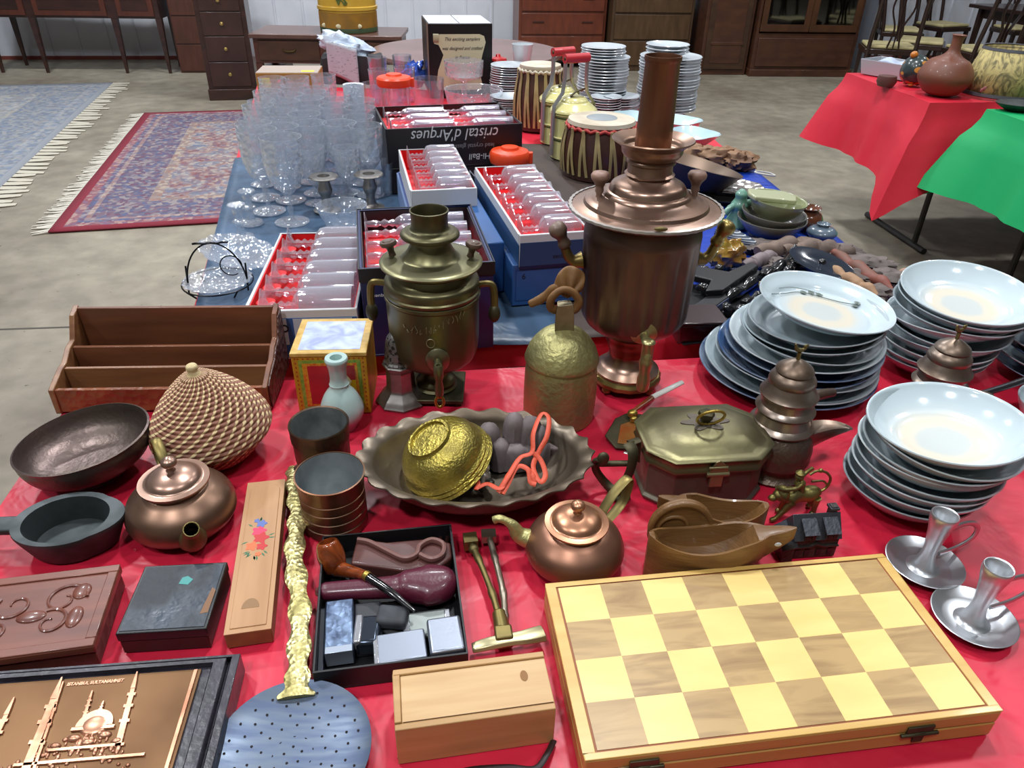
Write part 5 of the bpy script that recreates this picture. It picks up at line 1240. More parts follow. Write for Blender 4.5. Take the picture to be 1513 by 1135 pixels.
# ---- stoneware bowls and plates stacks
def glaze(name, c1_, c2_, spots=False):
    return pm(name, c1_, .16, col2=c2_, ns=9, coat=.6, lo=.45, hi=.75)
WG = glaze('pale_blue_glaze', 'c6d4da', 'd6dfe0'); WG2 = glaze('grey_glaze', 'a8b6bc', 'b8c4c8'); BG = glaze('blue_pattern_glaze', '3c5a86', 'b4c2cc')
BG = pm('blue_pattern_glaze', '', 0)
def bowl_mat():
    # glaze with the unglazed cream stacking ring in its centre
    m = bpy.data.materials.new('glaze_ring'); m.use_nodes = True; nt = m.node_tree; b_ = nt.nodes['Principled BSDF']
    tc = nd(nt, 'ShaderNodeTexCoord'); sx = nd(nt, 'ShaderNodeSeparateXYZ'); nt.links.new(tc.outputs['Object'], sx.inputs[0])
    cb_ = nd(nt, 'ShaderNodeCombineXYZ'); nt.links.new(sx.outputs[0], cb_.inputs[0]); nt.links.new(sx.outputs[1], cb_.inputs[1])
    ln = nd(nt, 'ShaderNodeVectorMath', operation='LENGTH'); nt.links.new(cb_.outputs[0], ln.inputs[0])
    nz = nd(nt, 'ShaderNodeTexNoise', i_Scale=30); nt.links.new(tc.outputs['Object'], nz.inputs['Vector'])
    ad = nd(nt, 'ShaderNodeMath', operation='MULTIPLY_ADD'); ad.inputs[1].default_value = .012; nt.links.new(nz.outputs['Fac'], ad.inputs[0]); nt.links.new(ln.outputs['Value'], ad.inputs[2])
    rp = nd(nt, 'ShaderNodeValToRGB'); el = rp.color_ramp.elements
    el[0].position = .034; el[0].color = hx('c9cfcc'); el[1].position = .078; el[1].color = hx('c3d2d8')
    e = el.new(.040); e.color = hx('dcd6c6'); e = el.new(.052); e.color = hx('ddd5c2'); e = el.new(.064); e.color = hx('cdd6d6')
    nt.links.new(ad.outputs[0], rp.inputs[0]); nt.links.new(rp.outputs[0], b_.inputs['Base Color']); b_.inputs['Roughness'].default_value = .14; b_.inputs['Coat Weight'].default_value = .6
    return m
RING = bowl_mat()
def bowl_mesh(r, h, foot=.45, deep=.8, th=.0028):
    o_ = sm([(r * foot, .004), (r * (foot + .18), h * .22), (r * .82, h * .52), (r * .94, h * .80), (r, h)], 5)
    i_ = [(a_ - th * (.6 if a_ < r * .6 else 1), b_ + th * (.9 if a_ < r * .7 else .25)) for a_, b_ in o_][::-1]
    return [(0, .004), (r * foot - .005, .004), (r * foot - .004, 0), (r * foot, 0)] + o_ + [(r - .0006, h + .0014), (r - .0016, h + .0012)] + i_[1:] + [(0, .004 + th)]
def stack(x, y, n, r, h, step, label, group, mats, name='stoneware_bowl', cat='bowl', lean=(0, 0), radii=None, jit=.004, z0=0, seed=1, desc='', tilt=.03, seg=64, foot=.45, tiltbase=(0, 0)):
    random.seed(seed); z = T + z0; objs = []
    x_, y_ = x, y
    for k in range(n):
        rr = radii[k] if radii else r
        prof = bowl_mesh(rr, h if not isinstance(h, list) else h[k], foot)
        o = MB().lathe(prof, seg).build(name, mats[k % len(mats)] if k < n - 1 else mats[-1], None, smooth=50, loc=(x_ + random.uniform(-jit, jit), y_ + random.uniform(-jit, jit), z), rot=(tiltbase[0] * k / n + (random.uniform(-tilt, tilt) if k else 0), tiltbase[1] * k / n + (random.uniform(-tilt, tilt) if k else 0), random.uniform(0, 6)))
        tag(o, label % ORD[n - 1 - k], cat, group)
        objs.append(o); z += step if not isinstance(step, list) else step[k]; x_ += lean[0]; y_ += lean[1]
    return objs
qa = at(1162, 575, T); 
PM = [BG, WG2, WG, WG2, BG, WG2, WG, RING]
prA = [.140, .136, .128, .124, .122, .119, .108, .106, .104, .1035]
plts = stack(.450, 1.045, 10, 0, .026, .0112, 'blue-grey stoneware plate, %s in the wide stack beside the dallah', 'plates in the wide stoneware stack', [BG, WG2, WG2, BG, BG, WG, WG2, WG2, WG2, WG], 'stoneware_plate', 'plate', lean=(.0032, -.001), radii=prA, jit=.003, seed=4, foot=.55, tilt=.02, tiltbase=(.04, .10))
top = plts[-1]; top.data.materials.clear(); top.data.materials.append(RING); top.location = (.485, 1.045, T + .112); top.rotation_euler = (.03, .09, 0)
# painted sprig on the top plate
SPR = pm('painted_sprig', '5f6b64', .3, coat=.5)
b = MB()
def onp(x, y): 
    r_ = math.hypot(x, y); zz = .0075 + max(0, (r_ - .058)) ** 1.4 * .95
    return (x, y, zz + .0012)
b.tube(spline([onp(-.075, .03), onp(-.05, .044), onp(-.02, .058), onp(.01, .050), onp(.04, .038), onp(.062, .030)], 8), .0007, 5)
b.tube(spline([onp(-.055, .056), onp(-.03, .068), onp(0, .066), onp(.02, .056)], 8), .0005, 5)
for x, y in ((-.012, .060), (.002, .062), (.014, .058), (.062, .028), (.068, .034)): b.ball(onp(x, y), (.005, .006, .0006), 10, 6)
sp_ = b.build('painted_sprig', SPR, top, smooth=50)
qb = at(1400, 555, T)
stack(.700, 1.085, 9, 0, .034, .0134, 'pale stoneware bowl, %s in the stack behind the second dallah', 'stoneware bowls in the far stack', [WG2, WG2, WG, WG2, WG2, WG, WG2, WG2, RING], lean=(.0035, .0005), radii=[.088, .090, .092, .094, .094, .096, .098, .100, .1015], jit=.0025, seed=6, tiltbase=(.03, .10))
qc = at(1352, 748, T)
stack(.512, .735, 8, 0, .036, .0135, 'pale stoneware bowl, %s in the near right stack', 'stoneware bowls in the near stack', [WG2, WG2, WG, WG2, WG, WG2, WG2, RING], lean=(.0024, -.0006), radii=[.080, .083, .084, .085, .086, .087, .089, .090], jit=.002, seed=8, tiltbase=(.03, .09))
qd = at(1530, 560, T)
stack(qd.x + .06, qd.y + .02, 7, 0, .026, .014, 'blue-rimmed stoneware plate, %s in the stack cut by the right edge', 'plates in the stack at the right edge', [BG, WG2, BG, WG2, BG, BG, WG], 'stoneware_plate', 'plate', radii=[.125, .124, .122, .12, .118, .115, .115], jit=.004, seed=10, foot=.5, tiltbase=(.02, .08))
q = at(1530, 650, T); o = MB().lathe(bowl_mesh(.06, .05), 56).build('grey_pot', WG2, None, smooth=50, loc=(q.x + .035, q.y + .02, T)); tag(o, 'grey glazed pot at the right edge beside the near bowl stack', 'pot')
# ================================================================== FAR TABLES
TF = .7475
GL = glass('crystal', 'fdfeff', .045, .80, .03, bump=1.0, bs=75, haze=.11)  # haze: white mixed in to stand for overlapping reflections in the cut glass
GLP = glass('clear_glass', 'fafcff', .07, .70, .04, haze=.03)
GLF = glass('flute_glass', 'f6f2ff', .22, .85, .10, haze=.12)
GLW = glass('crackled_glass', 'd4e2f0', .25, .7, .3, bump=1, bs=180, haze=.5)
REDL = pm('red_lining', 'e0161c', .5); WCARD = pm('white_card', 'cfd0d2', .5); BLC = pm('blue_card', '2b5590', .45, col2='35649f', ns=5); NAVY = pm('navy_card', '16234f', .4)
LBL = pm('pale_label', 'b9c6d6', .45); INK = pm('ink_dark', '1b2230', .5); INKW = pm('ink_white', 'd6d8dc', .5)

def goblet_prof(h=.178, r=.042, stem=.34):
    o_ = [(0, .0), (r * .86, .0), (r * .86, .0016)] + sm([(r * .5, .004), (r * .15, .008), (.0045, h * .10)], 3) + [(.006, h * .17), (.0038, h * .21), (.0068, h * .27), (.0042, h * .32), (.006, h * stem - .004)] 
    o_ += sm([(r * .35, h * (stem + .04)), (r * .72, h * (stem + .16)), (r * .92, h * (stem + .34)), (r, h)], 4)
    i_ = sm([(r - .0012, h), (r * .88, h * (stem + .34)), (r * .66, h * (stem + .18)), (0, h * (stem + .06))], 3)
    return o_ + i_
def flute_prof(h=.20, r=.024):
    o_ = [(0, 0), (.024, 0), (.024, .0015), (.006, .006), (.007, h * .12), (.004, h * .16), (.009, h * .20), (.0045, h * .24), (.008, h * .28), (.006, h * .30)]
    o_ += sm([(.010, h * .32), (.0165, h * .38), (.0175, h * .46), (.0175, h * .75), (.0175, h)], 3)
    return o_ + [(.0165, h), (.0165, h * .46), (.010, h * .36), (0, h * .34)]
gob = MB().lathe(goblet_prof(), 48, lambda a_, z: 1 + (.05 * math.cos(12 * a_ + z * 260) if .070 < z < .135 else (.12 * math.cos(6 * a_) if .02 < z < .066 else 0))).build('crystal_goblet', GL, None, smooth=22)
flu = MB().lathe(flute_prof(), 20).build('champagne_flute', GLF, None, smooth=40)
GLB = glass('boxed_glass', 'fdf8fc', .10, .8, .08, haze=.13)
boxg = MB().lathe([(0, 0), (.031, 0), (.031, .0016), (.016, .004), (.006, .010), (.009, .018), (.005, .024), (.010, .031), (.005, .037), (.009, .043), (.006, .048), (.020, .054), (.030, .062), (.033, .075), (.033, .150), (.0318, .150), (.0318, .076), (.028, .064), (0, .058)], 24, lambda a_, z: 1 + (.10 * math.cos(6 * a_) if z < .05 else 0)).build('stemmed_glass', GLB, None, smooth=30)
def inst(src, label, group, loc, rot=(0, 0, 0), cat='glass', sc=None, name=None):
    o = src.copy(); SC.collection.objects.link(o); o.location = loc; o.rotation_euler = rot
    if sc is not None: o.scale = (sc,) * 3
    if name: o.name = name
    return tag(o, label, cat, group)

# ---- gift boxes of stemware
def gift_box(name, label, FL, w, dep, z0, z1, rz, mats, wall=.004, well=.05, insert=None):
    """open box: FL front-left corner of the top; mats = (outer, rim/lining)"""
    h = z1 - z0
    t = thing(name, label, 'gift box', (FL[0], FL[1], z0), rz)
    b = MB()
    for s_ in [(0, w, 0, wall), (0, w, dep - wall, dep), (0, wall, wall, dep - wall), (w - wall, w, wall, dep - wall)]: b.box(*s_, .0, h)
    b.box(0, w, 0, dep, 0, .004)
    b.build('carton', mats[0], t, bevel=.0015)
    b = MB()
    for s_ in [(wall, w - wall, wall, wall + .0015), (wall, w - wall, dep - wall - .0015, dep - wall), (wall, wall + .0015, wall, dep - wall), (w - wall - .0015, w - wall, wall, dep - wall)]: b.box(*s_, h - well, h - .002)
    b.box(wall, w - wall, wall, dep - wall, h - well - .002, h - well)
    b.build('red_lining', mats[1], t, smooth=0)
    return t
def fl_(px, py, z):
    q = at(px, py, z); return (q.x, q.y)
# box A (white with blue label, six goblets)
zA = T + .094; rzA = .11; wA, dA = .178, .350
FA_ = fl_(348, 452, zA)
FA_ = (at(527, 456, zA).x - wA * math.cos(rzA), at(527, 456, zA).y - wA * math.sin(rzA))
gA = gift_box('stemware_box', 'white and blue gift box with red lining and six stemmed glasses, behind the letter rack', FA_, wA, dA, TF - .002, zA, rzA, (WCARD, REDL), well=.05)
hA = zA - TF + .002
MB().box(.001, wA - .001, -.0008, 0, .004, hA - .014).build('blue_front', BLC, gA, smooth=0)
MB().box(wA * .15, wA * .36, -.0013, -.0008, .028, hA - .015).build('pale_label', LBL, gA, smooth=0); MB().box(wA * .42, wA * .95, -.0013, -.0008, .028, hA - .015).build('pale_label', LBL, gA, smooth=0)
text('ош' if False else 'om', .030, INK, gA, (wA * .27, -.0016, hA * .62), (PI / 2, PI, 0)); text('VAL', .012, INK, gA, (wA * .27, -.0016, hA * .40), (PI / 2, PI, 0)); text('cristal cup', .012, INK, gA, (wA * .7, -.0016, hA * .66), (PI / 2, PI, 0))
b = MB()
for k in range(5):
    b.tube([(.022, .055 + .058 * k, hA - .030), (.022, .055 + .058 * k, hA - .008)], .015, 14)
    
b = MB()
for k in range(5): b.lathe([(0, 0), (.0155, 0), (.0155, .0012), (0, .0012)], 24, c=(.024, .052 + .058 * k, hA - .010))
b.build('lining_tabs', REDL, gA, smooth=30)
def lay(t, src, x, y, z, rz_in, label, group, sc=1.0, flip=False):
    M_ = Matrix.Translation(t.location) @ Matrix.Rotation(t.rotation_euler.z, 4, 'Z')
    q = M_ @ Vector((x, y, z))
    inst(src, label, group, tuple(q), (0, PI / 2, t.rotation_euler.z + rz_in) if not flip else (0, -PI / 2, t.rotation_euler.z + rz_in), sc=sc)
NTH = ['nearest', 'second nearest', 'third nearest', 'fourth nearest', 'fifth nearest', 'farthest']
for k in range(6):
    lay(gA, boxg, .022, .035 + .056 * k, hA - .040 + .030, 0, 'clear stemmed glass in the white box behind the letter rack, %s of six' % NTH[k], 'glasses lying in the white and blue box', .98)
# box B (navy, flutes)
zB = T + .160; rzB = .20; wB, dB = .215, .285
FB_ = fl_(531, 398, zB)
gB = gift_box('stemware_box', 'navy gift box with black rim and red bed of flutes, behind the small samovar', FB_, wB, dB, T, zB, rzB, (NAVY, BLK), wall=.005, well=.05)
MB().box(-.001, wB + .001, -.001, dB + .001, zB - T - .028, zB - T - .018).build('rim_band', BLK, gB) if False else None
b = MB()
for s_ in [(-.002, wB + .002, -.002, 0), (-.002, wB + .002, dB, dB + .002), (-.002, 0, 0, dB), (wB, wB + .002, 0, dB)]: b.box(*s_, zB - T - .022, zB - T + .001)
b.build('lid_rim', BLK, gB, bevel=.0005)
MB().box(.008, wB - .008, .008, dB - .008, zB - T - .047, zB - T - .040).build('red_bed', REDL, gB, smooth=0)
text('DURAND  CRISTAL' if False else "cristal d'Arques", .008, INKW, gB, (wB * .22, -.0004, zB - T - .048), (PI / 2, PI, 0), sx=1.2)
for k in range(5):
    lay(gB, flu, .012, .035 + .052 * k, zB - T - .014, 0, 'slim flute in the navy box behind the small samovar, %s of five' % NTH[k], 'flutes lying in the navy box', .92)
# box C on blue carton
zC = T + .150; rzC = .22
q = fl_(607, 282, zC); wC = (at(705, 278, zC) - at(607, 283, zC)).length
dC = .33
gC = gift_box('stemware_box', 'small white gift box with red lining, six glasses, standing on a blue carton', q, wC, dC, zC - .055, zC, rzC, (WCARD, REDL), well=.048)
cbx = thing('blue_carton', 'blue carton under the small white stemware box', 'carton', (q[0] - .004 * math.cos(rzC), q[1] - .003, TF), rzC)
MB().box(0, wC + .008, 0, dC + .006, 0, zC - .055 - TF).build('carton', pm('violet_blue_card', '31427c', .4, col2='3d4f8a', ns=6), cbx, bevel=.002)
MB().box(-.004, wC * .02, -.001, dC, .02, zC - .056 - TF).build('worn_edge', pm('pale_blue_card', '7189b4', .5), cbx, bevel=.001)
for k in range(6): lay(gC, boxg, .018, .034 + .052 * k, zC - zC + .055 - .008, 0, 'stemmed glass in the small white box on blue carton, %s of six' % NTH[k], 'glasses lying in the small white box', .84 * wC / .155)
# box D on two blue cartons
zD = T + .150; rzD = .24
q = fl_(768, 348, zD); wD = .135; dD = .44
gD = gift_box('stemware_box', 'long white gift box with red lining and glasses, left of the large samovar', q, wD, dD, zD - .060, zD, rzD, (WCARD, REDL), well=.052)
MB().box(.001, wD - .001, -.0012, 0, .0, .045).build('blue_front', pm('slate_card', '24456e', .45), gD, smooth=0); MB().box(-.0012, 0, .001, dD - .001, .0, .040).build('blue_side', pm('slate_card', ''), gD, smooth=0)
text('Arques', .012, INKW if False else INK, gD, (wD * .6, -.0016, .014), (PI / 2, PI, 0))
for k in range(6):
    lay(gD, boxg, .012, .05 + .066 * k, .060 - .008, 0, 'stemmed glass in the long box beside the large samovar, %s of six' % NTH[k], 'glasses lying in the long white box', .76)
cbx = thing('blue_carton', 'bright blue carton marked 6 under the long stemware box', 'carton', (q[0] - .012, q[1] + .004, TF), rzD)
hc = zD - .060 - TF
MB().box(0, wD + .016, 0, dD, 0, hc).build('carton', BLC, cbx, bevel=.002)
MB().box(.006, wD * .95, -.0006, 0, .010, hc - .010).build('printed_frame', pm('blue_print', '234a86', .45), cbx, smooth=0); MB().box(.008, wD * .93, -.0009, -.0006, .012, hc - .012).build('frame_fill', BLC, cbx, smooth=0)
text('6', .016, INK, cbx, (.022, -.0012, hc - .024), (PI / 2, 0, 0)); text('VERRES', .008, INK, cbx, (.07, -.0012, hc - .024), (PI / 2, 0, 0)) if False else None
q2 = fl_(720, 300, T + .05)
cb2 = thing('blue_carton', 'blue carton lying between the navy flute box and the long stemware box', 'carton', (q[0] - .098, q[1] + .05, TF), rzD)
MB().box(0, .072, 0, .36, 0, .105).build('carton', pm('deep_blue_card', '1e4a84', .4, col2='2a5a94', ns=4), cb2, bevel=.003)
# box E black
zE = T + .175; rzE = .10
qE = fl_(570, 191, zE); q1 = fl_(768, 179, zE); wE = math.hypot(q1[0] - qE[0], q1[1] - qE[1]); rzE = math.atan2(q1[1] - qE[1], q1[0] - qE[0]) * .8; dE = .27
hE = .105
BLKB = pm('black_brown_card', '1d1718', .4)
gE = gift_box('stemware_box', "black gift box lettered upside down cristal d'Arques with six flutes, stacked on another", qE, wE, dE, zE - hE, zE, rzE, (BLKB, BLKB), well=.05)
MB().box(.008, wE - .008, .008, dE - .008, hE - .047, hE - .030).build('red_bed', REDL, gE, smooth=0)
text("cristal d'Arques", .042, INKW, gE, (wE * .50, -.0008, hE - .020), (PI / 2, PI, 0), shear=.25, sx=.88); text('lead crystal glasses', .016, pm('ink_grey', '8f8c90', .5), gE, (wE * .62, -.0008, hE - .052), (PI / 2, PI, 0)); text('6 Hi-Ball', .022, INKW, gE, (wE * .70, -.0008, hE - .080), (PI / 2, PI, 0), shear=.1)
for c_ in range(2):
    for k in range(3):
        lay(gE, flu, .018 + c_ * .165, .05 + .075 * k, hE - .006, 0, 'slim clear flute lying in the black box, %s in the %s column' % (['nearest', 'middle', 'farthest'][k], ['left', 'right'][c_]), 'flutes lying in the black box', .82)
lowE = thing('stemware_box', 'closed black carton lettered HOLLAND supporting the black box of flutes', 'gift box', (qE[0] + .006, qE[1] + .004, TF), rzE)
MB().box(0, wE - .006, 0, dE, 0, zE - hE - TF - .0005).build('carton', BLKB, lowE, bevel=.0015)
text('HOLLAND', .026, INKW, lowE, (wE * .52, -.0008, (zE - hE - TF) - .022), (PI / 2, 0, 0), sx=.9)
text('anouk' if False else "d'Arques", .026, INKW, lowE, (wE * .56, -.0008, (zE - hE - TF) - .056), (PI / 2, PI, 0), shear=.2)
MB().box(-.0006, .0, .0, .001, 0, .01).build('edge_line', INKW, lowE) if False else None

# ---- goblets
rows = 8
cnt = 0
RN = ['front', 'second', 'third', 'fourth', 'fifth', 'sixth', 'seventh', 'back']; CN = ['far left', 'left', 'middle', 'right', 'far right', 'outer right']
gpts = []
R0 = [(430, 328), (385, 300)]
base = [[(398, 312), (432, 328), (468, 300), (520, 300)],
        [(392, 292), (430, 296), (470, 285), (512, 285), (548, 288)],
        [(390, 272), (425, 276), (462, 268), (500, 268), (538, 270)],
        [(396, 254), (430, 256), (466, 252), (504, 250), (540, 254)],
        [(400, 238), (434, 240), (468, 236), (504, 236), (540, 240)],
        [(408, 224), (440, 225), (472, 222), (506, 222)],
        [(414, 210), (446, 211), (478, 209)],
        [(412, 196), (448, 193), (486, 190)]]
random.seed(12)
for r_, row in enumerate(base):
    for c_, (px, py) in enumerate(row):
        q = at(px, py, TF); s_ = [1.12, 1.05, 1.0, 1.0, 1.0, .98, .98, 1.0][r_] * random.uniform(.96, 1.03)
        if r_ == 0 and c_ >= 2: s_ = .8
        inst(gob, 'cut crystal goblet, %s row of the goblet cluster, %s' % (RN[r_], ['first from the left', 'second from the left', 'third from the left', 'fourth from the left', 'fifth from the left'][c_]), 'crystal goblets on the blue cover', (q.x, q.y, TF), (0, 0, random.uniform(0, 6)), sc=s_)
# crackled glass vase
q = at(530, 216, TF)
o = MB().lathe([(0, 0), (.030, 0), (.031, .003), (.0285, .03), (.030, .12), (.0325, .185), (.0320, .188), (.0270, .185), (.0255, .03), (0, .02)], 40).build('crackle_vase', GLW, None, smooth=50, loc=(q.x, q.y, TF)); tag(o, 'tall crackled pale glass vase standing behind the goblets', 'vase')
# small candle holders of silver
for k, (px, py) in enumerate([(484, 312), (549, 308)]):
    q = at(px, py, TF)
    o = MB().lathe([(0, 0), (.026, 0), (.027, .003), (.015, .006)] + sm([(.011, .010), (.009, .025), (.014, .038), (.013, .045), (.010, .058)], 4) + [(.026, .062), (.029, .064), (.027, .066), (.012, .066), (.010, .058), (0, .056)], 36).build('silver_candlestick', SIL, None, smooth=45, loc=(q.x, q.y, TF), )
    o.scale = (1.25, 1.25, 1.35)
    tag(o, ['short silver candlestick behind the moulded glass bowl, the left one', 'short silver candlestick nearer the navy box, the right one'][k], 'candlestick', 'short silver candlesticks')
# tumblers around them
for k, (px, py, h_, r_) in enumerate([(500, 300, .09, .042), (562, 302, .085, .040), (520, 262, .1, .036)]):
    q = at(px, py - 16, TF)
    o = MB().lathe([(0, 0), (r_ * .8, 0), (r_ * .82, .004), (r_, h_), (r_ - .0015, h_), (r_ * .78, .008), (0, .008)], 28).build('glass_tumbler', GLP, None, smooth=40, loc=(q.x, q.y, TF)); tag(o, ['clear flared tumbler behind the left silver candlestick', 'clear flared tumbler behind the right silver candlestick', 'clear tumbler among the front goblets near the navy box'][k], 'glass')
# moulded glass bowl
q = at(508, 338, TF)
o = MB().lathe([(0, 0), (.035, 0), (.036, .003), (.058, .055), (.059, .058), (.056, .058), (.052, .046), (.040, .012), (0, .010)], 72, lambda a_, z: 1 + .012 * math.cos(18 * a_ + z * 120)).build('moulded_glass_bowl', GL, None, smooth=30, loc=(q.x, q.y, TF)); tag(o, 'moulded glass bowl with slanted ribs just behind the navy box', 'bowl')
# glass candle holders and cut dish at left + wire basket
for k, (px, py) in enumerate([(372, 330), (358, 352)]):
    q = at(px, py, TF)
    o = MB().lathe([(0, 0), (.028, 0), (.026, .005), (.010, .010), (.008, .03), (.016, .040), (.008, .048), (.012, .07), (.020, .078), (.019, .08), (.010, .075), (0, .074)], 24).build('crystal_candle_holder', GL, None, smooth=25, loc=(q.x, q.y, TF)); tag(o, ['small crystal candle holder left of the front goblets', 'small crystal candle holder just above the white stemware box'][k], 'candle holder')
q = at(352, 392, TF)
o = MB().lathe([(0, 0), (.03, 0), (.035, .006), (.075, .030), (.080, .034), (.077, .036), (.034, .012), (0, .010)], 64, lambda a_, z: 1 + .04 * math.cos(12 * a_) * min(1, z / .03)).build('cut_glass_dish', GL, None, smooth=25, loc=(q.x, q.y, TF), rot=(0, .25, 0)); tag(o, 'scalloped cut glass dish leaning at the left of the white stemware box', 'dish')
q = at(322, 432, TF)
wbk = thing('wire_basket_dish', 'pressed glass dish in a black twisted wire carrier behind the letter rack', 'dish', (q.x, q.y + .01, TF), .2)
MB().lathe([(0, .006), (.04, .006), (.062, .022), (.0645, .024), (.060, .0245), (.038, .010), (0, .010)], 60, lambda a_, z: 1 + .03 * math.cos(20 * a_) * min(1, z / .02)).build('glass_dish', GL, wbk, smooth=25)
b = MB(); WIR = pm('black_wire', '16161a', .3, .8)
for s_ in (-1, 1):
    pts = [(s_ * .055 * math.cos(t), .0 + .04 * s_ * 0, .012 + .085 * math.sin(t)) for t in [PI * j / 24 for j in range(13)]]
    b.tube(pts, .0016, 6)
    b.tube([(s_ * .055, -.01, .0), (s_ * .055, .01, .05)], .0018, 6)
pts = [(x + .0022 * math.sin(x * 260), .0022 * math.cos(x * 260), .097) for x in [-.03 + .06 * j / 60 for j in range(61)]]
b.tube(pts, .0022, 6)
b.tube([(.066 * math.cos(2 * PI * j / 32), .066 * math.sin(2 * PI * j / 32), .018) for j in range(33)], .0016, 6)
b.tube([(.03 + .02 * math.cos(t), 0, .05 + .02 * math.sin(t)) for t in [j * .25 for j in range(22)]], .0012, 6)
for k in range(4): b.tube([(.05 * math.cos(k * PI / 2 + .7), .05 * math.sin(k * PI / 2 + .7), 0), (.066 * math.cos(k * PI / 2 + .7), .066 * math.sin(k * PI / 2 + .7), .018)], .0018, 6)
b.build('wire_frame', WIR, wbk, smooth=50)

# ---- tan camera box, black bag with newspaper, whisky-glass box
zt = TF + .165
qa_, qb_ = at(377, 108, zt), at(470, 107, zt)
an = math.atan2(qb_.y - qa_.y, qb_.x - qa_.x) * .4 + .05; w = (qb_ - qa_).length
tbx = thing('tan_box', 'tan cardboard box with yellow square logo at the far left corner of the table', 'cardboard box', (qa_.x, qa_.y, TF), an)
CRD = pm('tan_card', 'a87c3c', .6); MB().box(0, w, 0, .15, 0, zt - TF).build('carton', CRD, tbx, bevel=.002)
MB().box(.001, w - .001, .001, .149, zt - TF, zt - TF + .001).build('top_face', pm('card_top_grey', 'a8988c', .5), tbx, smooth=0)
MB().box(.010, .046, -.001, 0, zt - TF - .058, zt - TF - .016).build('yellow_square', pm('logo_yellow', 'e2d91c', .5), tbx, smooth=0)
b = MB(); 
for k in range(5): b.prism([(.014 + k * .006, zt - TF - .058), (.017 + k * .006, zt - TF - .058), (.026 + k * .006, zt - TF - .030), (.024 + k * .006, zt - TF - .030)], -.0014, -.001, axis='y')
b.build('logo_rays', pm('logo_rays', 'efe98a', .5), tbx, smooth=0)
text('Nikon', .012, INK, tbx, (.028, -.0016, zt - TF - .050), (PI / 2, 0, 0), sx=1.2); MB().box(w - .06, w - .016, .02, .045, zt - TF + .001, zt - TF + .0016).build('yellow_sticker', pm('logo_yellow', ''), tbx, smooth=0)
q = at(522, 122, TF)
bag = thing('black_bag', 'black soft camera bag behind the tan box', 'bag', (q.x, q.y + .02, TF), .05)
bag.scale = (.88, .85, .80)
b = MB(); rings = []
for i in range(9):
    t = i / 8; k = 1 - .10 * t * t; rings.append([((.165 * k) * (abs(math.cos(a_)) ** .5) * (1 if math.cos(a_) > 0 else -1), (.085 * k) * (abs(math.sin(a_)) ** .5) * (1 if math.sin(a_) > 0 else -1), .135 * t + .010 * math.sin(3 * a_) * t) for a_ in [2 * PI * j / 40 for j in range(40)]])
b.loft(rings); b.build('bag_body', pm('black_nylon', '1c1c1f', .6, bump=.4, bs=40), bag, smooth=60)
def crumple(name, label, cat, pt, dims, mat, seed, rot=(0, 0, 0), amp=.25, fq=9):
    random.seed(seed); b = MB(); R = []
    for i in range(17):
        t = PI * i / 16
        R.append([tuple(Vector((dims[0] * math.sin(t) * math.cos(a_), dims[1] * math.sin(t) * math.sin(a_), -dims[2] * math.cos(t))) * (1 + amp * noise.noise(Vector((math.sin(t) * math.cos(a_) * 2.2 + seed, math.sin(t) * math.sin(a_) * 2.2, math.cos(t) * 2.2)) * 1.4) * 2 + amp * .5 * noise.noise(Vector((math.cos(a_) * fq * .5 + seed, math.sin(a_) * fq * .5, t * 3))))) for a_ in [2 * PI * j / 32 for j in range(32)]])
    b.loft(R, False, False)
    o = b.build(name, mat, None, smooth=60, loc=pt, rot=rot); return tag(o, label, cat)
PLB = pm('white_plastic_bag', 'c4d0de', .35, coat=.3, col2='aebfd4', ns=8, bump=.5, bs=12)
crumple('plastic_bag', 'crumpled white plastic bag bulging out of the black camera bag', 'plastic bag', (q.x - .035, q.y + .03, TF + .150), (.120, .055, .045), PLB, 3, rot=(0, .25, 0), amp=.16)
b = MB(); b.grid(lambda u, v: (-.08 + .13 * u, -.10 + .012 * math.sin(u * 5), .060 + .13 * v - .05 * u * (1 - v) - .03 * u * v), 12, 10)
o = b.build('newspaper', pm('newsprint', 'aebac4', .6, col2='8a949c', ns=60, st=(1, 1, 3), lo=.6, hi=.66), None, solid=.002, loc=(q.x - .01, q.y + .02, TF - .01), rz=.05); tag(o, 'folded newspaper sticking out over the front of the black camera bag', 'newspaper')
zw = TF + .275
qa_, qb_ = at(632, 35, zw), at(726, 34, zw); w = (qb_ - qa_).length; an = .20
wb = thing('glass_set_box', 'tall black carton with white top and cream scroll label at the far end', 'cardboard box', (qa_.x, qa_.y, TF), an)
hw = zw - TF
MB().box(0, w, 0, .30, 0, hw).build('carton', pm('black_carton', '0f0d10', .35), wb, bevel=.002)
MB().box(.004, w - .004, .004, .296, hw, hw + .0012).build('white_top', pm('carton_top', 'c9cad0', .5), wb, smooth=0); MB().box(w * .48, w * .49, .004, .296, hw + .0012, hw + .002).build('flap_gap', INK, wb, smooth=0)
MB().box(-.0012, 0, .0, .06, 0, hw).build('wood_tone_side', pm('side_print', '6a5844', .5), wb, smooth=0)
SCR = pm('scroll_cream', 'c9c2a0', .5)
pts = [(.10, .02), (.86, .02), (.90, .10), (.84, .35), (.90, .60), (.96, .80), (.93, .90), (.85, .93), (.15, .93), (.06, .90), (.04, .78), (.12, .76), (.20, .60), (.10, .35), (.06, .10)]
x0, x1, z0_, z1_ = w * .05, w * .93, hw * .08, hw * .92
b = MB().prism([(x0 + (x1 - x0) * a_, z0_ + (z1_ - z0_) * c_) for a_, c_ in pts], -.0012, 0, axis='y'); lab = b.build('scroll_label', SCR, wb, smooth=0)
MB().tube([(x0 + .006, -.001, z1_ - .03), (x0 + .028, -.001, z1_ - .03)], .016, 16, fl=(1, .25)).build('scroll_curl', pm('scroll_shade', 'a8a182', .5), wb)
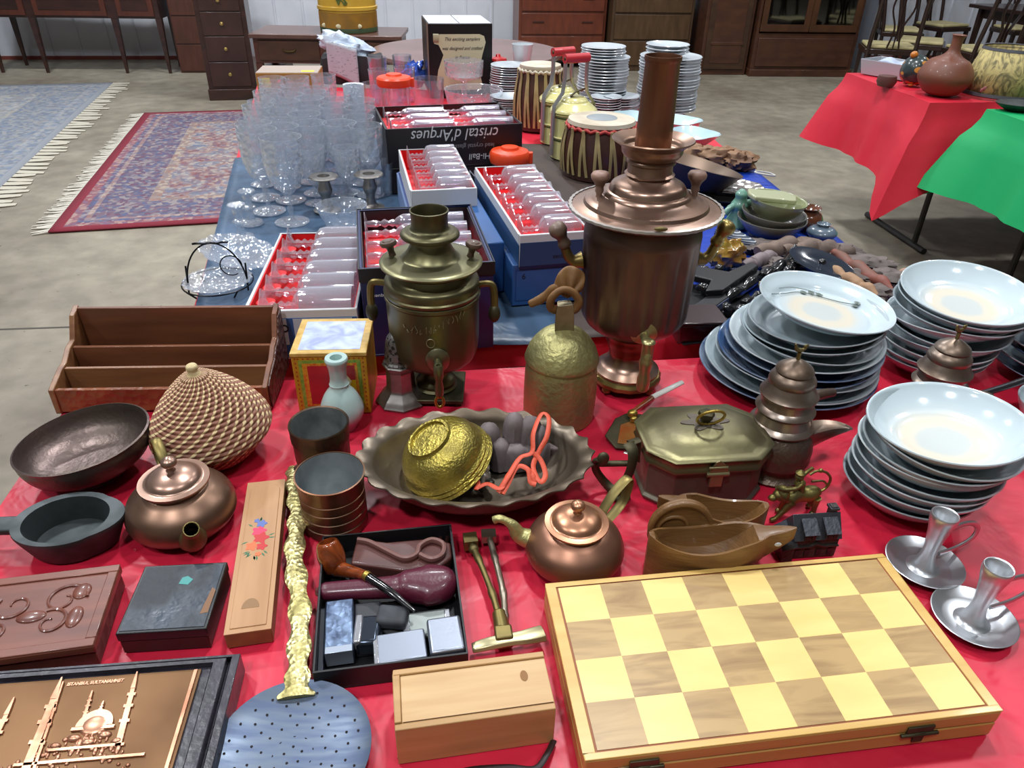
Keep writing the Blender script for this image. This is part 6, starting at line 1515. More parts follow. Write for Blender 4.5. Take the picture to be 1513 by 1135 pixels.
for k, s_ in enumerate(['This exciting samplers', 'was designed and crafted', 'in France']):
    text(s_, .0175, INK, wb, (w * .52, -.0016, z1_ - .034 - .034 * k), (PI / 2, 0, 0), shear=.45, sx=.92)

# ---- glassware at the far end
def rev(name, label, cat, px, py, prof, mat, mod=None, seg=40, group=None, dz=0, dy=0, sm_=40):
    q = at(px, py, TF)
    o = MB().lathe(prof, seg, mod).build(name, mat, None, smooth=sm_, loc=(q.x, q.y + dy, TF + dz)); return tag(o, label, cat, group)
def tum(h_, r_, taper=.85): return [(0, 0), (r_ * taper, 0), (r_ * taper * 1.02, .004), (r_, h_), (r_ - .002, h_), (r_ * taper - .003, .010), (0, .010)]
q = at(700, 165, TF)
rev('glass_serving_bowl', 'large ribbed clear glass bowl right of the scroll carton', 'bowl', 700, 168, [(0, 0), (.085, 0), (.092, .01), (.108, .085), (.110, .09), (.105, .088), (.088, .014), (0, .012)], GL, lambda a_, z: 1 + .02 * math.cos(20 * a_), 80)
rev('crystal_compote', 'square-cut crystal compote in front of the scroll label', 'compote', 686, 150, [(0, 0), (.045, 0), (.044, .006), (.012, .014), (.010, .07), (.02, .085), (.062, .090), (.072, .10), (.076, .155), (.074, .156), (.066, .10), (0, .095)], GL, lambda a_, z: 1 + (.04 * math.cos(4 * a_)), 64, sm_=25)
rev('glass_pitcher', 'clear glass pitcher between the orange-lidded jar and the ribbed bowl', 'pitcher', 634, 160, tum(.11, .062, .9), GLP)
for k, (px, py) in enumerate([(563, 152), (600, 148), (556, 176), (560, 130), (596, 126)]):
    rev('glass_tumbler', ['clear tumbler stacked left of the orange-lidded jar', 'clear tumbler behind the orange-lidded jar', 'clear tumbler beside the crackled vase', 'rear clear tumbler in front of the black bag', 'rear clear tumbler in front of the blue glass ornament'][k], 'glass', px, py, tum(.125, .042, .85), GLP)
def orange_jar(px, py, label, r_=.046, h_=.10):
    q = at(px, py, TF); t = thing('storage_jar', label, 'jar', (q.x, q.y, TF), 0)
    MB().lathe([(0, 0), (r_, 0), (r_ * 1.05, .01), (r_ * 1.05, h_), (r_ * 1.02, h_), (r_ * .98, .012), (0, .01)], 40, lambda a_, z: 1 + .012 * math.cos(14 * a_)).build('glass_jar', GLP, t, smooth=40)
    OL = pm('orange_plastic', 'e5481f', .35); l_ = MB().lathe([(0, h_), (r_ * 1.15, h_), (r_ * 1.2, h_ + .006), (r_ * 1.2, h_ + .024), (r_ * 1.1, h_ + .030), (r_ * .55, h_ + .034), (r_ * .5, h_ + .040), (0, h_ + .041)], 40).build('orange_lid', OL, t, smooth=40)
    b = MB().cbox((r_ * 1.25, 0, h_ + .012), (.012, .016, .030)); b.build('clip', OL, l_, bevel=.002)
orange_jar(586, 178, 'glass jar with orange plastic lid left of the pitcher', .052, .12)
orange_jar(752, 286, 'glass jar with orange plastic lid right of the black flute box', .044, .085)
rev('glass_dish', 'fluted clear glass dish around the right orange-lidded jar', 'dish', 766, 262, [(0, 0), (.05, 0), (.052, .004), (.066, .075), (.064, .075), (.05, .008), (0, .008)], GL, lambda a_, z: 1 + .02 * math.cos(16 * a_), 64) if False else None
crumple('blue_glass_ornament', 'cobalt blue glass ornament beside the tall black carton', 'ornament', tuple(at(612, 128, TF) + Vector((0, .02, .045))), (.05, .04, .05), pm('cobalt_glass', '3a63c8', .15, coat=.8), 6, amp=.3)

# ---- plate stacks, cups
WH = pm('white_china', 'd2dade', .18, coat=.6); WHG = pm('white_china_grey', 'b4bcc2', .25, coat=.4, col2='c2cacf', ns=8)
def plate_prof(r_, h_=.012): return [(0, 0), (r_ * .55, 0), (r_ * .57, .002), (r_ * .97, h_), (r_, h_ + .001), (r_ * .98, h_ + .003), (r_ * .6, .005), (0, .004)]
def pstack(px, py, r_, n, step, label, group, name='china_plate', jit=.003, z0=0, seed=1, xy=None, pf=None, cat='plate', dy=0):
    q = at(px, py, TF) if xy is None else Vector((*xy, TF)); random.seed(seed); src = None
    for k in range(n):
        if src is None:
            src = MB().lathe(pf or plate_prof(r_), 40).build(name, WHG, None, smooth=40); o = src
        else:
            o = src.copy(); SC.collection.objects.link(o)
        o.location = (q.x + random.uniform(-jit, jit), q.y + dy + random.uniform(-jit, jit), TF + z0 + k * step); o.rotation_euler = (0, 0, random.uniform(0, 6))
        tag(o, label % ORD[n - 1 - k], cat, group)
    return q
q = pstack(887, 160, .098, 18, .0105, 'white china plate, %s, tall stack left of the samovar chimney', 'tall stack of white plates, left', seed=2)
pstack(0, 0, .086, 4, .0085, 'smaller white plate, %s of four crowning the left tall stack', 'small plates on the left tall stack', z0=18 * .0105, xy=(q.x - .004, q.y), seed=3)
q = pstack(982, 164, .118, 19, .0105, 'large white plate, %s, widest stack behind the samovar chimney', 'tall stack of white plates, right', seed=5)
pstack(0, 0, .082, 3, .012, 'white soup dish, %s of three crowning the widest plate stack', 'soup dishes on the widest stack', z0=19 * .0105, xy=(q.x - .02, q.y - .01), pf=[(0, 0), (.04, 0), (.042, .002), (.074, .016), (.082, .020), (.08, .022), (.06, .012), (0, .006)], name='soup_dish', cat='dish', seed=6)
pstack(752, 172, .066, 9, .0075, 'small white saucer, %s, low stack beside the tall drum', 'saucers beside the tall drum', name='saucer', cat='saucer', seed=7)
pstack(752, 150, .078, 16, .0085, 'white side plate, %s, stack left of the tall drum', 'side plates left of the tall drum', seed=8)
q = pstack(893, 172, .060, 8, .0085, 'pale blue saucer, %s, low stack behind the short drum', 'pale blue saucers', name='saucer', cat='saucer', seed=9)
pstack(915, 168, .072, 7, .009, 'white dish, %s, low stack before the left tall plates', 'low stack of white dishes', name='china_plate', seed=11)
# mug, small red-lidded pot
q = at(752, 150, TF)
mg = thing('white_mug', 'white tapered mug standing behind the tall drum', 'mug', (q.x + .05, q.y + .13, TF), 0)
MB().lathe([(0, .10), (.030, .10), (.031, .104), (.044, .20), (.042, .20), (.030, .108), (0, .106)], 36).build('mug_body', WH, mg, smooth=45); MB().lathe([(0, 0), (.033, 0), (.033, .1), (0, .1)], 24).build('mug_foot', WH, mg, smooth=45)
rp_ = thing('red_pot', 'tiny red lidded pot left of the white mug', 'pot', (q.x - .05, q.y + .16, TF), 0)
RP = pm('red_enamel', 'd22a2a', .3, coat=.5); MB().lathe([(0, 0), (.03, 0), (.035, .02), (.035, .13), (0, .132)], 28).build('pot_body', RP, rp_, smooth=45); MB().lathe([(0, .132), (.037, .132), (.034, .14), (.012, .146), (.008, .155), (0, .157)], 28).build('lid', RP, rp_, smooth=45)

# ---- tabla drums
STP = pm('drum_strap', 'b09e6c', .6, col2='94845a', ns=20); DWD = pm('drum_wood', '3a211c', .4, col2='4e2e24', ns=15, coat=.3); SKN = pm('drum_skin', 'cfc6b4', .6, col2='b8ab94', ns=12); DRD = pm('drum_red_cord', 'a8322c', .6)
def tabla(px, py, dyy, r0, r1, h_, label, patch=True):
    q = at(px, py, TF); t = thing('tabla_drum', label, 'drum', (q.x, q.y + dyy, TF), .2)
    bodyr = lambda z: r0 + (r1 - r0) * z / h_ + .010 * math.sin(PI * z / h_)
    MB().lathe([(0, 0), (r0 * .8, 0)] + [(bodyr(z), z) for z in [h_ * i / 10 for i in range(11)]] + [(0, h_)], 48).build('shell', DWD, t, smooth=50)
    MB().lathe([(r1 * 1.0, h_ - .012), (r1 * 1.06, h_ - .006), (r1 * 1.03, h_ + .004), (r1 * .9, h_ + .006), (0, h_ + .006)], 64, lambda a_, z: 1 + .012 * math.cos(32 * a_) * (z < h_)).build('drum_head', SKN, t, smooth=50)
    if patch: MB().lathe([(0, h_ + .0062), (r1 * .48, h_ + .0062), (r1 * .46, h_ + .0075), (0, h_ + .008)], 40).build('tuning_patch', pm('tabla_patch', '8b9296', .5), t, smooth=40)
    MB().tube([(r1 * 1.07 * math.cos(2 * PI * j / 96), r1 * 1.07 * math.sin(2 * PI * j / 96), h_ - .014 + .003 * math.sin(24 * 2 * PI * j / 96)) for j in range(97)], .005, 8).build('cord_ring', DRD if patch else SKN, t, smooth=60)
    n_ = 16
    for k in range(n_):
        a_ = 2 * PI * k / n_
        for s_ in (0, 1):
            a1_ = a_ + (.5 if s_ else -.0) * 2 * PI / n_
            pts = []
            for i in range(9):
                u = i / 8; z = h_ - .012 - (h_ - .025) * u; aa = a_ + (a1_ - a_) * u; rr = bodyr(z) + .003 + (.006 if u < .1 else 0)
                pts.append((rr * math.cos(aa), rr * math.sin(aa), z))
            MB().tube(pts, .0042, 6, fl=(.5, 1.2), up=(math.cos(a_), math.sin(a_), 0)).build('strap', STP, t, smooth=50)
    return t
tabla(796, 196, .09, .085, .068, .205, 'taller tabla drum with long tan straps behind the cream carriers', patch=False)
tabla(885, 262, .05, .105, .092, .150, 'short tabla drum with red cord and grey patch beside the samovar chimney')

# ---- cream enamel tiffin carriers
ENM = pm('cream_enamel', 'e2dc9c', .25, coat=.6, col2='d8d08a', ns=5); GRN = pm('green_line', '5c7a4c', .4); HDR = pm('red_handle_wood', 'c23038', .4, coat=.3)
def tiffin(px, py, label, s=1.0, dyy=0, rz=.4):
    q = at(px, py, TF); t = thing('tiffin_carrier', label, 'tiffin carrier', (q.x, q.y + dyy, TF), rz)
    r_ = .064 * s; z = 0
    for k in range(2):
        c_ = MB().lathe([(0, z), (r_ * .94, z), (r_ * .94, z + .052 * s), (r_ * 1.0, z + .056 * s), (r_ * 1.03, z + .060 * s), (r_ * .98, z + .062 * s), (0, z + .062 * s)], 48).build('food_tin', ENM, t, smooth=40)
        MB().lathe([(r_ * .945, z + .050 * s), (r_ * .985, z + .0545 * s), (r_ * .94, z + .056 * s)], 48).build('green_line', GRN, c_, smooth=50)
        z += .062 * s
    l_ = MB().lathe([(0, z), (r_ * .97, z), (r_ * 1.05, z + .003 * s), (r_ * 1.04, z + .008 * s)] + sm([(r_ * .98, z + .012 * s), (r_ * .7, z + .026 * s), (r_ * .62, z + .028 * s)], 3) + sm([(r_ * .60, z + .032 * s), (r_ * .4, z + .042 * s), (0, z + .045 * s)], 3), 48).build('lid', ENM, t, smooth=40)
    ALU = pm('aluminium_strap', 'a9a8a4', .35, 1)
    ht = z + .140 * s
    for sg in (-1, 1):
        b = MB(); b.tube([(sg * r_ * 1.06, 0, .01), (sg * r_ * 1.06, 0, z * .9), (sg * r_ * 1.02, 0, z + .02 * s), (sg * r_ * .62, 0, z + .052 * s), (sg * r_ * .55, 0, z + .09 * s), (sg * r_ * .55, 0, ht + .006)], .010 * s, 8, fl=(.2, 1.0), up=(1, 0, 0)); b.build('side_strap', ALU, t, smooth=40)
        MB().ball((sg * r_ * .58, -.001, ht), (.004, .006, .006), 10, 6).build('rivet', BRZ, t, smooth=50)
    MB().tube([(-r_ * .60, 0, ht), (r_ * .60, 0, ht)], .0125 * s, 16).build('handle_grip', HDR, t, smooth=50)
    b = MB(); b.tube([(-r_ * .3, -.01, z + .044 * s), (-r_ * .1, -.02, z + .058 * s), (r_ * .2, -.02, z + .062 * s), (r_ * .4, 0, z + .056 * s)], .009 * s, 8, fl=(.3, 1)); b.build('clasp', BRZ, t, smooth=40)
    return t
tiffin(825, 206, 'cream enamel tiffin carrier with red grip, the one farther back', 1.05, -.02, .6)
tiffin(845, 238, 'cream enamel tiffin carrier with red grip, the one nearer the drum', 1.08, .06, .5)

# ---- ice blue ceramic bowls right of the chimney
ICE = pm('ice_blue_ceramic', 'b0ccd6', .2, coat=.6, col2='c2d6dc', ns=8)
rev('blue_ceramic_bowl', 'ice blue ceramic bowl with lobed rim left of the samovar chimney', 'bowl', 935, 196, [(0, 0), (.035, 0), (.04, .004), (.078, .040), (.085, .058), (.082, .059), (.07, .040), (.035, .010), (0, .008)], ICE, lambda a_, z: 1 + .05 * math.cos(8 * a_) * min(1, z / .05), 64)
rev('blue_ceramic_bowl', 'angular ice blue dish right of the samovar chimney near the red cloth edge', 'bowl', 1018, 218, [(0, 0), (.035, 0), (.04, .004), (.07, .030), (.088, .048), (.085, .050), (.065, .032), (.03, .010), (0, .008)], ICE, lambda a_, z: 1 + .10 * math.cos(4 * a_ + .6) * min(1, z / .04), 64)
rev('blue_ceramic_bowl', 'stacked pale blue dish behind the angular one at the table end', 'bowl', 1000, 196, [(0, 0), (.035, 0), (.07, .030), (.080, .045), (.078, .046), (.03, .010), (0, .008)], ICE, lambda a_, z: 1 + .08 * math.cos(4 * a_) * min(1, z / .04), 64)

# ---- brown leather pieces, wok, silver tray, olive bowls
LB = pm('brown_leather', '94704f', .6, col2='6e4e38', ns=12, bump=.4, bs=50)
for k, (px, py, sx_, sd) in enumerate([(1035, 242, .06, 1), (1062, 245, .07, 2), (1090, 250, .05, 3)]):
    q = at(px, py, TF); crumple('leather_pouch', ['crumpled tan leather pouch at the far right corner, left end of three', 'crumpled tan leather pouch at the far right corner, middle of three', 'dark brown leather pouch at the far right corner, right end of three'][k], 'pouch', (q.x, q.y, TF + .025), (sx_, .04, .030), LB, sd, amp=.22)
q = at(1010, 300, TF)
o = MB().lathe([(0, .0), (.06, .004), (.11, .03), (.145, .075), (.150, .08), (.146, .081), (.108, .035), (.06, .008), (0, .005)], 64).build('brown_wok', pm('wok_metal', '54463a', .45, .7, col2='6a584a', ns=8), None, smooth=50, loc=(q.x, q.y + .08, TF + .012), rot=(-.10, .24, 0)); tag(o, 'wide brown metal pan tilted behind the large samovar brim', 'pan')
q = at(1085, 290, TF)
tr_ = thing('silver_tray', 'embossed silver tray lying on a dark oval platter near the floor side', 'tray', (q.x - .03, q.y + .01, TF), -.5)
tr_.scale = (1.12, 1.12, 1)
MB().lathe([(0, 0), (.09, 0), (.125, .012), (.127, .014), (.09, .004), (0, .003)], 64, sx=1.0, sy=.75).build('platter', IRON, tr_, smooth=50)
MB().lathe([(0, .014), (.075, .014), (.10, .028), (.103, .030), (.075, .018), (0, .017)], 8, sx=1, sy=.72).build('tray_plate', pm('embossed_silver', 'a8a29e', .22, 1, bump=1, bs=60, bkind='voronoi', bdist=.004), tr_, smooth=15)
q = at(1128, 270, TF); o = MB().tube([(.03 * math.cos(t), .015 * math.sin(t), .02 + .01 * math.sin(t * .5)) for t in [j * .3 for j in range(20)]], .0025, 6).build('white_string', pm('string_white', 'c9c6bc', .7), None, smooth=50, loc=(q.x, q.y, TF)); tag(o, 'loop of whitish string hanging off the table edge beyond the silver tray', 'string')
OLB = pm('olive_glaze', '8a9068', .3, coat=.5, col2='9aa078', ns=8); GBB = pm('grey_brown_glaze', '7d7a70', .35, coat=.4)
q = at(1135, 348, TF)
for k, (z_, r_, h_, m_, lb) in enumerate([(0, .080, .045, GBB, 'wide grey stoneware bowl at the bottom of the olive bowl pile'), (.017, .075, .042, GBB, 'brown stoneware bowl in the middle of the olive bowl pile'), (.040, .067, .050, OLB, 'olive green deep bowl on the olive bowl pile')]):
    o = MB().lathe(bowl_mesh(r_, h_), 56).build('stoneware_bowl', m_, None, smooth=50, loc=(q.x, q.y, TF + z_), rot=(.02, .05 * k, 0)); tag(o, lb, 'bowl', 'olive bowl pile')
o = MB().prism([(-.055, -.03), (.045, -.032), (.06, .0), (.045, .034), (-.05, .032), (-.06, 0)], 0, .012).build('olive_dish', pm('olive_light', 'a9ad88', .35, coat=.4), None, bevel=.004, bseg=3, loc=(q.x - .01, q.y, TF + .088), rz=.1, ); o.rotation_euler = (.02, .1, .1); tag(o, 'pale olive rectangular dish lying on the topmost olive bowl', 'dish')
BRJ = pm('brown_glaze', '4c2a1c', .2, coat=.7, col2='6a3c24', ns=12)
q = at(1190, 338, TF); o = MB().lathe([(0, 0), (.025, 0)] + sm([(.028, .004), (.036, .022), (.030, .038), (.020, .046), (.026, .054)], 4) + [(.024, .055), (.017, .046), (0, .04)], 40).build('brown_jar', BRJ, None, smooth=50, loc=(q.x, q.y, TF)); tag(o, 'small glossy brown glazed jar right of the olive bowls', 'jar')
q = at(1212, 352, TF); o = MB().lathe([(0, 0), (.025, 0)] + sm([(.030, .006), (.035, .016), (.026, .026), (.013, .031), (.016, .036)], 4) + [(.014, .037), (.011, .032), (0, .03)], 40).build('grey_jar', pm('blue_grey_glaze', '5a6a78', .3, coat=.5), None, smooth=50, loc=(q.x, q.y, TF)); tag(o, 'squat blue-grey jar in front of the brown jar at the table edge', 'jar')
# jade figurine, striped sock-like bottle, yellow shade
q = at(1093, 335, TF)
JD = pm('jade_green', '5f8f7c', .35, coat=.4, col2='73a08c', ns=12)
b = MB(); b.lathe(sm([(0, 0), (.030, .002), (.026, .02), (.018, .04), (.022, .055), (.014, .07), (.015, .082), (.006, .092), (0, .094)], 4), 24); b.tube([(0, 0, .06), (.03, -.01, .065), (.05, -.01, .05)], .008, 10); b.tube([(0, 0, .06), (-.025, -.01, .05), (-.035, -.01, .035)], .008, 10)
o = b.build('jade_figurine', JD, None, smooth=50, loc=(q.x - .01, q.y, TF)); tag(o, 'green carved jade figurine right of the samovar brim', 'figurine')
q = at(1090, 368, TF); b = MB(); b.tube([(-.045, .03, .035), (-.01, .005, .025), (.03, -.02, .018)], [.016, .018, .009], 16); o = b.build('striped_bottle', pm('striped_white', 'c4c8cc', .4, col2='3a4658', ns=70, kind='bands', lo=.1, hi=.2), None, smooth=50, loc=(q.x, q.y, TF)); tag(o, 'white bottle with dark blue stripes lying below the jade figurine', 'bottle')
q = at(1070, 395, TF); crumple('amber_glass_bowl', 'yellow amber glass piece beside the samovar handle', 'glass piece', (q.x, q.y, TF + .03), (.04, .03, .03), pm('amber_glass', 'a08a3a', .2, coat=.8, col2='8a5a28', ns=20), 9, amp=.25)

# ---- black carved pieces, clubs, pods
BKW = pm('ebony', '0c0c0e', .22, coat=.5, col2='1c1e22', ns=10); 
q0, q1 = at(1028, 460, TF + .03), at(1122, 395, TF + .03)
d = q1 - q0; L = d.length; an = math.atan2(d.y, d.x)
el = thing('black_wood_stand', 'black wooden angled stand lying at the samovar base', 'stand', (q0.x, q0.y, TF), an)
MB().box(0, L, -.012, .022, .006, .024).build('flat_rail', pm('black_satin', '131316', .35), el, bevel=.003, bseg=3)
b = MB(); b.prism([(L * .40, .0), (L * .98, .0), (L * 1.0, .022), (L * .72, .034), (L * .66, .095), (L * .46, .105), (L * .50, .040), (L * .30, .024)], .022, .036); b.build('angled_arm', pm('black_satin', ''), el, bevel=.003, bseg=3); MB().box(.0, L, -.013, -.012, .008, .022).build('blue_edge', pm('rail_side_blue', '4d5876', .4), el, smooth=0)  # blue-grey strip along the front side of the black rail
for k, (pa, pb_, r_, lb) in enumerate([((1075, 440), (1150, 392), .012, 'black turned wooden club under the bright twisted one'), ((1128, 410), (1188, 368), .014, 'glossy black twisted carving pointing at the olive bowls'), ((1100, 448), (1140, 425), .010, 'short black carving with metallic glints beside the wide plate stack'), ((1150, 412), (1182, 385), .010, 'small black carved animal behind the wide plate stack')]):
    a_, b2 = at(*pa, TF + .02), at(*pb_, TF + .02)
    b = MB(); n_ = 20; pts = [a_.lerp(b2, i / n_) - a_ + Vector((0, 0, .004 * math.sin(i * .9))) for i in range(n_ + 1)]
    b.tube(pts, [r_ * (.6 + .4 * abs(math.sin(i * .55 + k))) for i in range(n_ + 1)], 12)
    if k == 1: b.ball(tuple(pts[-1]), (.016, .014, .014), 14, 8); b.ball(tuple(pts[-3] + Vector((-.012, .01, .008))), .009, 12, 8)
    if k == 3: 
        for i in (4, 8, 12): b.tube([pts[i], pts[i] + Vector((.006, -.012, -.012))], .004, 8)
    o = b.build('black_carving', BKW, None, smooth=60, loc=(a_.x, a_.y, TF + .018)); tag(o, lb, 'carving')
q = at(1218, 415, TF)
o = MB().lathe([(0, 0), (.035, .002), (.052, .010), (.055, .016), (.050, .017), (.03, .010), (0, .009)], 40, sx=1.25, sy=.7).build('black_oval_dish', pm('black_glaze_blue', '1c2634', .18, coat=.8), None, smooth=50, loc=(q.x - .01, q.y + .02, TF + .02), rot=(.25, .2, -.5)); tag(o, 'glossy black oval dish lying behind the wide plate stack', 'dish')
for k, (px, py, ms) in enumerate([(1185, 418, .010), (1200, 422, .010), (1172, 424, .009), (1160, 415, .009)]):
    q = at(px, py, TF + .02); b = MB(); b.ball((0, 0, 0), (ms * 1.2, ms, ms), 14, 8); b.ball((ms, 0, ms), ms * .6, 10, 6)
    o = b.build('black_bead', pm('black_blue_bead', '1a2438', .15, coat=.8), None, smooth=50, loc=(q.x, q.y, TF + .012)); tag(o, 'glossy blue-black bead-like ornament behind the wide plate stack', 'ornament', 'glossy blue-black ornaments')
random.seed(31)
for k, (px, py, L_, r_, lb) in enumerate([(1052, 432, .060, .011, 'black carved wooden animal nearest the large samovar'), (1088, 462, .050, .012, 'black carved wooden figure touching the rim of the wide plate stack'), (1065, 482, .045, .011, 'black carved figure between dark red box and wide plate stack'), (1120, 388, .055, .010, 'slim black carving below the jade figurine'), (1045, 404, .05, .012, 'black carved head beside the amber glass piece'),
                                         (1196, 396, .05, .010, 'black carved bird in front of the black oval dish'), (1150, 436, .05, .010, 'black carved hand just behind the top painted plate'), (1250, 432, .04, .009, 'black lizard-like carving near the tan twisted root')]):
    q = at(px, py, TF + .015); a2 = random.uniform(-.4, 1.2); b = MB(); n_ = 14
    pts = [Vector((L_ * (i / n_ - .5) * math.cos(a2), L_ * (i / n_ - .5) * math.sin(a2), .006 * math.sin(i * .7 + k))) for i in range(n_ + 1)]
    b.tube(pts, [r_ * (.45 + .55 * abs(math.sin(i * .42 + k * .8))) for i in range(n_ + 1)], 12); b.ball(tuple(pts[-2] + Vector((0, 0, .008))), r_ * .85, 12, 8)
    for i in (3, 6, 9): b.tube([pts[i], pts[i] + Vector((-.010 * math.sin(a2), .010 * math.cos(a2), -.008))], .0035, 8)
    tag(b.build('black_carving', BKW, None, smooth=60, loc=(q.x, q.y, TF + .016)), lb, 'carving')
q = at(1075, 500, TF + .0)
o = MB().grid(lambda u, v: (-.09 + .20 * u, -.02 + .24 * v, .002 + .006 * abs(noise.noise(Vector((u * 5, v * 6, 4))))), 20, 20).build('shadow_cloth', pm('shadow_cloth_black', '0b0b0e', .8), None, smooth=60, solid=.001, loc=(q.x, q.y, TF), rz=.15); tag(o, 'added dark cloth in place of the shadows under the black carvings', 'cloth')  # added dark sheet standing in for the shadow between the black pieces
DRW = pm('driftwood', '6f6460', .8, col2='4e4642', ns=16, bump=.8, bs=45)
for k, (px, py, sx_, lb) in enumerate([(1120, 372, .060, 'grey-brown gnarled driftwood lump left of the dried pods'), (1175, 376, .065, 'grey-brown gnarled driftwood lump under the dried pods'), (1228, 378, .060, 'grey-brown gnarled driftwood lump behind the black oval dish'), (1282, 396, .055, 'grey-brown gnarled driftwood lump at the table edge by the knobbly stick'), (1310, 418, .045, 'small driftwood lump next to the far bowl stack'), (1160, 400, .045, 'dark driftwood lump between the black carvings'), (1255, 415, .050, 'driftwood lump under the tan twisted root'), (1215, 436, .05, 'driftwood lump right behind the wide plate stack'), (1288, 440, .04, 'driftwood lump squeezed between the two far stacks')]):
    q = at(px, py, TF); crumple('driftwood_piece', lb, 'driftwood', (q.x, q.y, TF + .012), (sx_, .034, .012), DRW, 20 + k, rot=(0, 0, -.4 + .25 * (k % 3)), amp=.28)
# ivory block
q = at(1132, 428, TF + .02); o = MB().cbox((0, 0, 0), (.034, .012, .008), (0, 0, .4)).build('ivory_block', pm('ivory_yellow', 'b6a878', .4), None, bevel=.001, loc=(q.x, q.y, TF + .034)); tag(o, 'small ivory yellow strip among the black carvings', 'block')
# dark red chest behind the plates
q0 = at(1010, 522, TF)
rb = thing('dark_red_box', 'dark red lacquer box between the large samovar and the wide plate stack', 'box', (q0.x - .005, q0.y + .03, TF), .12)
MB().box(0, .085, 0, .07, 0, .036).build('box_body', pm('dark_red_lacquer', '2a0d10', .3, coat=.4), rb, bevel=.002); MB().box(-.002, .087, -.002, .072, .0365, .042).build('box_lid', pm('dark_red_lacquer', ''), rb, bevel=.002)
# gourds / pods / rough sticks
POD = pm('pod_brown', '7a675a', .7, col2='5c4c44', ns=18, bump=.6, bs=60); RED_ST = pm('red_brown_stick', '86463a', .6, col2='6c4a3c', ns=20, bump=.5, bs=70)
for k, (pa, pb_, r_, m_, lb) in enumerate([((1120, 372), (1215, 362), .022, POD, 'long grey-brown dried pod lying below the olive bowls'), ((1160, 372), (1240, 366), .020, POD, 'grey-brown dried pod curving toward the floor side'), ((1195, 362), (1262, 372), .018, POD, 'grey-brown dried pod nearest the table edge'),
                                  ((1232, 372), (1318, 425), .014, RED_ST, 'reddish brown knobbly stick pointing at the far bowl stack'), ((1225, 392), (1300, 438), .013, pm('tan_rope', '9c7a5c', .7, bump=.8, bs=80), 'tan twisted root lying beside the black oval dish'), ((1098, 388), (1150, 380), .015, pm('mauve_stone', '7d7072', .6, bump=.4, bs=50), 'rounded mauve stone between jade figurine and dried pods')]):
    a_, b2 = at(*pa, TF + .02), at(*pb_, TF + .02); n_ = 22; random.seed(k)
    pts = [a_.lerp(b2, i / n_) - a_ + Vector((0, .012 * math.sin(i / n_ * PI + k), .003 * math.sin(i * .8))) for i in range(n_ + 1)]
    b = MB(); b.tube(pts, [r_ * (.35 + .65 * math.sin(PI * min(1, max(.06, i / n_))) ** .5) * (1 + .12 * math.sin(i * 1.3 + k)) for i in range(n_ + 1)], 14)
    o = b.build(['dried_pod', 'dried_pod', 'dried_pod', 'knobbly_stick', 'twisted_root', 'mauve_stone'][k], m_, None, smooth=60, loc=(a_.x, a_.y, TF + .018)); tag(o, lb, ['pod', 'pod', 'pod', 'stick', 'root', 'stone'][k])
q = at(1330, 425, TF - .02); o = MB().ball((0, 0, 0), (.014, .013, .012), 16, 10).build('tan_pebble', pm('tan_pebble', '9a7a66', .6), None, smooth=50, loc=(q.x, q.y, TF + .012)); tag(o, 'tan pebble beside the far stoneware bowl stack', 'stone')

# small dark pepper pieces right of casket stays empty
for src in (gob, flu, boxg): bpy.data.objects.remove(src)
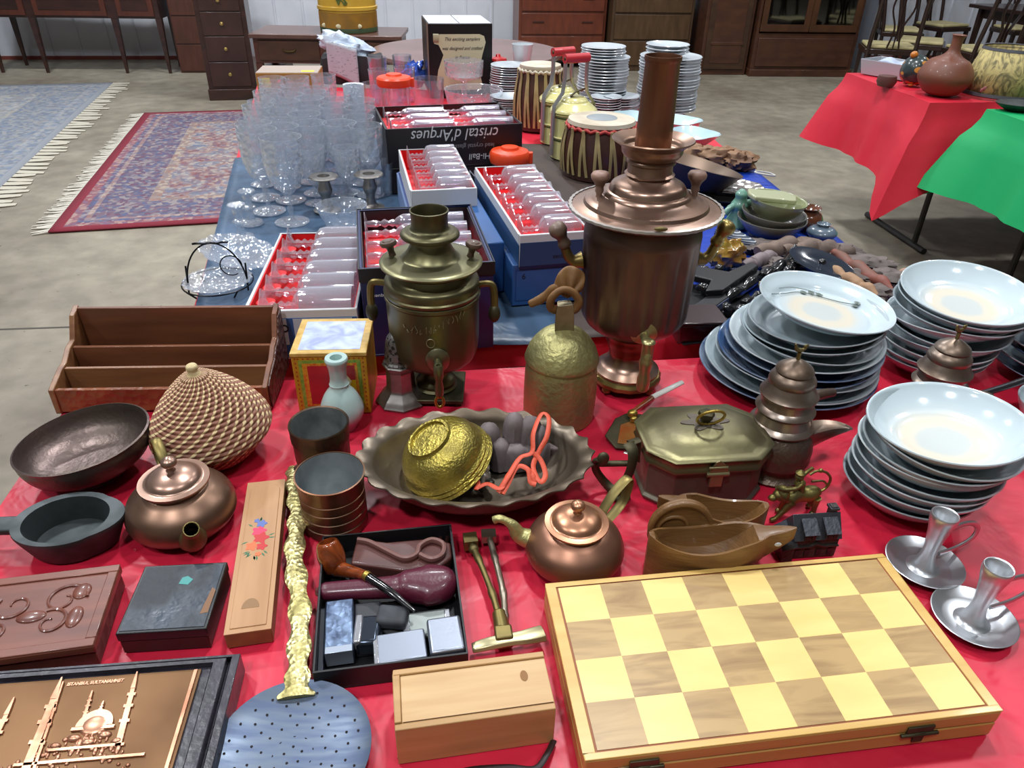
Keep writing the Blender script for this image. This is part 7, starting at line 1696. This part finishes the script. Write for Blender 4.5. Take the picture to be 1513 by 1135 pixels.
# ================================================================== ROOM FURNITURE
MHG = pm('mahogany_dark', '3e221b', .38, col2='2c1814', ns=5, st=(1, 1, 4), coat=.3)
MHR = pm('mahogany_red', '5c2e20', .4, col2='4c2419', ns=5, st=(4, 1, 1), coat=.3)
OAK = pm('oak_brown', '4f3a26', .45, col2='3f2d1d', ns=5, st=(4, 1, 1)); OAK2 = pm('oak_warm', '513120', .42, col2='41261a', ns=5, st=(1, 1, 3), coat=.2)
BRK = pm('brass_knob', 'c9b26a', .25, 1)
def rugmat(name, bands, pal, sc, hw, hl, fieldc):
    m = bpy.data.materials.new(name); m.use_nodes = True; nt = m.node_tree; b_ = nt.nodes['Principled BSDF']
    tc = nd(nt, 'ShaderNodeTexCoord'); sx = nd(nt, 'ShaderNodeSeparateXYZ'); nt.links.new(tc.outputs['Object'], sx.inputs[0])
    def ed(i, h_):
        a_ = nd(nt, 'ShaderNodeMath', operation='ABSOLUTE'); nt.links.new(sx.outputs[i], a_.inputs[0]); s_ = nd(nt, 'ShaderNodeMath', operation='SUBTRACT'); s_.inputs[0].default_value = h_; nt.links.new(a_.outputs[0], s_.inputs[1]); return s_.outputs[0]
    mn = nd(nt, 'ShaderNodeMath', operation='MINIMUM'); nt.links.new(ed(0, hw), mn.inputs[0]); nt.links.new(ed(1, hl), mn.inputs[1])
    rp = nd(nt, 'ShaderNodeValToRGB'); rp.color_ramp.interpolation = 'CONSTANT'; el = rp.color_ramp.elements
    for i, (p_, c_) in enumerate(bands):
        e = el[i] if i < 2 else el.new(p_); e.position = p_; e.color = hx(c_)
    nt.links.new(mn.outputs[0], rp.inputs[0])
    v = nd(nt, 'ShaderNodeTexVoronoi', i_Scale=sc); nt.links.new(tc.outputs['Object'], v.inputs['Vector'])
    sep = nd(nt, 'ShaderNodeSeparateColor'); nt.links.new(v.outputs['Color'], sep.inputs[0])
    r2_ = nd(nt, 'ShaderNodeValToRGB'); r2_.color_ramp.interpolation = 'CONSTANT'; el = r2_.color_ramp.elements
    for i, c_ in enumerate(pal):
        e = el[i] if i < 2 else el.new(i / len(pal)); e.position = i / len(pal); e.color = hx(c_)
    nt.links.new(sep.outputs[0], r2_.inputs[0])
    # large medallion motifs
    w_ = nd(nt, 'ShaderNodeTexNoise', i_Scale=sc * .09, i_Detail=3, i_Distortion=1.5); nt.links.new(tc.outputs['Object'], w_.inputs['Vector'])
    r3 = nd(nt, 'ShaderNodeValToRGB'); el = r3.color_ramp.elements; el[0].position = .40; el[0].color = hx(fieldc[0]); el[1].position = .60; el[1].color = hx(fieldc[1]); e = el.new(.5); e.color = hx(fieldc[2])
    nt.links.new(w_.outputs['Fac'], r3.inputs[0])
    mf = nd(nt, 'ShaderNodeMix', data_type='RGBA'); fa = nd(nt, 'ShaderNodeMath', operation='GREATER_THAN'); fa.inputs[1].default_value = bands[-1][0]; nt.links.new(mn.outputs[0], fa.inputs[0])
    nt.links.new(fa.outputs[0], mf.inputs[0]); nt.links.new(rp.outputs[0], mf.inputs[6]); nt.links.new(r3.outputs[0], mf.inputs[7])
    mx = nd(nt, 'ShaderNodeMix', data_type='RGBA'); gt = nd(nt, 'ShaderNodeMath', operation='GREATER_THAN'); gt.inputs[1].default_value = .055; nt.links.new(mn.outputs[0], gt.inputs[0])
    ml = nd(nt, 'ShaderNodeMath', operation='MULTIPLY'); ml.inputs[1].default_value = .55; nt.links.new(gt.outputs[0], ml.inputs[0])
    nt.links.new(ml.outputs[0], mx.inputs[0]); nt.links.new(mf.outputs[2], mx.inputs[6]); nt.links.new(r2_.outputs[0], mx.inputs[7])
    nt.links.new(mx.outputs[2], b_.inputs['Base Color']); b_.inputs['Roughness'].default_value = .85
    bp = nd(nt, 'ShaderNodeBump'); bp.inputs['Strength'].default_value = .3; bp.inputs['Distance'].default_value = .004; nt.links.new(v.outputs[0], bp.inputs['Height']); nt.links.new(bp.outputs[0], b_.inputs['Normal'])
    return m
def rug(name, label, near, far, hw, mat, side=1, fringe='c9c4b6', fl_=.10, fr_n=150):
    n_ = Vector((near[0], near[1], 0)); f_ = Vector((far[0], far[1], 0)); L = (f_ - n_).length; d = (f_ - n_).normalized(); s_ = Vector((d.y, -d.x, 0)) * side
    c = (n_ + f_) / 2 + s_ * hw
    an = math.atan2(d.y, d.x) - PI / 2
    t = thing(name, label, 'rug', (c.x, c.y, 0), an)
    b = MB(); b.grid(lambda u, v: (-hw + 2 * hw * u, -L / 2 + L * v, .010 + .002 * noise.noise(Vector((u * 9, v * 9, 1)))), 30, 40); o = b.build('pile', mat, t, smooth=60, solid=.008)
    random.seed(4); b = MB(); sx_ = -side
    for k in range(fr_n):
        y = -L / 2 + L * (k + .5) / fr_n; j = random.uniform(-.03, .03); l = fl_ * random.uniform(.7, 1.1); w_ = L / fr_n * .36
        x0 = sx_ * hw
        b.add([(x0, y - w_, .010), (x0, y + w_, .010), (x0 + sx_ * l * .5, y + w_ + j * .5, .007), (x0 + sx_ * l * .5, y - w_ + j * .5, .007), (x0 + sx_ * l, y + w_ * .6 + j, .004), (x0 + sx_ * l, y - w_ * .6 + j, .004)], [(0, 1, 2, 3), (3, 2, 4, 5)])
    o = b.build('fringe', pm('fringe_' + name, fringe, .8), t, smooth=0, solid=.003); o['kind'] = 'stuff'
    return t
n_, f_ = at(72, 346, 0), at(214, 169, 0)
hwr = .86
Lr = (f_ - n_).length
m1 = rugmat('persian_rug', [(0, '7c1f30'), (.055, '8f4a52'), (.10, '454870'), (.13, '9a7f78'), (.16, '4a4464'), (.40, '9a8470'), (.46, '6c5048')], ['5c6480', '83666a', '9c9088', '625868', 'a89e94', '76727c', '754a50'], 42, hwr, Lr / 2, ('7a4a4a', '6c7684', 'a08f84'))
rug('persian_rug', 'red-bordered persian rug with white fringe on the concrete floor left of the tables', (n_.x, n_.y), (f_.x, f_.y), hwr, m1, 1)
# the fringe lies along the short left end
n_, f_ = at(-210, 478, 0), at(168, 124, 0)
Lr2 = (f_ - n_).length
m2 = rugmat('blue_rug_pattern', [(0, '8c9096'), (.05, '737c8a'), (.12, '8a8f98'), (.16, '6a7484'), (.5, '9a9890'), (.53, '6a7a94')], ['6c788c', '8f949c', 'a3a199', '74787f', '828b99', '96908a', 'a8a69e'], 36, 1.6, Lr2 / 2, ('737d8c', '989ca2', '8a8680'))
rug('blue_rug', 'large blue and cream rug with plain cream end band at the far left', (n_.x, n_.y), (f_.x, f_.y), 1.6, m2, -1, 'bdb7a6', .16, 60)

def cab(px0, px1, py, name, label, cat, h_, d_, mat, z=0, rz=HR):
    a_, b2 = at(px0, py, z), at(px1, py, z); w = (b2 - a_).length
    t = thing(name, label, cat, (a_.x, a_.y, z), rz); return t, w
# sideboard with tapered legs
a_ = at(3, 108, 0); b2 = at(258, 107, 0); w = (b2 - a_).length
sb = thing('sideboard', 'dark mahogany sideboard on tapered legs against the left back wall', 'sideboard', (a_.x, a_.y, 0), HR - .05)
MB().box(0, w, 0, .50, .50, .95).build('cabinet_body', MHG, sb, bevel=.004)
for f in (.0, .262, .73, .985):
    MB().lathe([(.017, 0), (.040, .52)], 4, c=(w * f + .0, .03, 0), a0=PI / 4).build('leg', MHG, sb, smooth=0)
for f in (.02, .97): MB().lathe([(.017, 0), (.034, .52)], 4, c=(w * f, .46, 0), a0=PI / 4).build('leg', MHG, sb, smooth=0)
for x0, x1 in ((.02, .24), (.29, .70), (.76, .97)):
    d_ = MB().box(w * x0, w * x1, -.012, 0, .52, .93).build('door', MHR, sb, bevel=.004)
    MB().box(w * x0 + .05, w * x1 - .05, -.016, -.012, .57, .88).build('panel', MHG, d_, bevel=.003)
    MB().tube([(w * (x0 + x1) / 2 - .03, -.02, .75), (w * (x0 + x1) / 2 + .03, -.02, .75)], .006, 8).build('handle', BRK, d_)
a_ = at(-30, 104, 0); t = thing('chest', 'dark chest cut by the left edge of the photo beside the sideboard', 'chest', (a_.x - .75, a_.y - .02, 0), HR)
MB().box(0, .70, 0, .45, .12, .85).build('body', MHG, t, bevel=.004)
for x, y in ((.04, .04), (.66, .04), (.04, .41), (.66, .41)): MB().lathe([(.02, 0), (.03, .125)], 4, c=(x, y, 0), a0=PI / 4).build('leg', MHG, t, smooth=0)
for k in range(3): d_ = MB().box(.03, .67, -.01, 0, .15 + .23 * k, .36 + .23 * k).build('drawer', MHR, t, bevel=.003); MB().ball((.35, -.018, .255 + .23 * k), .014).build('knob', BRK, d_)
# brown drawers unit
a_ = at(258, 108, 0); b2 = at(318, 110, 0)
t = thing('drawer_chest', 'plain reddish brown chest of drawers behind the tall dark knobbed chest', 'chest of drawers', (a_.x + .06, a_.y + .02, 0), HR); w = .60
MB().box(0, w, 0, .42, 0, 1.05).build('body', MHR, t, bevel=.003)
for k in range(4): MB().box(.012, w - .012, -.012, 0, .02 + .255 * k, .262 + .255 * k).build('drawer', pm('drawer_front_red', '4a2a20', .45, col2='573226', ns=5, st=(4, 1, 1)), t, bevel=.002)
# tall chest with brass knobs
a_ = at(310, 149, 0); b2 = at(380, 151, 0); w = .42
t = thing('tall_chest', 'tall narrow dark chest with a column of brass knobs', 'chest of drawers', (a_.x, a_.y, 0), .22)
MB().box(0, w, 0, .38, .0, .09).build('plinth', MHG, t, bevel=.004); MB().box(.01, w - .01, .01, .37, .09, 1.35).build('body', MHG, t, bevel=.003)
zz = .115
for k, hh in enumerate((.20, .20, .185, .16, .14, .14, .14)):
    d_ = MB().box(.05, w - .05, -.002, .01, zz, zz + hh - .008).build('drawer', pm('chest_front', '331d18', .38, col2='402620', ns=5, coat=.3), t, bevel=.003)
    MB().lathe([(0, 0), (.008, 0), (.006, .012), (.013, .018), (.014, .024), (0, .028)], 16, c=(0, 0, 0)).build('knob', BRK, d_, loc=(w / 2, -.003, zz + hh / 2), rot=(PI / 2, 0, 0)); zz += hh
# low writing table with yellow pail
zt = .64
a_, b2 = at(366, 50, zt), at(594, 53, zt); w = (b2 - a_).length; an = math.atan2(b2.y - a_.y, b2.x - a_.x) * .6
t = thing('writing_table', 'brown wooden writing table with drawers behind the goblets, yellow pail on it', 'table', (a_.x, a_.y, 0), an)
MB().box(0, w, 0, .55, zt - .03, zt).build('tabletop', pm('table_top_brown', '6a4a40', .35, col2='5a3c32', ns=5, st=(1, 5, 1), coat=.3), t, bevel=.005)
MB().box(.02, w - .02, .03, .53, zt - .20, zt - .03).build('drawer_case', MHR, t, bevel=.003)
for x0, x1 in ((.05, .45), (.52, .95)):
    d_ = MB().box(w * x0, w * x1, .018, .03, zt - .18, zt - .045).build('drawer', OAK2, t, bevel=.003); MB().tube(spline([(w * (x0 + x1) / 2 - .05, .015, zt - .10), (w * (x0 + x1) / 2 - .03, .008, zt - .115), (w * (x0 + x1) / 2 + .03, .008, zt - .115), (w * (x0 + x1) / 2 + .05, .015, zt - .10)], 4), .006, 8).build('handle', pm('antique_handle', '5a4a2c', .4, 1), d_)
for x in (.04, w - .04):
    for y in (.06, .50): MB().box(x - .025, x + .025, y - .025, y + .025, 0, zt - .20).build('leg', MHR, t, bevel=.003)
MB().box(.04, w * .16, .05, .5, .02, .40).build('side_shelf', MHG, t, bevel=.003)
q = at(541, 30, zt)
pl_ = thing('yellow_pail', 'yellow tin drum with green scenery band on the writing table', 'drum', (q.x, a_.y + .30, zt), 0)
rq = .215
YP = pm('pail_yellow', 'c49a2c', .35, col2='d8b048', ns=4, coat=.4)
MB().lathe([(0, 0), (rq * .97, 0), (rq, .01), (rq, .15), (rq * 1.04, .155), (rq * 1.04, .175), (rq * 1.0, .18), (rq * 1.0, .38), (rq * 1.04, .385), (rq * 1.04, .40), (0, .40)], 64).build('drum_shell', YP, pl_, smooth=40)
MB().lathe([(rq * 1.004, .005), (rq * 1.006, .035), (rq * 1.004, .036)], 64, lambda a_, z: 1).build('green_band', pm('pail_green', '3c4f34', .5), pl_, smooth=40)
MB().lathe([(rq * 1.006, .036), (rq * 1.008, .05), (rq * 1.004, .14)], 64).build('amber_band', pm('pail_amber', 'a87828', .4, col2='8c6a30', ns=12), pl_, smooth=40)
for k, a2 in enumerate((-.75, -.15, .55)):
    MB().ball((rq * 1.0 * math.sin(a2), -rq * 1.0 * math.cos(a2), .052), (.022, .006, .016), 12, 8).build('cottage_print', pm('pail_cream', 'd8cfa8', .5), pl_, smooth=50)
for k, c_ in enumerate('SNA'):
    a2 = .14 - .11 * k; text(c_, .085, pm('pail_text', '5a6a30', .5), pl_, (rq * 1.02 * math.sin(a2), -rq * 1.02 * math.cos(a2), .225), (PI / 2, PI, a2), ext=.002)
# round table behind the scroll carton
q = at(690, 74, .70)
t = thing('round_table', 'brown round-topped table behind the tall black scroll carton', 'table', (q.x, q.y, 0), 0)
MB().lathe([(0, .67), (.56, .67), (.58, .685), (.575, .70), (0, .702)], 64).build('tabletop', pm('round_top', '6f5148', .35, col2='80605a', ns=4, coat=.3), t, smooth=40)
MB().lathe([(.20, 0), (.20, .03), (.06, .08), (.05, .4), (.08, .6), (.12, .67)], 32).build('pedestal', MHR, t, smooth=40)
# right hand cabinets
def doors(t, w, h_, d_, mat, mat2, n, z0=.06, glass_=False, nm_='door'):
    for k in range(n):
        x0 = .03 + (w - .06) * k / n + .004; x1 = .03 + (w - .06) * (k + 1) / n - .004
        if glass_:
            b = MB(); 
            for s_ in [(x0, x1, z0, z0 + .07), (x0, x1, h_ - .05, h_), (x0, x0 + .06, z0 + .07, h_ - .05), (x1 - .06, x1, z0 + .07, h_ - .05)]: b.box(s_[0], s_[1], -.02, 0, s_[2], s_[3])
            dd_ = b.build(nm_, mat2, t, bevel=.003); MB().box(x0 + .06, x1 - .06, -.010, -.006, z0 + .07, h_ - .05).build('pane', glass('cabinet_pane', 'b8bcb8', .10, .6, .05), dd_, smooth=0)
        else:
            dd_ = MB().box(x0, x1, -.02, 0, z0, h_).build(nm_, mat2, t, bevel=.004); MB().box(x0 + .06, x1 - .06, -.024, -.02, z0 + .06, h_ - .06).build('panel', mat, dd_, bevel=.003)
y_off = 0
a_ = at(765, 100, 0); b2 = at(893, 104, 0); w = (b2 - a_).length
t = thing('red_dresser', 'reddish chest of drawers with carved pulls behind the cup and drum', 'chest of drawers', (a_.x, a_.y - .05, 0), HR)
MB().box(0, w, 0, .45, .08, 1.05).build('body', pm('dresser_red', '6e3420', .4, col2='5c2a1a', ns=5, st=(3, 1, 1), coat=.3), t, bevel=.004)
for x in (.03, w - .08): MB().box(x, x + .05, .02, .4, 0, .08).build('leg', MHR, t)
for k in range(4):
    d_ = MB().box(.03, w - .03, -.015, 0, .12 + .225 * k, .325 + .225 * k).build('drawer', pm('dresser_red', ''), t, bevel=.004)
    for f in (.22, .78): MB().tube([(w * f - .06, -.02, .24 + .225 * k), (w * f + .06, -.02, .24 + .225 * k)], .009, 8, fl=(1, .5)).build('handle', pm('dresser_pull', '3c1e14', .4), d_)
a_ = at(895, 104, 0); b2 = at(1028, 108, 0); w = (b2 - a_).length
t = thing('oak_cabinet', 'brown panelled cabinet behind the tall plate stacks', 'cabinet', (a_.x + .02, a_.y - .03, 0), HR - .04)
w -= .10
MB().box(0, w, 0, .45, 0, 1.1).build('body', OAK, t, bevel=.004)
for k in range(4): MB().box(.03, w - .03, -.014, 0, .06 + .26 * k, .30 + .26 * k).build('drawer', pm('oak_drawer', '57402a', .42, col2='46331f', ns=5, st=(4, 1, 1)), t, bevel=.004)
a_ = at(1030, 109, 0); b2 = at(1100, 111, 0); w = (b2 - a_).length
t = thing('wardrobe', 'dark brown wardrobe with carved plank door between two cabinets', 'wardrobe', (a_.x, a_.y - .06, 0), HR - .06)
MB().box(0, w, 0, .5, 0, 1.3).build('body', OAK2, t, bevel=.004); doors(t, w, 1.25, 0, OAK2, pm('wardrobe_door', '47301f', .45, col2='38261a', ns=6, st=(1, 1, 3)), 1)
MB().box(.08, w - .08, -.03, -.02, .30, .33).build('rail', OAK2, t, bevel=.003)
a_ = at(1100, 111, 0); b2 = at(1250, 112, 0); w = (b2 - a_).length
t = thing('glass_cabinet', 'dark wood display cabinet with two glass doors above a drawer', 'cabinet', (a_.x + .03, a_.y - .05, 0), HR - .06)
w -= .03
b = MB()
b.box(0, w, 0, .45, 0, .42); b.box(0, .03, 0, .45, .42, 1.5); b.box(w - .03, w, 0, .45, .42, 1.5); b.box(0, w, .43, .45, .42, 1.5); b.box(0, w, 0, .45, 1.47, 1.5)
b.build('carcass', OAK2, t, bevel=.003); MB().box(.03, w - .03, .02, .43, .80, .82).build('shelf', OAK2, t)
doors(t, w, 1.46, 0, OAK2, pm('cab_frame', '54341f', .42, col2='442a1a', ns=6), 2, .44, True)
MB().box(.04, w - .04, -.018, 0, .10, .38).build('drawer', OAK2, t, bevel=.004); MB().box(-.01, w + .01, -.03, .46, 0, .07).build('plinth', OAK2, t, bevel=.004)
# leaning grey panel
q = at(1268, 104, 0); t = MB().box(0, .05, 0, .6, 0, 1.2).build('partition_board', pm('panel_grey', '8a8f98', .5), None, bevel=.003, loc=(q.x, q.y, 0), rot=(0, .06, HR)); tag(t, 'pale grey panel standing upright between glass cabinet and chairs', 'panel')
# dining chairs
CHW = pm('chair_mahogany', '2c1a15', .35, coat=.3); CRM = pm('cream_seat', 'cdbf90', .7, col2='b8ad7c', ns=14)
def chair(loc, rz, label):
    t = thing('dining_chair', label, 'chair', loc, rz, 'dark dining chairs with cream seats')
    MB().box(-.23, .23, -.21, .21, .40, .445).build('seat_frame', CHW, t, bevel=.006); MB().box(-.21, .21, -.19, .19, .445, .475).build('seat', CRM, t, bevel=.012, bseg=3)
    for x, y in ((-.2, -.18), (.2, -.18)): MB().lathe([(.016, 0), (.026, .40)], 4, c=(x, y, 0), a0=PI / 4).build('leg', CHW, t, smooth=0)
    for x in (-.2, .2): MB().tube(spline([(x, .26, 0), (x, .20, .25), (x, .20, .45), (x * .95, .25, .75), (x * .98, .30, 1.02)], 4), .019, 8).build('leg', CHW, t, smooth=50)
    b = MB(); b.tube(spline([(-.24, .30, 1.0), (-.1, .30, 1.04), (.1, .30, 1.04), (.24, .30, 1.0)], 5), .022, 8, fl=(1, .6)); b.build('top_rail', CHW, t, smooth=50)
    b = MB()
    for s_ in (-1, 1): b.tube(spline([(s_ * .05, .22, .46), (s_ * .03, .24, .62), (s_ * .09, .27, .80), (s_ * .04, .30, 1.0)], 5), .013, 8, fl=(.6, 1.4))
    b.tube(spline([(0, .22, .46), (0, .25, .7), (0, .29, 1.0)], 4), .012, 8, fl=(.5, 1.6)); b.build('splat', CHW, t, smooth=50)
    return t
ch0 = chair((4.15, 8.9, 0), 1.3, 'dark dining chair with cream seat nearest the grey panel')
for (x, y, r, l) in [(3.95, 7.95, 1.1, 'dark dining chair with cream seat, front one of the left chairs'), (4.25, 7.45, 3.3, 'dark dining chair standing right behind the terracotta gourd vase'), (4.9, 9.5, .4, 'dark dining chair farthest back near the wall'), (5.7, 9.3, .1, 'dark dining chair at the back side of the dark dining table'), (5.3, 7.15, 3.2, 'dark dining chair in front of the dark dining table'), (3.45, 7.55, 2.9, 'dark dining chair with its back turned, just behind the white tub'), (4.72, 6.8, 2.7, 'dark dining chair with its back turned beside the dining table')]:
    dup(ch0, (x, y, 0), (0, 0, r), l)
t = thing('dining_table', 'dark dining table among the chairs at the upper right', 'table', (5.45, 8.25, 0), HR)
MB().box(-.75, .9, -.45, .45, .71, .745).build('tabletop', CHW, t, bevel=.006)
for x in (-.65, .8):
    for y in (-.36, .36): MB().lathe([(.02, 0), (.035, .71)], 4, c=(x, y, 0), a0=PI / 4).build('leg', CHW, t, smooth=0)
MB().box(-.65, .8, -.36, .36, .62, .71).build('apron', CHW, t)

# ---- right hand tables with cloths
e = Vector((.918, .394, 0)).normalized(); rz2 = math.atan2(e.y, e.x)
A_ = at(1249, 107, .742); B_ = at(1374, 152, .742); A_.z = B_.z = 0
ev = (A_ - B_).normalized(); A_ = B_ + ev * .74; e = Vector((ev.y, -ev.x, 0)); rz2 = math.atan2(e.y, e.x)
RD = [(B_.x, B_.y), (B_.x + e.x * 1.83, B_.y + e.y * 1.83), (A_.x + e.x * 1.83, A_.y + e.y * 1.83), (A_.x, A_.y)]
cc_ = (A_ + B_) / 2 + e * .95
folding_table((cc_.x, cc_.y), 1.75, .66, rz2, 'folding table on black legs under the right red cloth')
cloth('red_tablecloth', RD, .742, .36, 'red cloth with pointed folded corner on the right hand table', CLR2, flare=.05, corner=.10, wav=.018, res=.03, dropf=lambda i, t: (.34 + .16 * math.exp(-(t / .035) ** 2)) * (1 if t < .12 else max(.12, 1 - (t - .12) * 9)) if i == 0 else (.34 + .16 * math.exp(-((1 - t) / .10) ** 2) if i == 3 else .3))
G0 = at(1449, 158, .744); G0.z = 0; G0 = G0 - ev * .04
GD = [(G0 - ev * .76), (G0 - ev * .76 + e * 1.83), (G0 + e * 1.83), G0]
gc = (GD[0] + GD[2]) / 2
folding_table((gc.x, gc.y), 1.75, .68, rz2, 'folding table under the green cloth')
cloth('green_tablecloth', [(p.x, p.y) for p in GD], .744, .34, 'bright green cloth on the table at the right edge', CLG, flare=.07, corner=.10, wav=.018, res=.035, dropf=lambda i, t: .34 + .05 * math.exp(-((t if i == 0 else 1 - t) / .12) ** 2))
# things on the red table
zr = .747
q = at(1392, 142, zr)
TER = pm('terracotta_gourd', '6c3f2f', .5, col2='7c4a36', ns=4, coat=.05)
o = MB().lathe([(0, 0), (.05, .0)] + sm([(.075, .012), (.108, .055), (.112, .09), (.085, .138), (.045, .160), (.026, .180), (.022, .21), (.024, .235), (.030, .245)], 6) + [(.028, .247), (.018, .24), (0, .22)], 56).build('gourd_vase', TER, None, smooth=55, loc=(q.x, q.y + .03, zr), rot=(0, .04, 0)); tag(o, 'round terracotta brown gourd vase with narrow neck on the red table', 'vase')
q = at(1350, 128, zr)
MOS = pm('mosaic_fish', 'c98a3a', .3, col2='2c3a3a', ns=22, kind='voronoi', lo=.42, hi=.50, coat=.5, st=(1, 1, 1.6))
fs = thing('ceramic_fish_pot', 'orange, blue and black patterned ceramic pot left of the gourd vase', 'pot', (q.x, q.y + .03, zr), 0)
MB().lathe([(0, .006)] + sm([(.03, .008), (.056, .03), (.066, .065), (.055, .105), (.03, .128), (0, .135)], 6), 48).build('pot_body', MOS, fs, smooth=55)
for k in range(3): a2 = k * 2.1; MB().ball((.03 * math.cos(a2), .03 * math.sin(a2), .007), (.012, .012, .007)).build('foot', pm('orange_glaze', 'c97a2c', .3, coat=.5), fs, smooth=50)
MB().ball((-.03, -.01, .135), (.018, .014, .016)).build('orange_crest', pm('orange_glaze', ''), fs, smooth=50)
q = at(1283, 112, zr)
tb_ = thing('white_tub', 'white plastic tub with folded paper at the corner of the red table', 'tub', (q.x + e.x * .12, q.y + e.y * .12, zr), rz2 - PI / 2 + .5)
b = MB(); b.loft([[(x, y, z_) for x, y in ((-.13 * s_, -.09 * s_), (.13 * s_, -.09 * s_), (.13 * s_, .09 * s_), (-.13 * s_, .09 * s_))] for s_, z_ in ((.9, 0), (1, .07), (.97, .07), (.88, .006))]); b.build('tub_body', pm('tub_white', 'a8abb2', .4), tb_, bevel=.003)
b = MB(); b.grid(lambda u, v: (-.06 + .12 * u, -.05 + .1 * v, .065 + .02 * math.sin(u * 5) * math.sin(v * 4)), 10, 8); b.build('folded_paper', pm('paper_blue_white', 'b8c4da', .6), tb_, solid=.003)
q = at(1325, 132, zr); o = MB().lathe([(0, 0), (.035, 0), (.045, .02), (.040, .045), (0, .05)], 32).build('brown_pot', pm('brown_pot', '5a3a34', .5), None, smooth=50, loc=(q.x - .02, q.y + .08, zr)); tag(o, 'small dull brown pot between the white tub and patterned pot', 'pot')
q = at(1478, 146, zr)
lsd = thing('lamp_shade', 'tapered floral fabric lampshade with grey trim lying on the red table', 'lampshade', (q.x + .05, q.y + .09, zr + .01), .2, rot=(0, 0, .2))
def shm():
    return pm('shade_floral', 'b8a86c', .7, col2='6a6240', ns=26, st=(1, 1, .5), dist=2.5, lo=.42, hi=.62)
MB().lathe([(.175, 0), (.130, .185)], 64).build('shade_fabric', shm(), lsd, smooth=60, solid=.002)
TRM = pm('shade_trim', '4c4e54', .5); MB().lathe([(.176, -.004), (.180, 0), (.178, .012), (.174, .012)], 64).build('bottom_trim', TRM, lsd, smooth=50); MB().lathe([(.130, .175), (.134, .178), (.131, .190), (.127, .188)], 64).build('top_trim', TRM, lsd, smooth=50)
random.seed(2)
PKF = pm('shade_pink', 'a8646c', .7); b = MB()
for k in range(14):
    a2 = -PI / 2 + random.uniform(-1.3, 1.3); z_ = random.uniform(.02, .16); r_ = .176 - .243 * z_ + .0012; b.ball((r_ * math.cos(a2), r_ * math.sin(a2), z_), (.010, .003, .009), 10, 6)
b.build('printed_blossoms', PKF, lsd, smooth=50)
q = at(1500, 162, .749); o = MB().lathe([(0, 0), (.05, 0), (.075, .018), (.080, .026), (.076, .027), (.05, .010), (0, .008)], 40, sx=1.3).build('cast_dish', IRON, None, smooth=50, loc=(q.x + .02, q.y, .750)); tag(o, 'dark cast oval dish on the green cloth', 'dish')
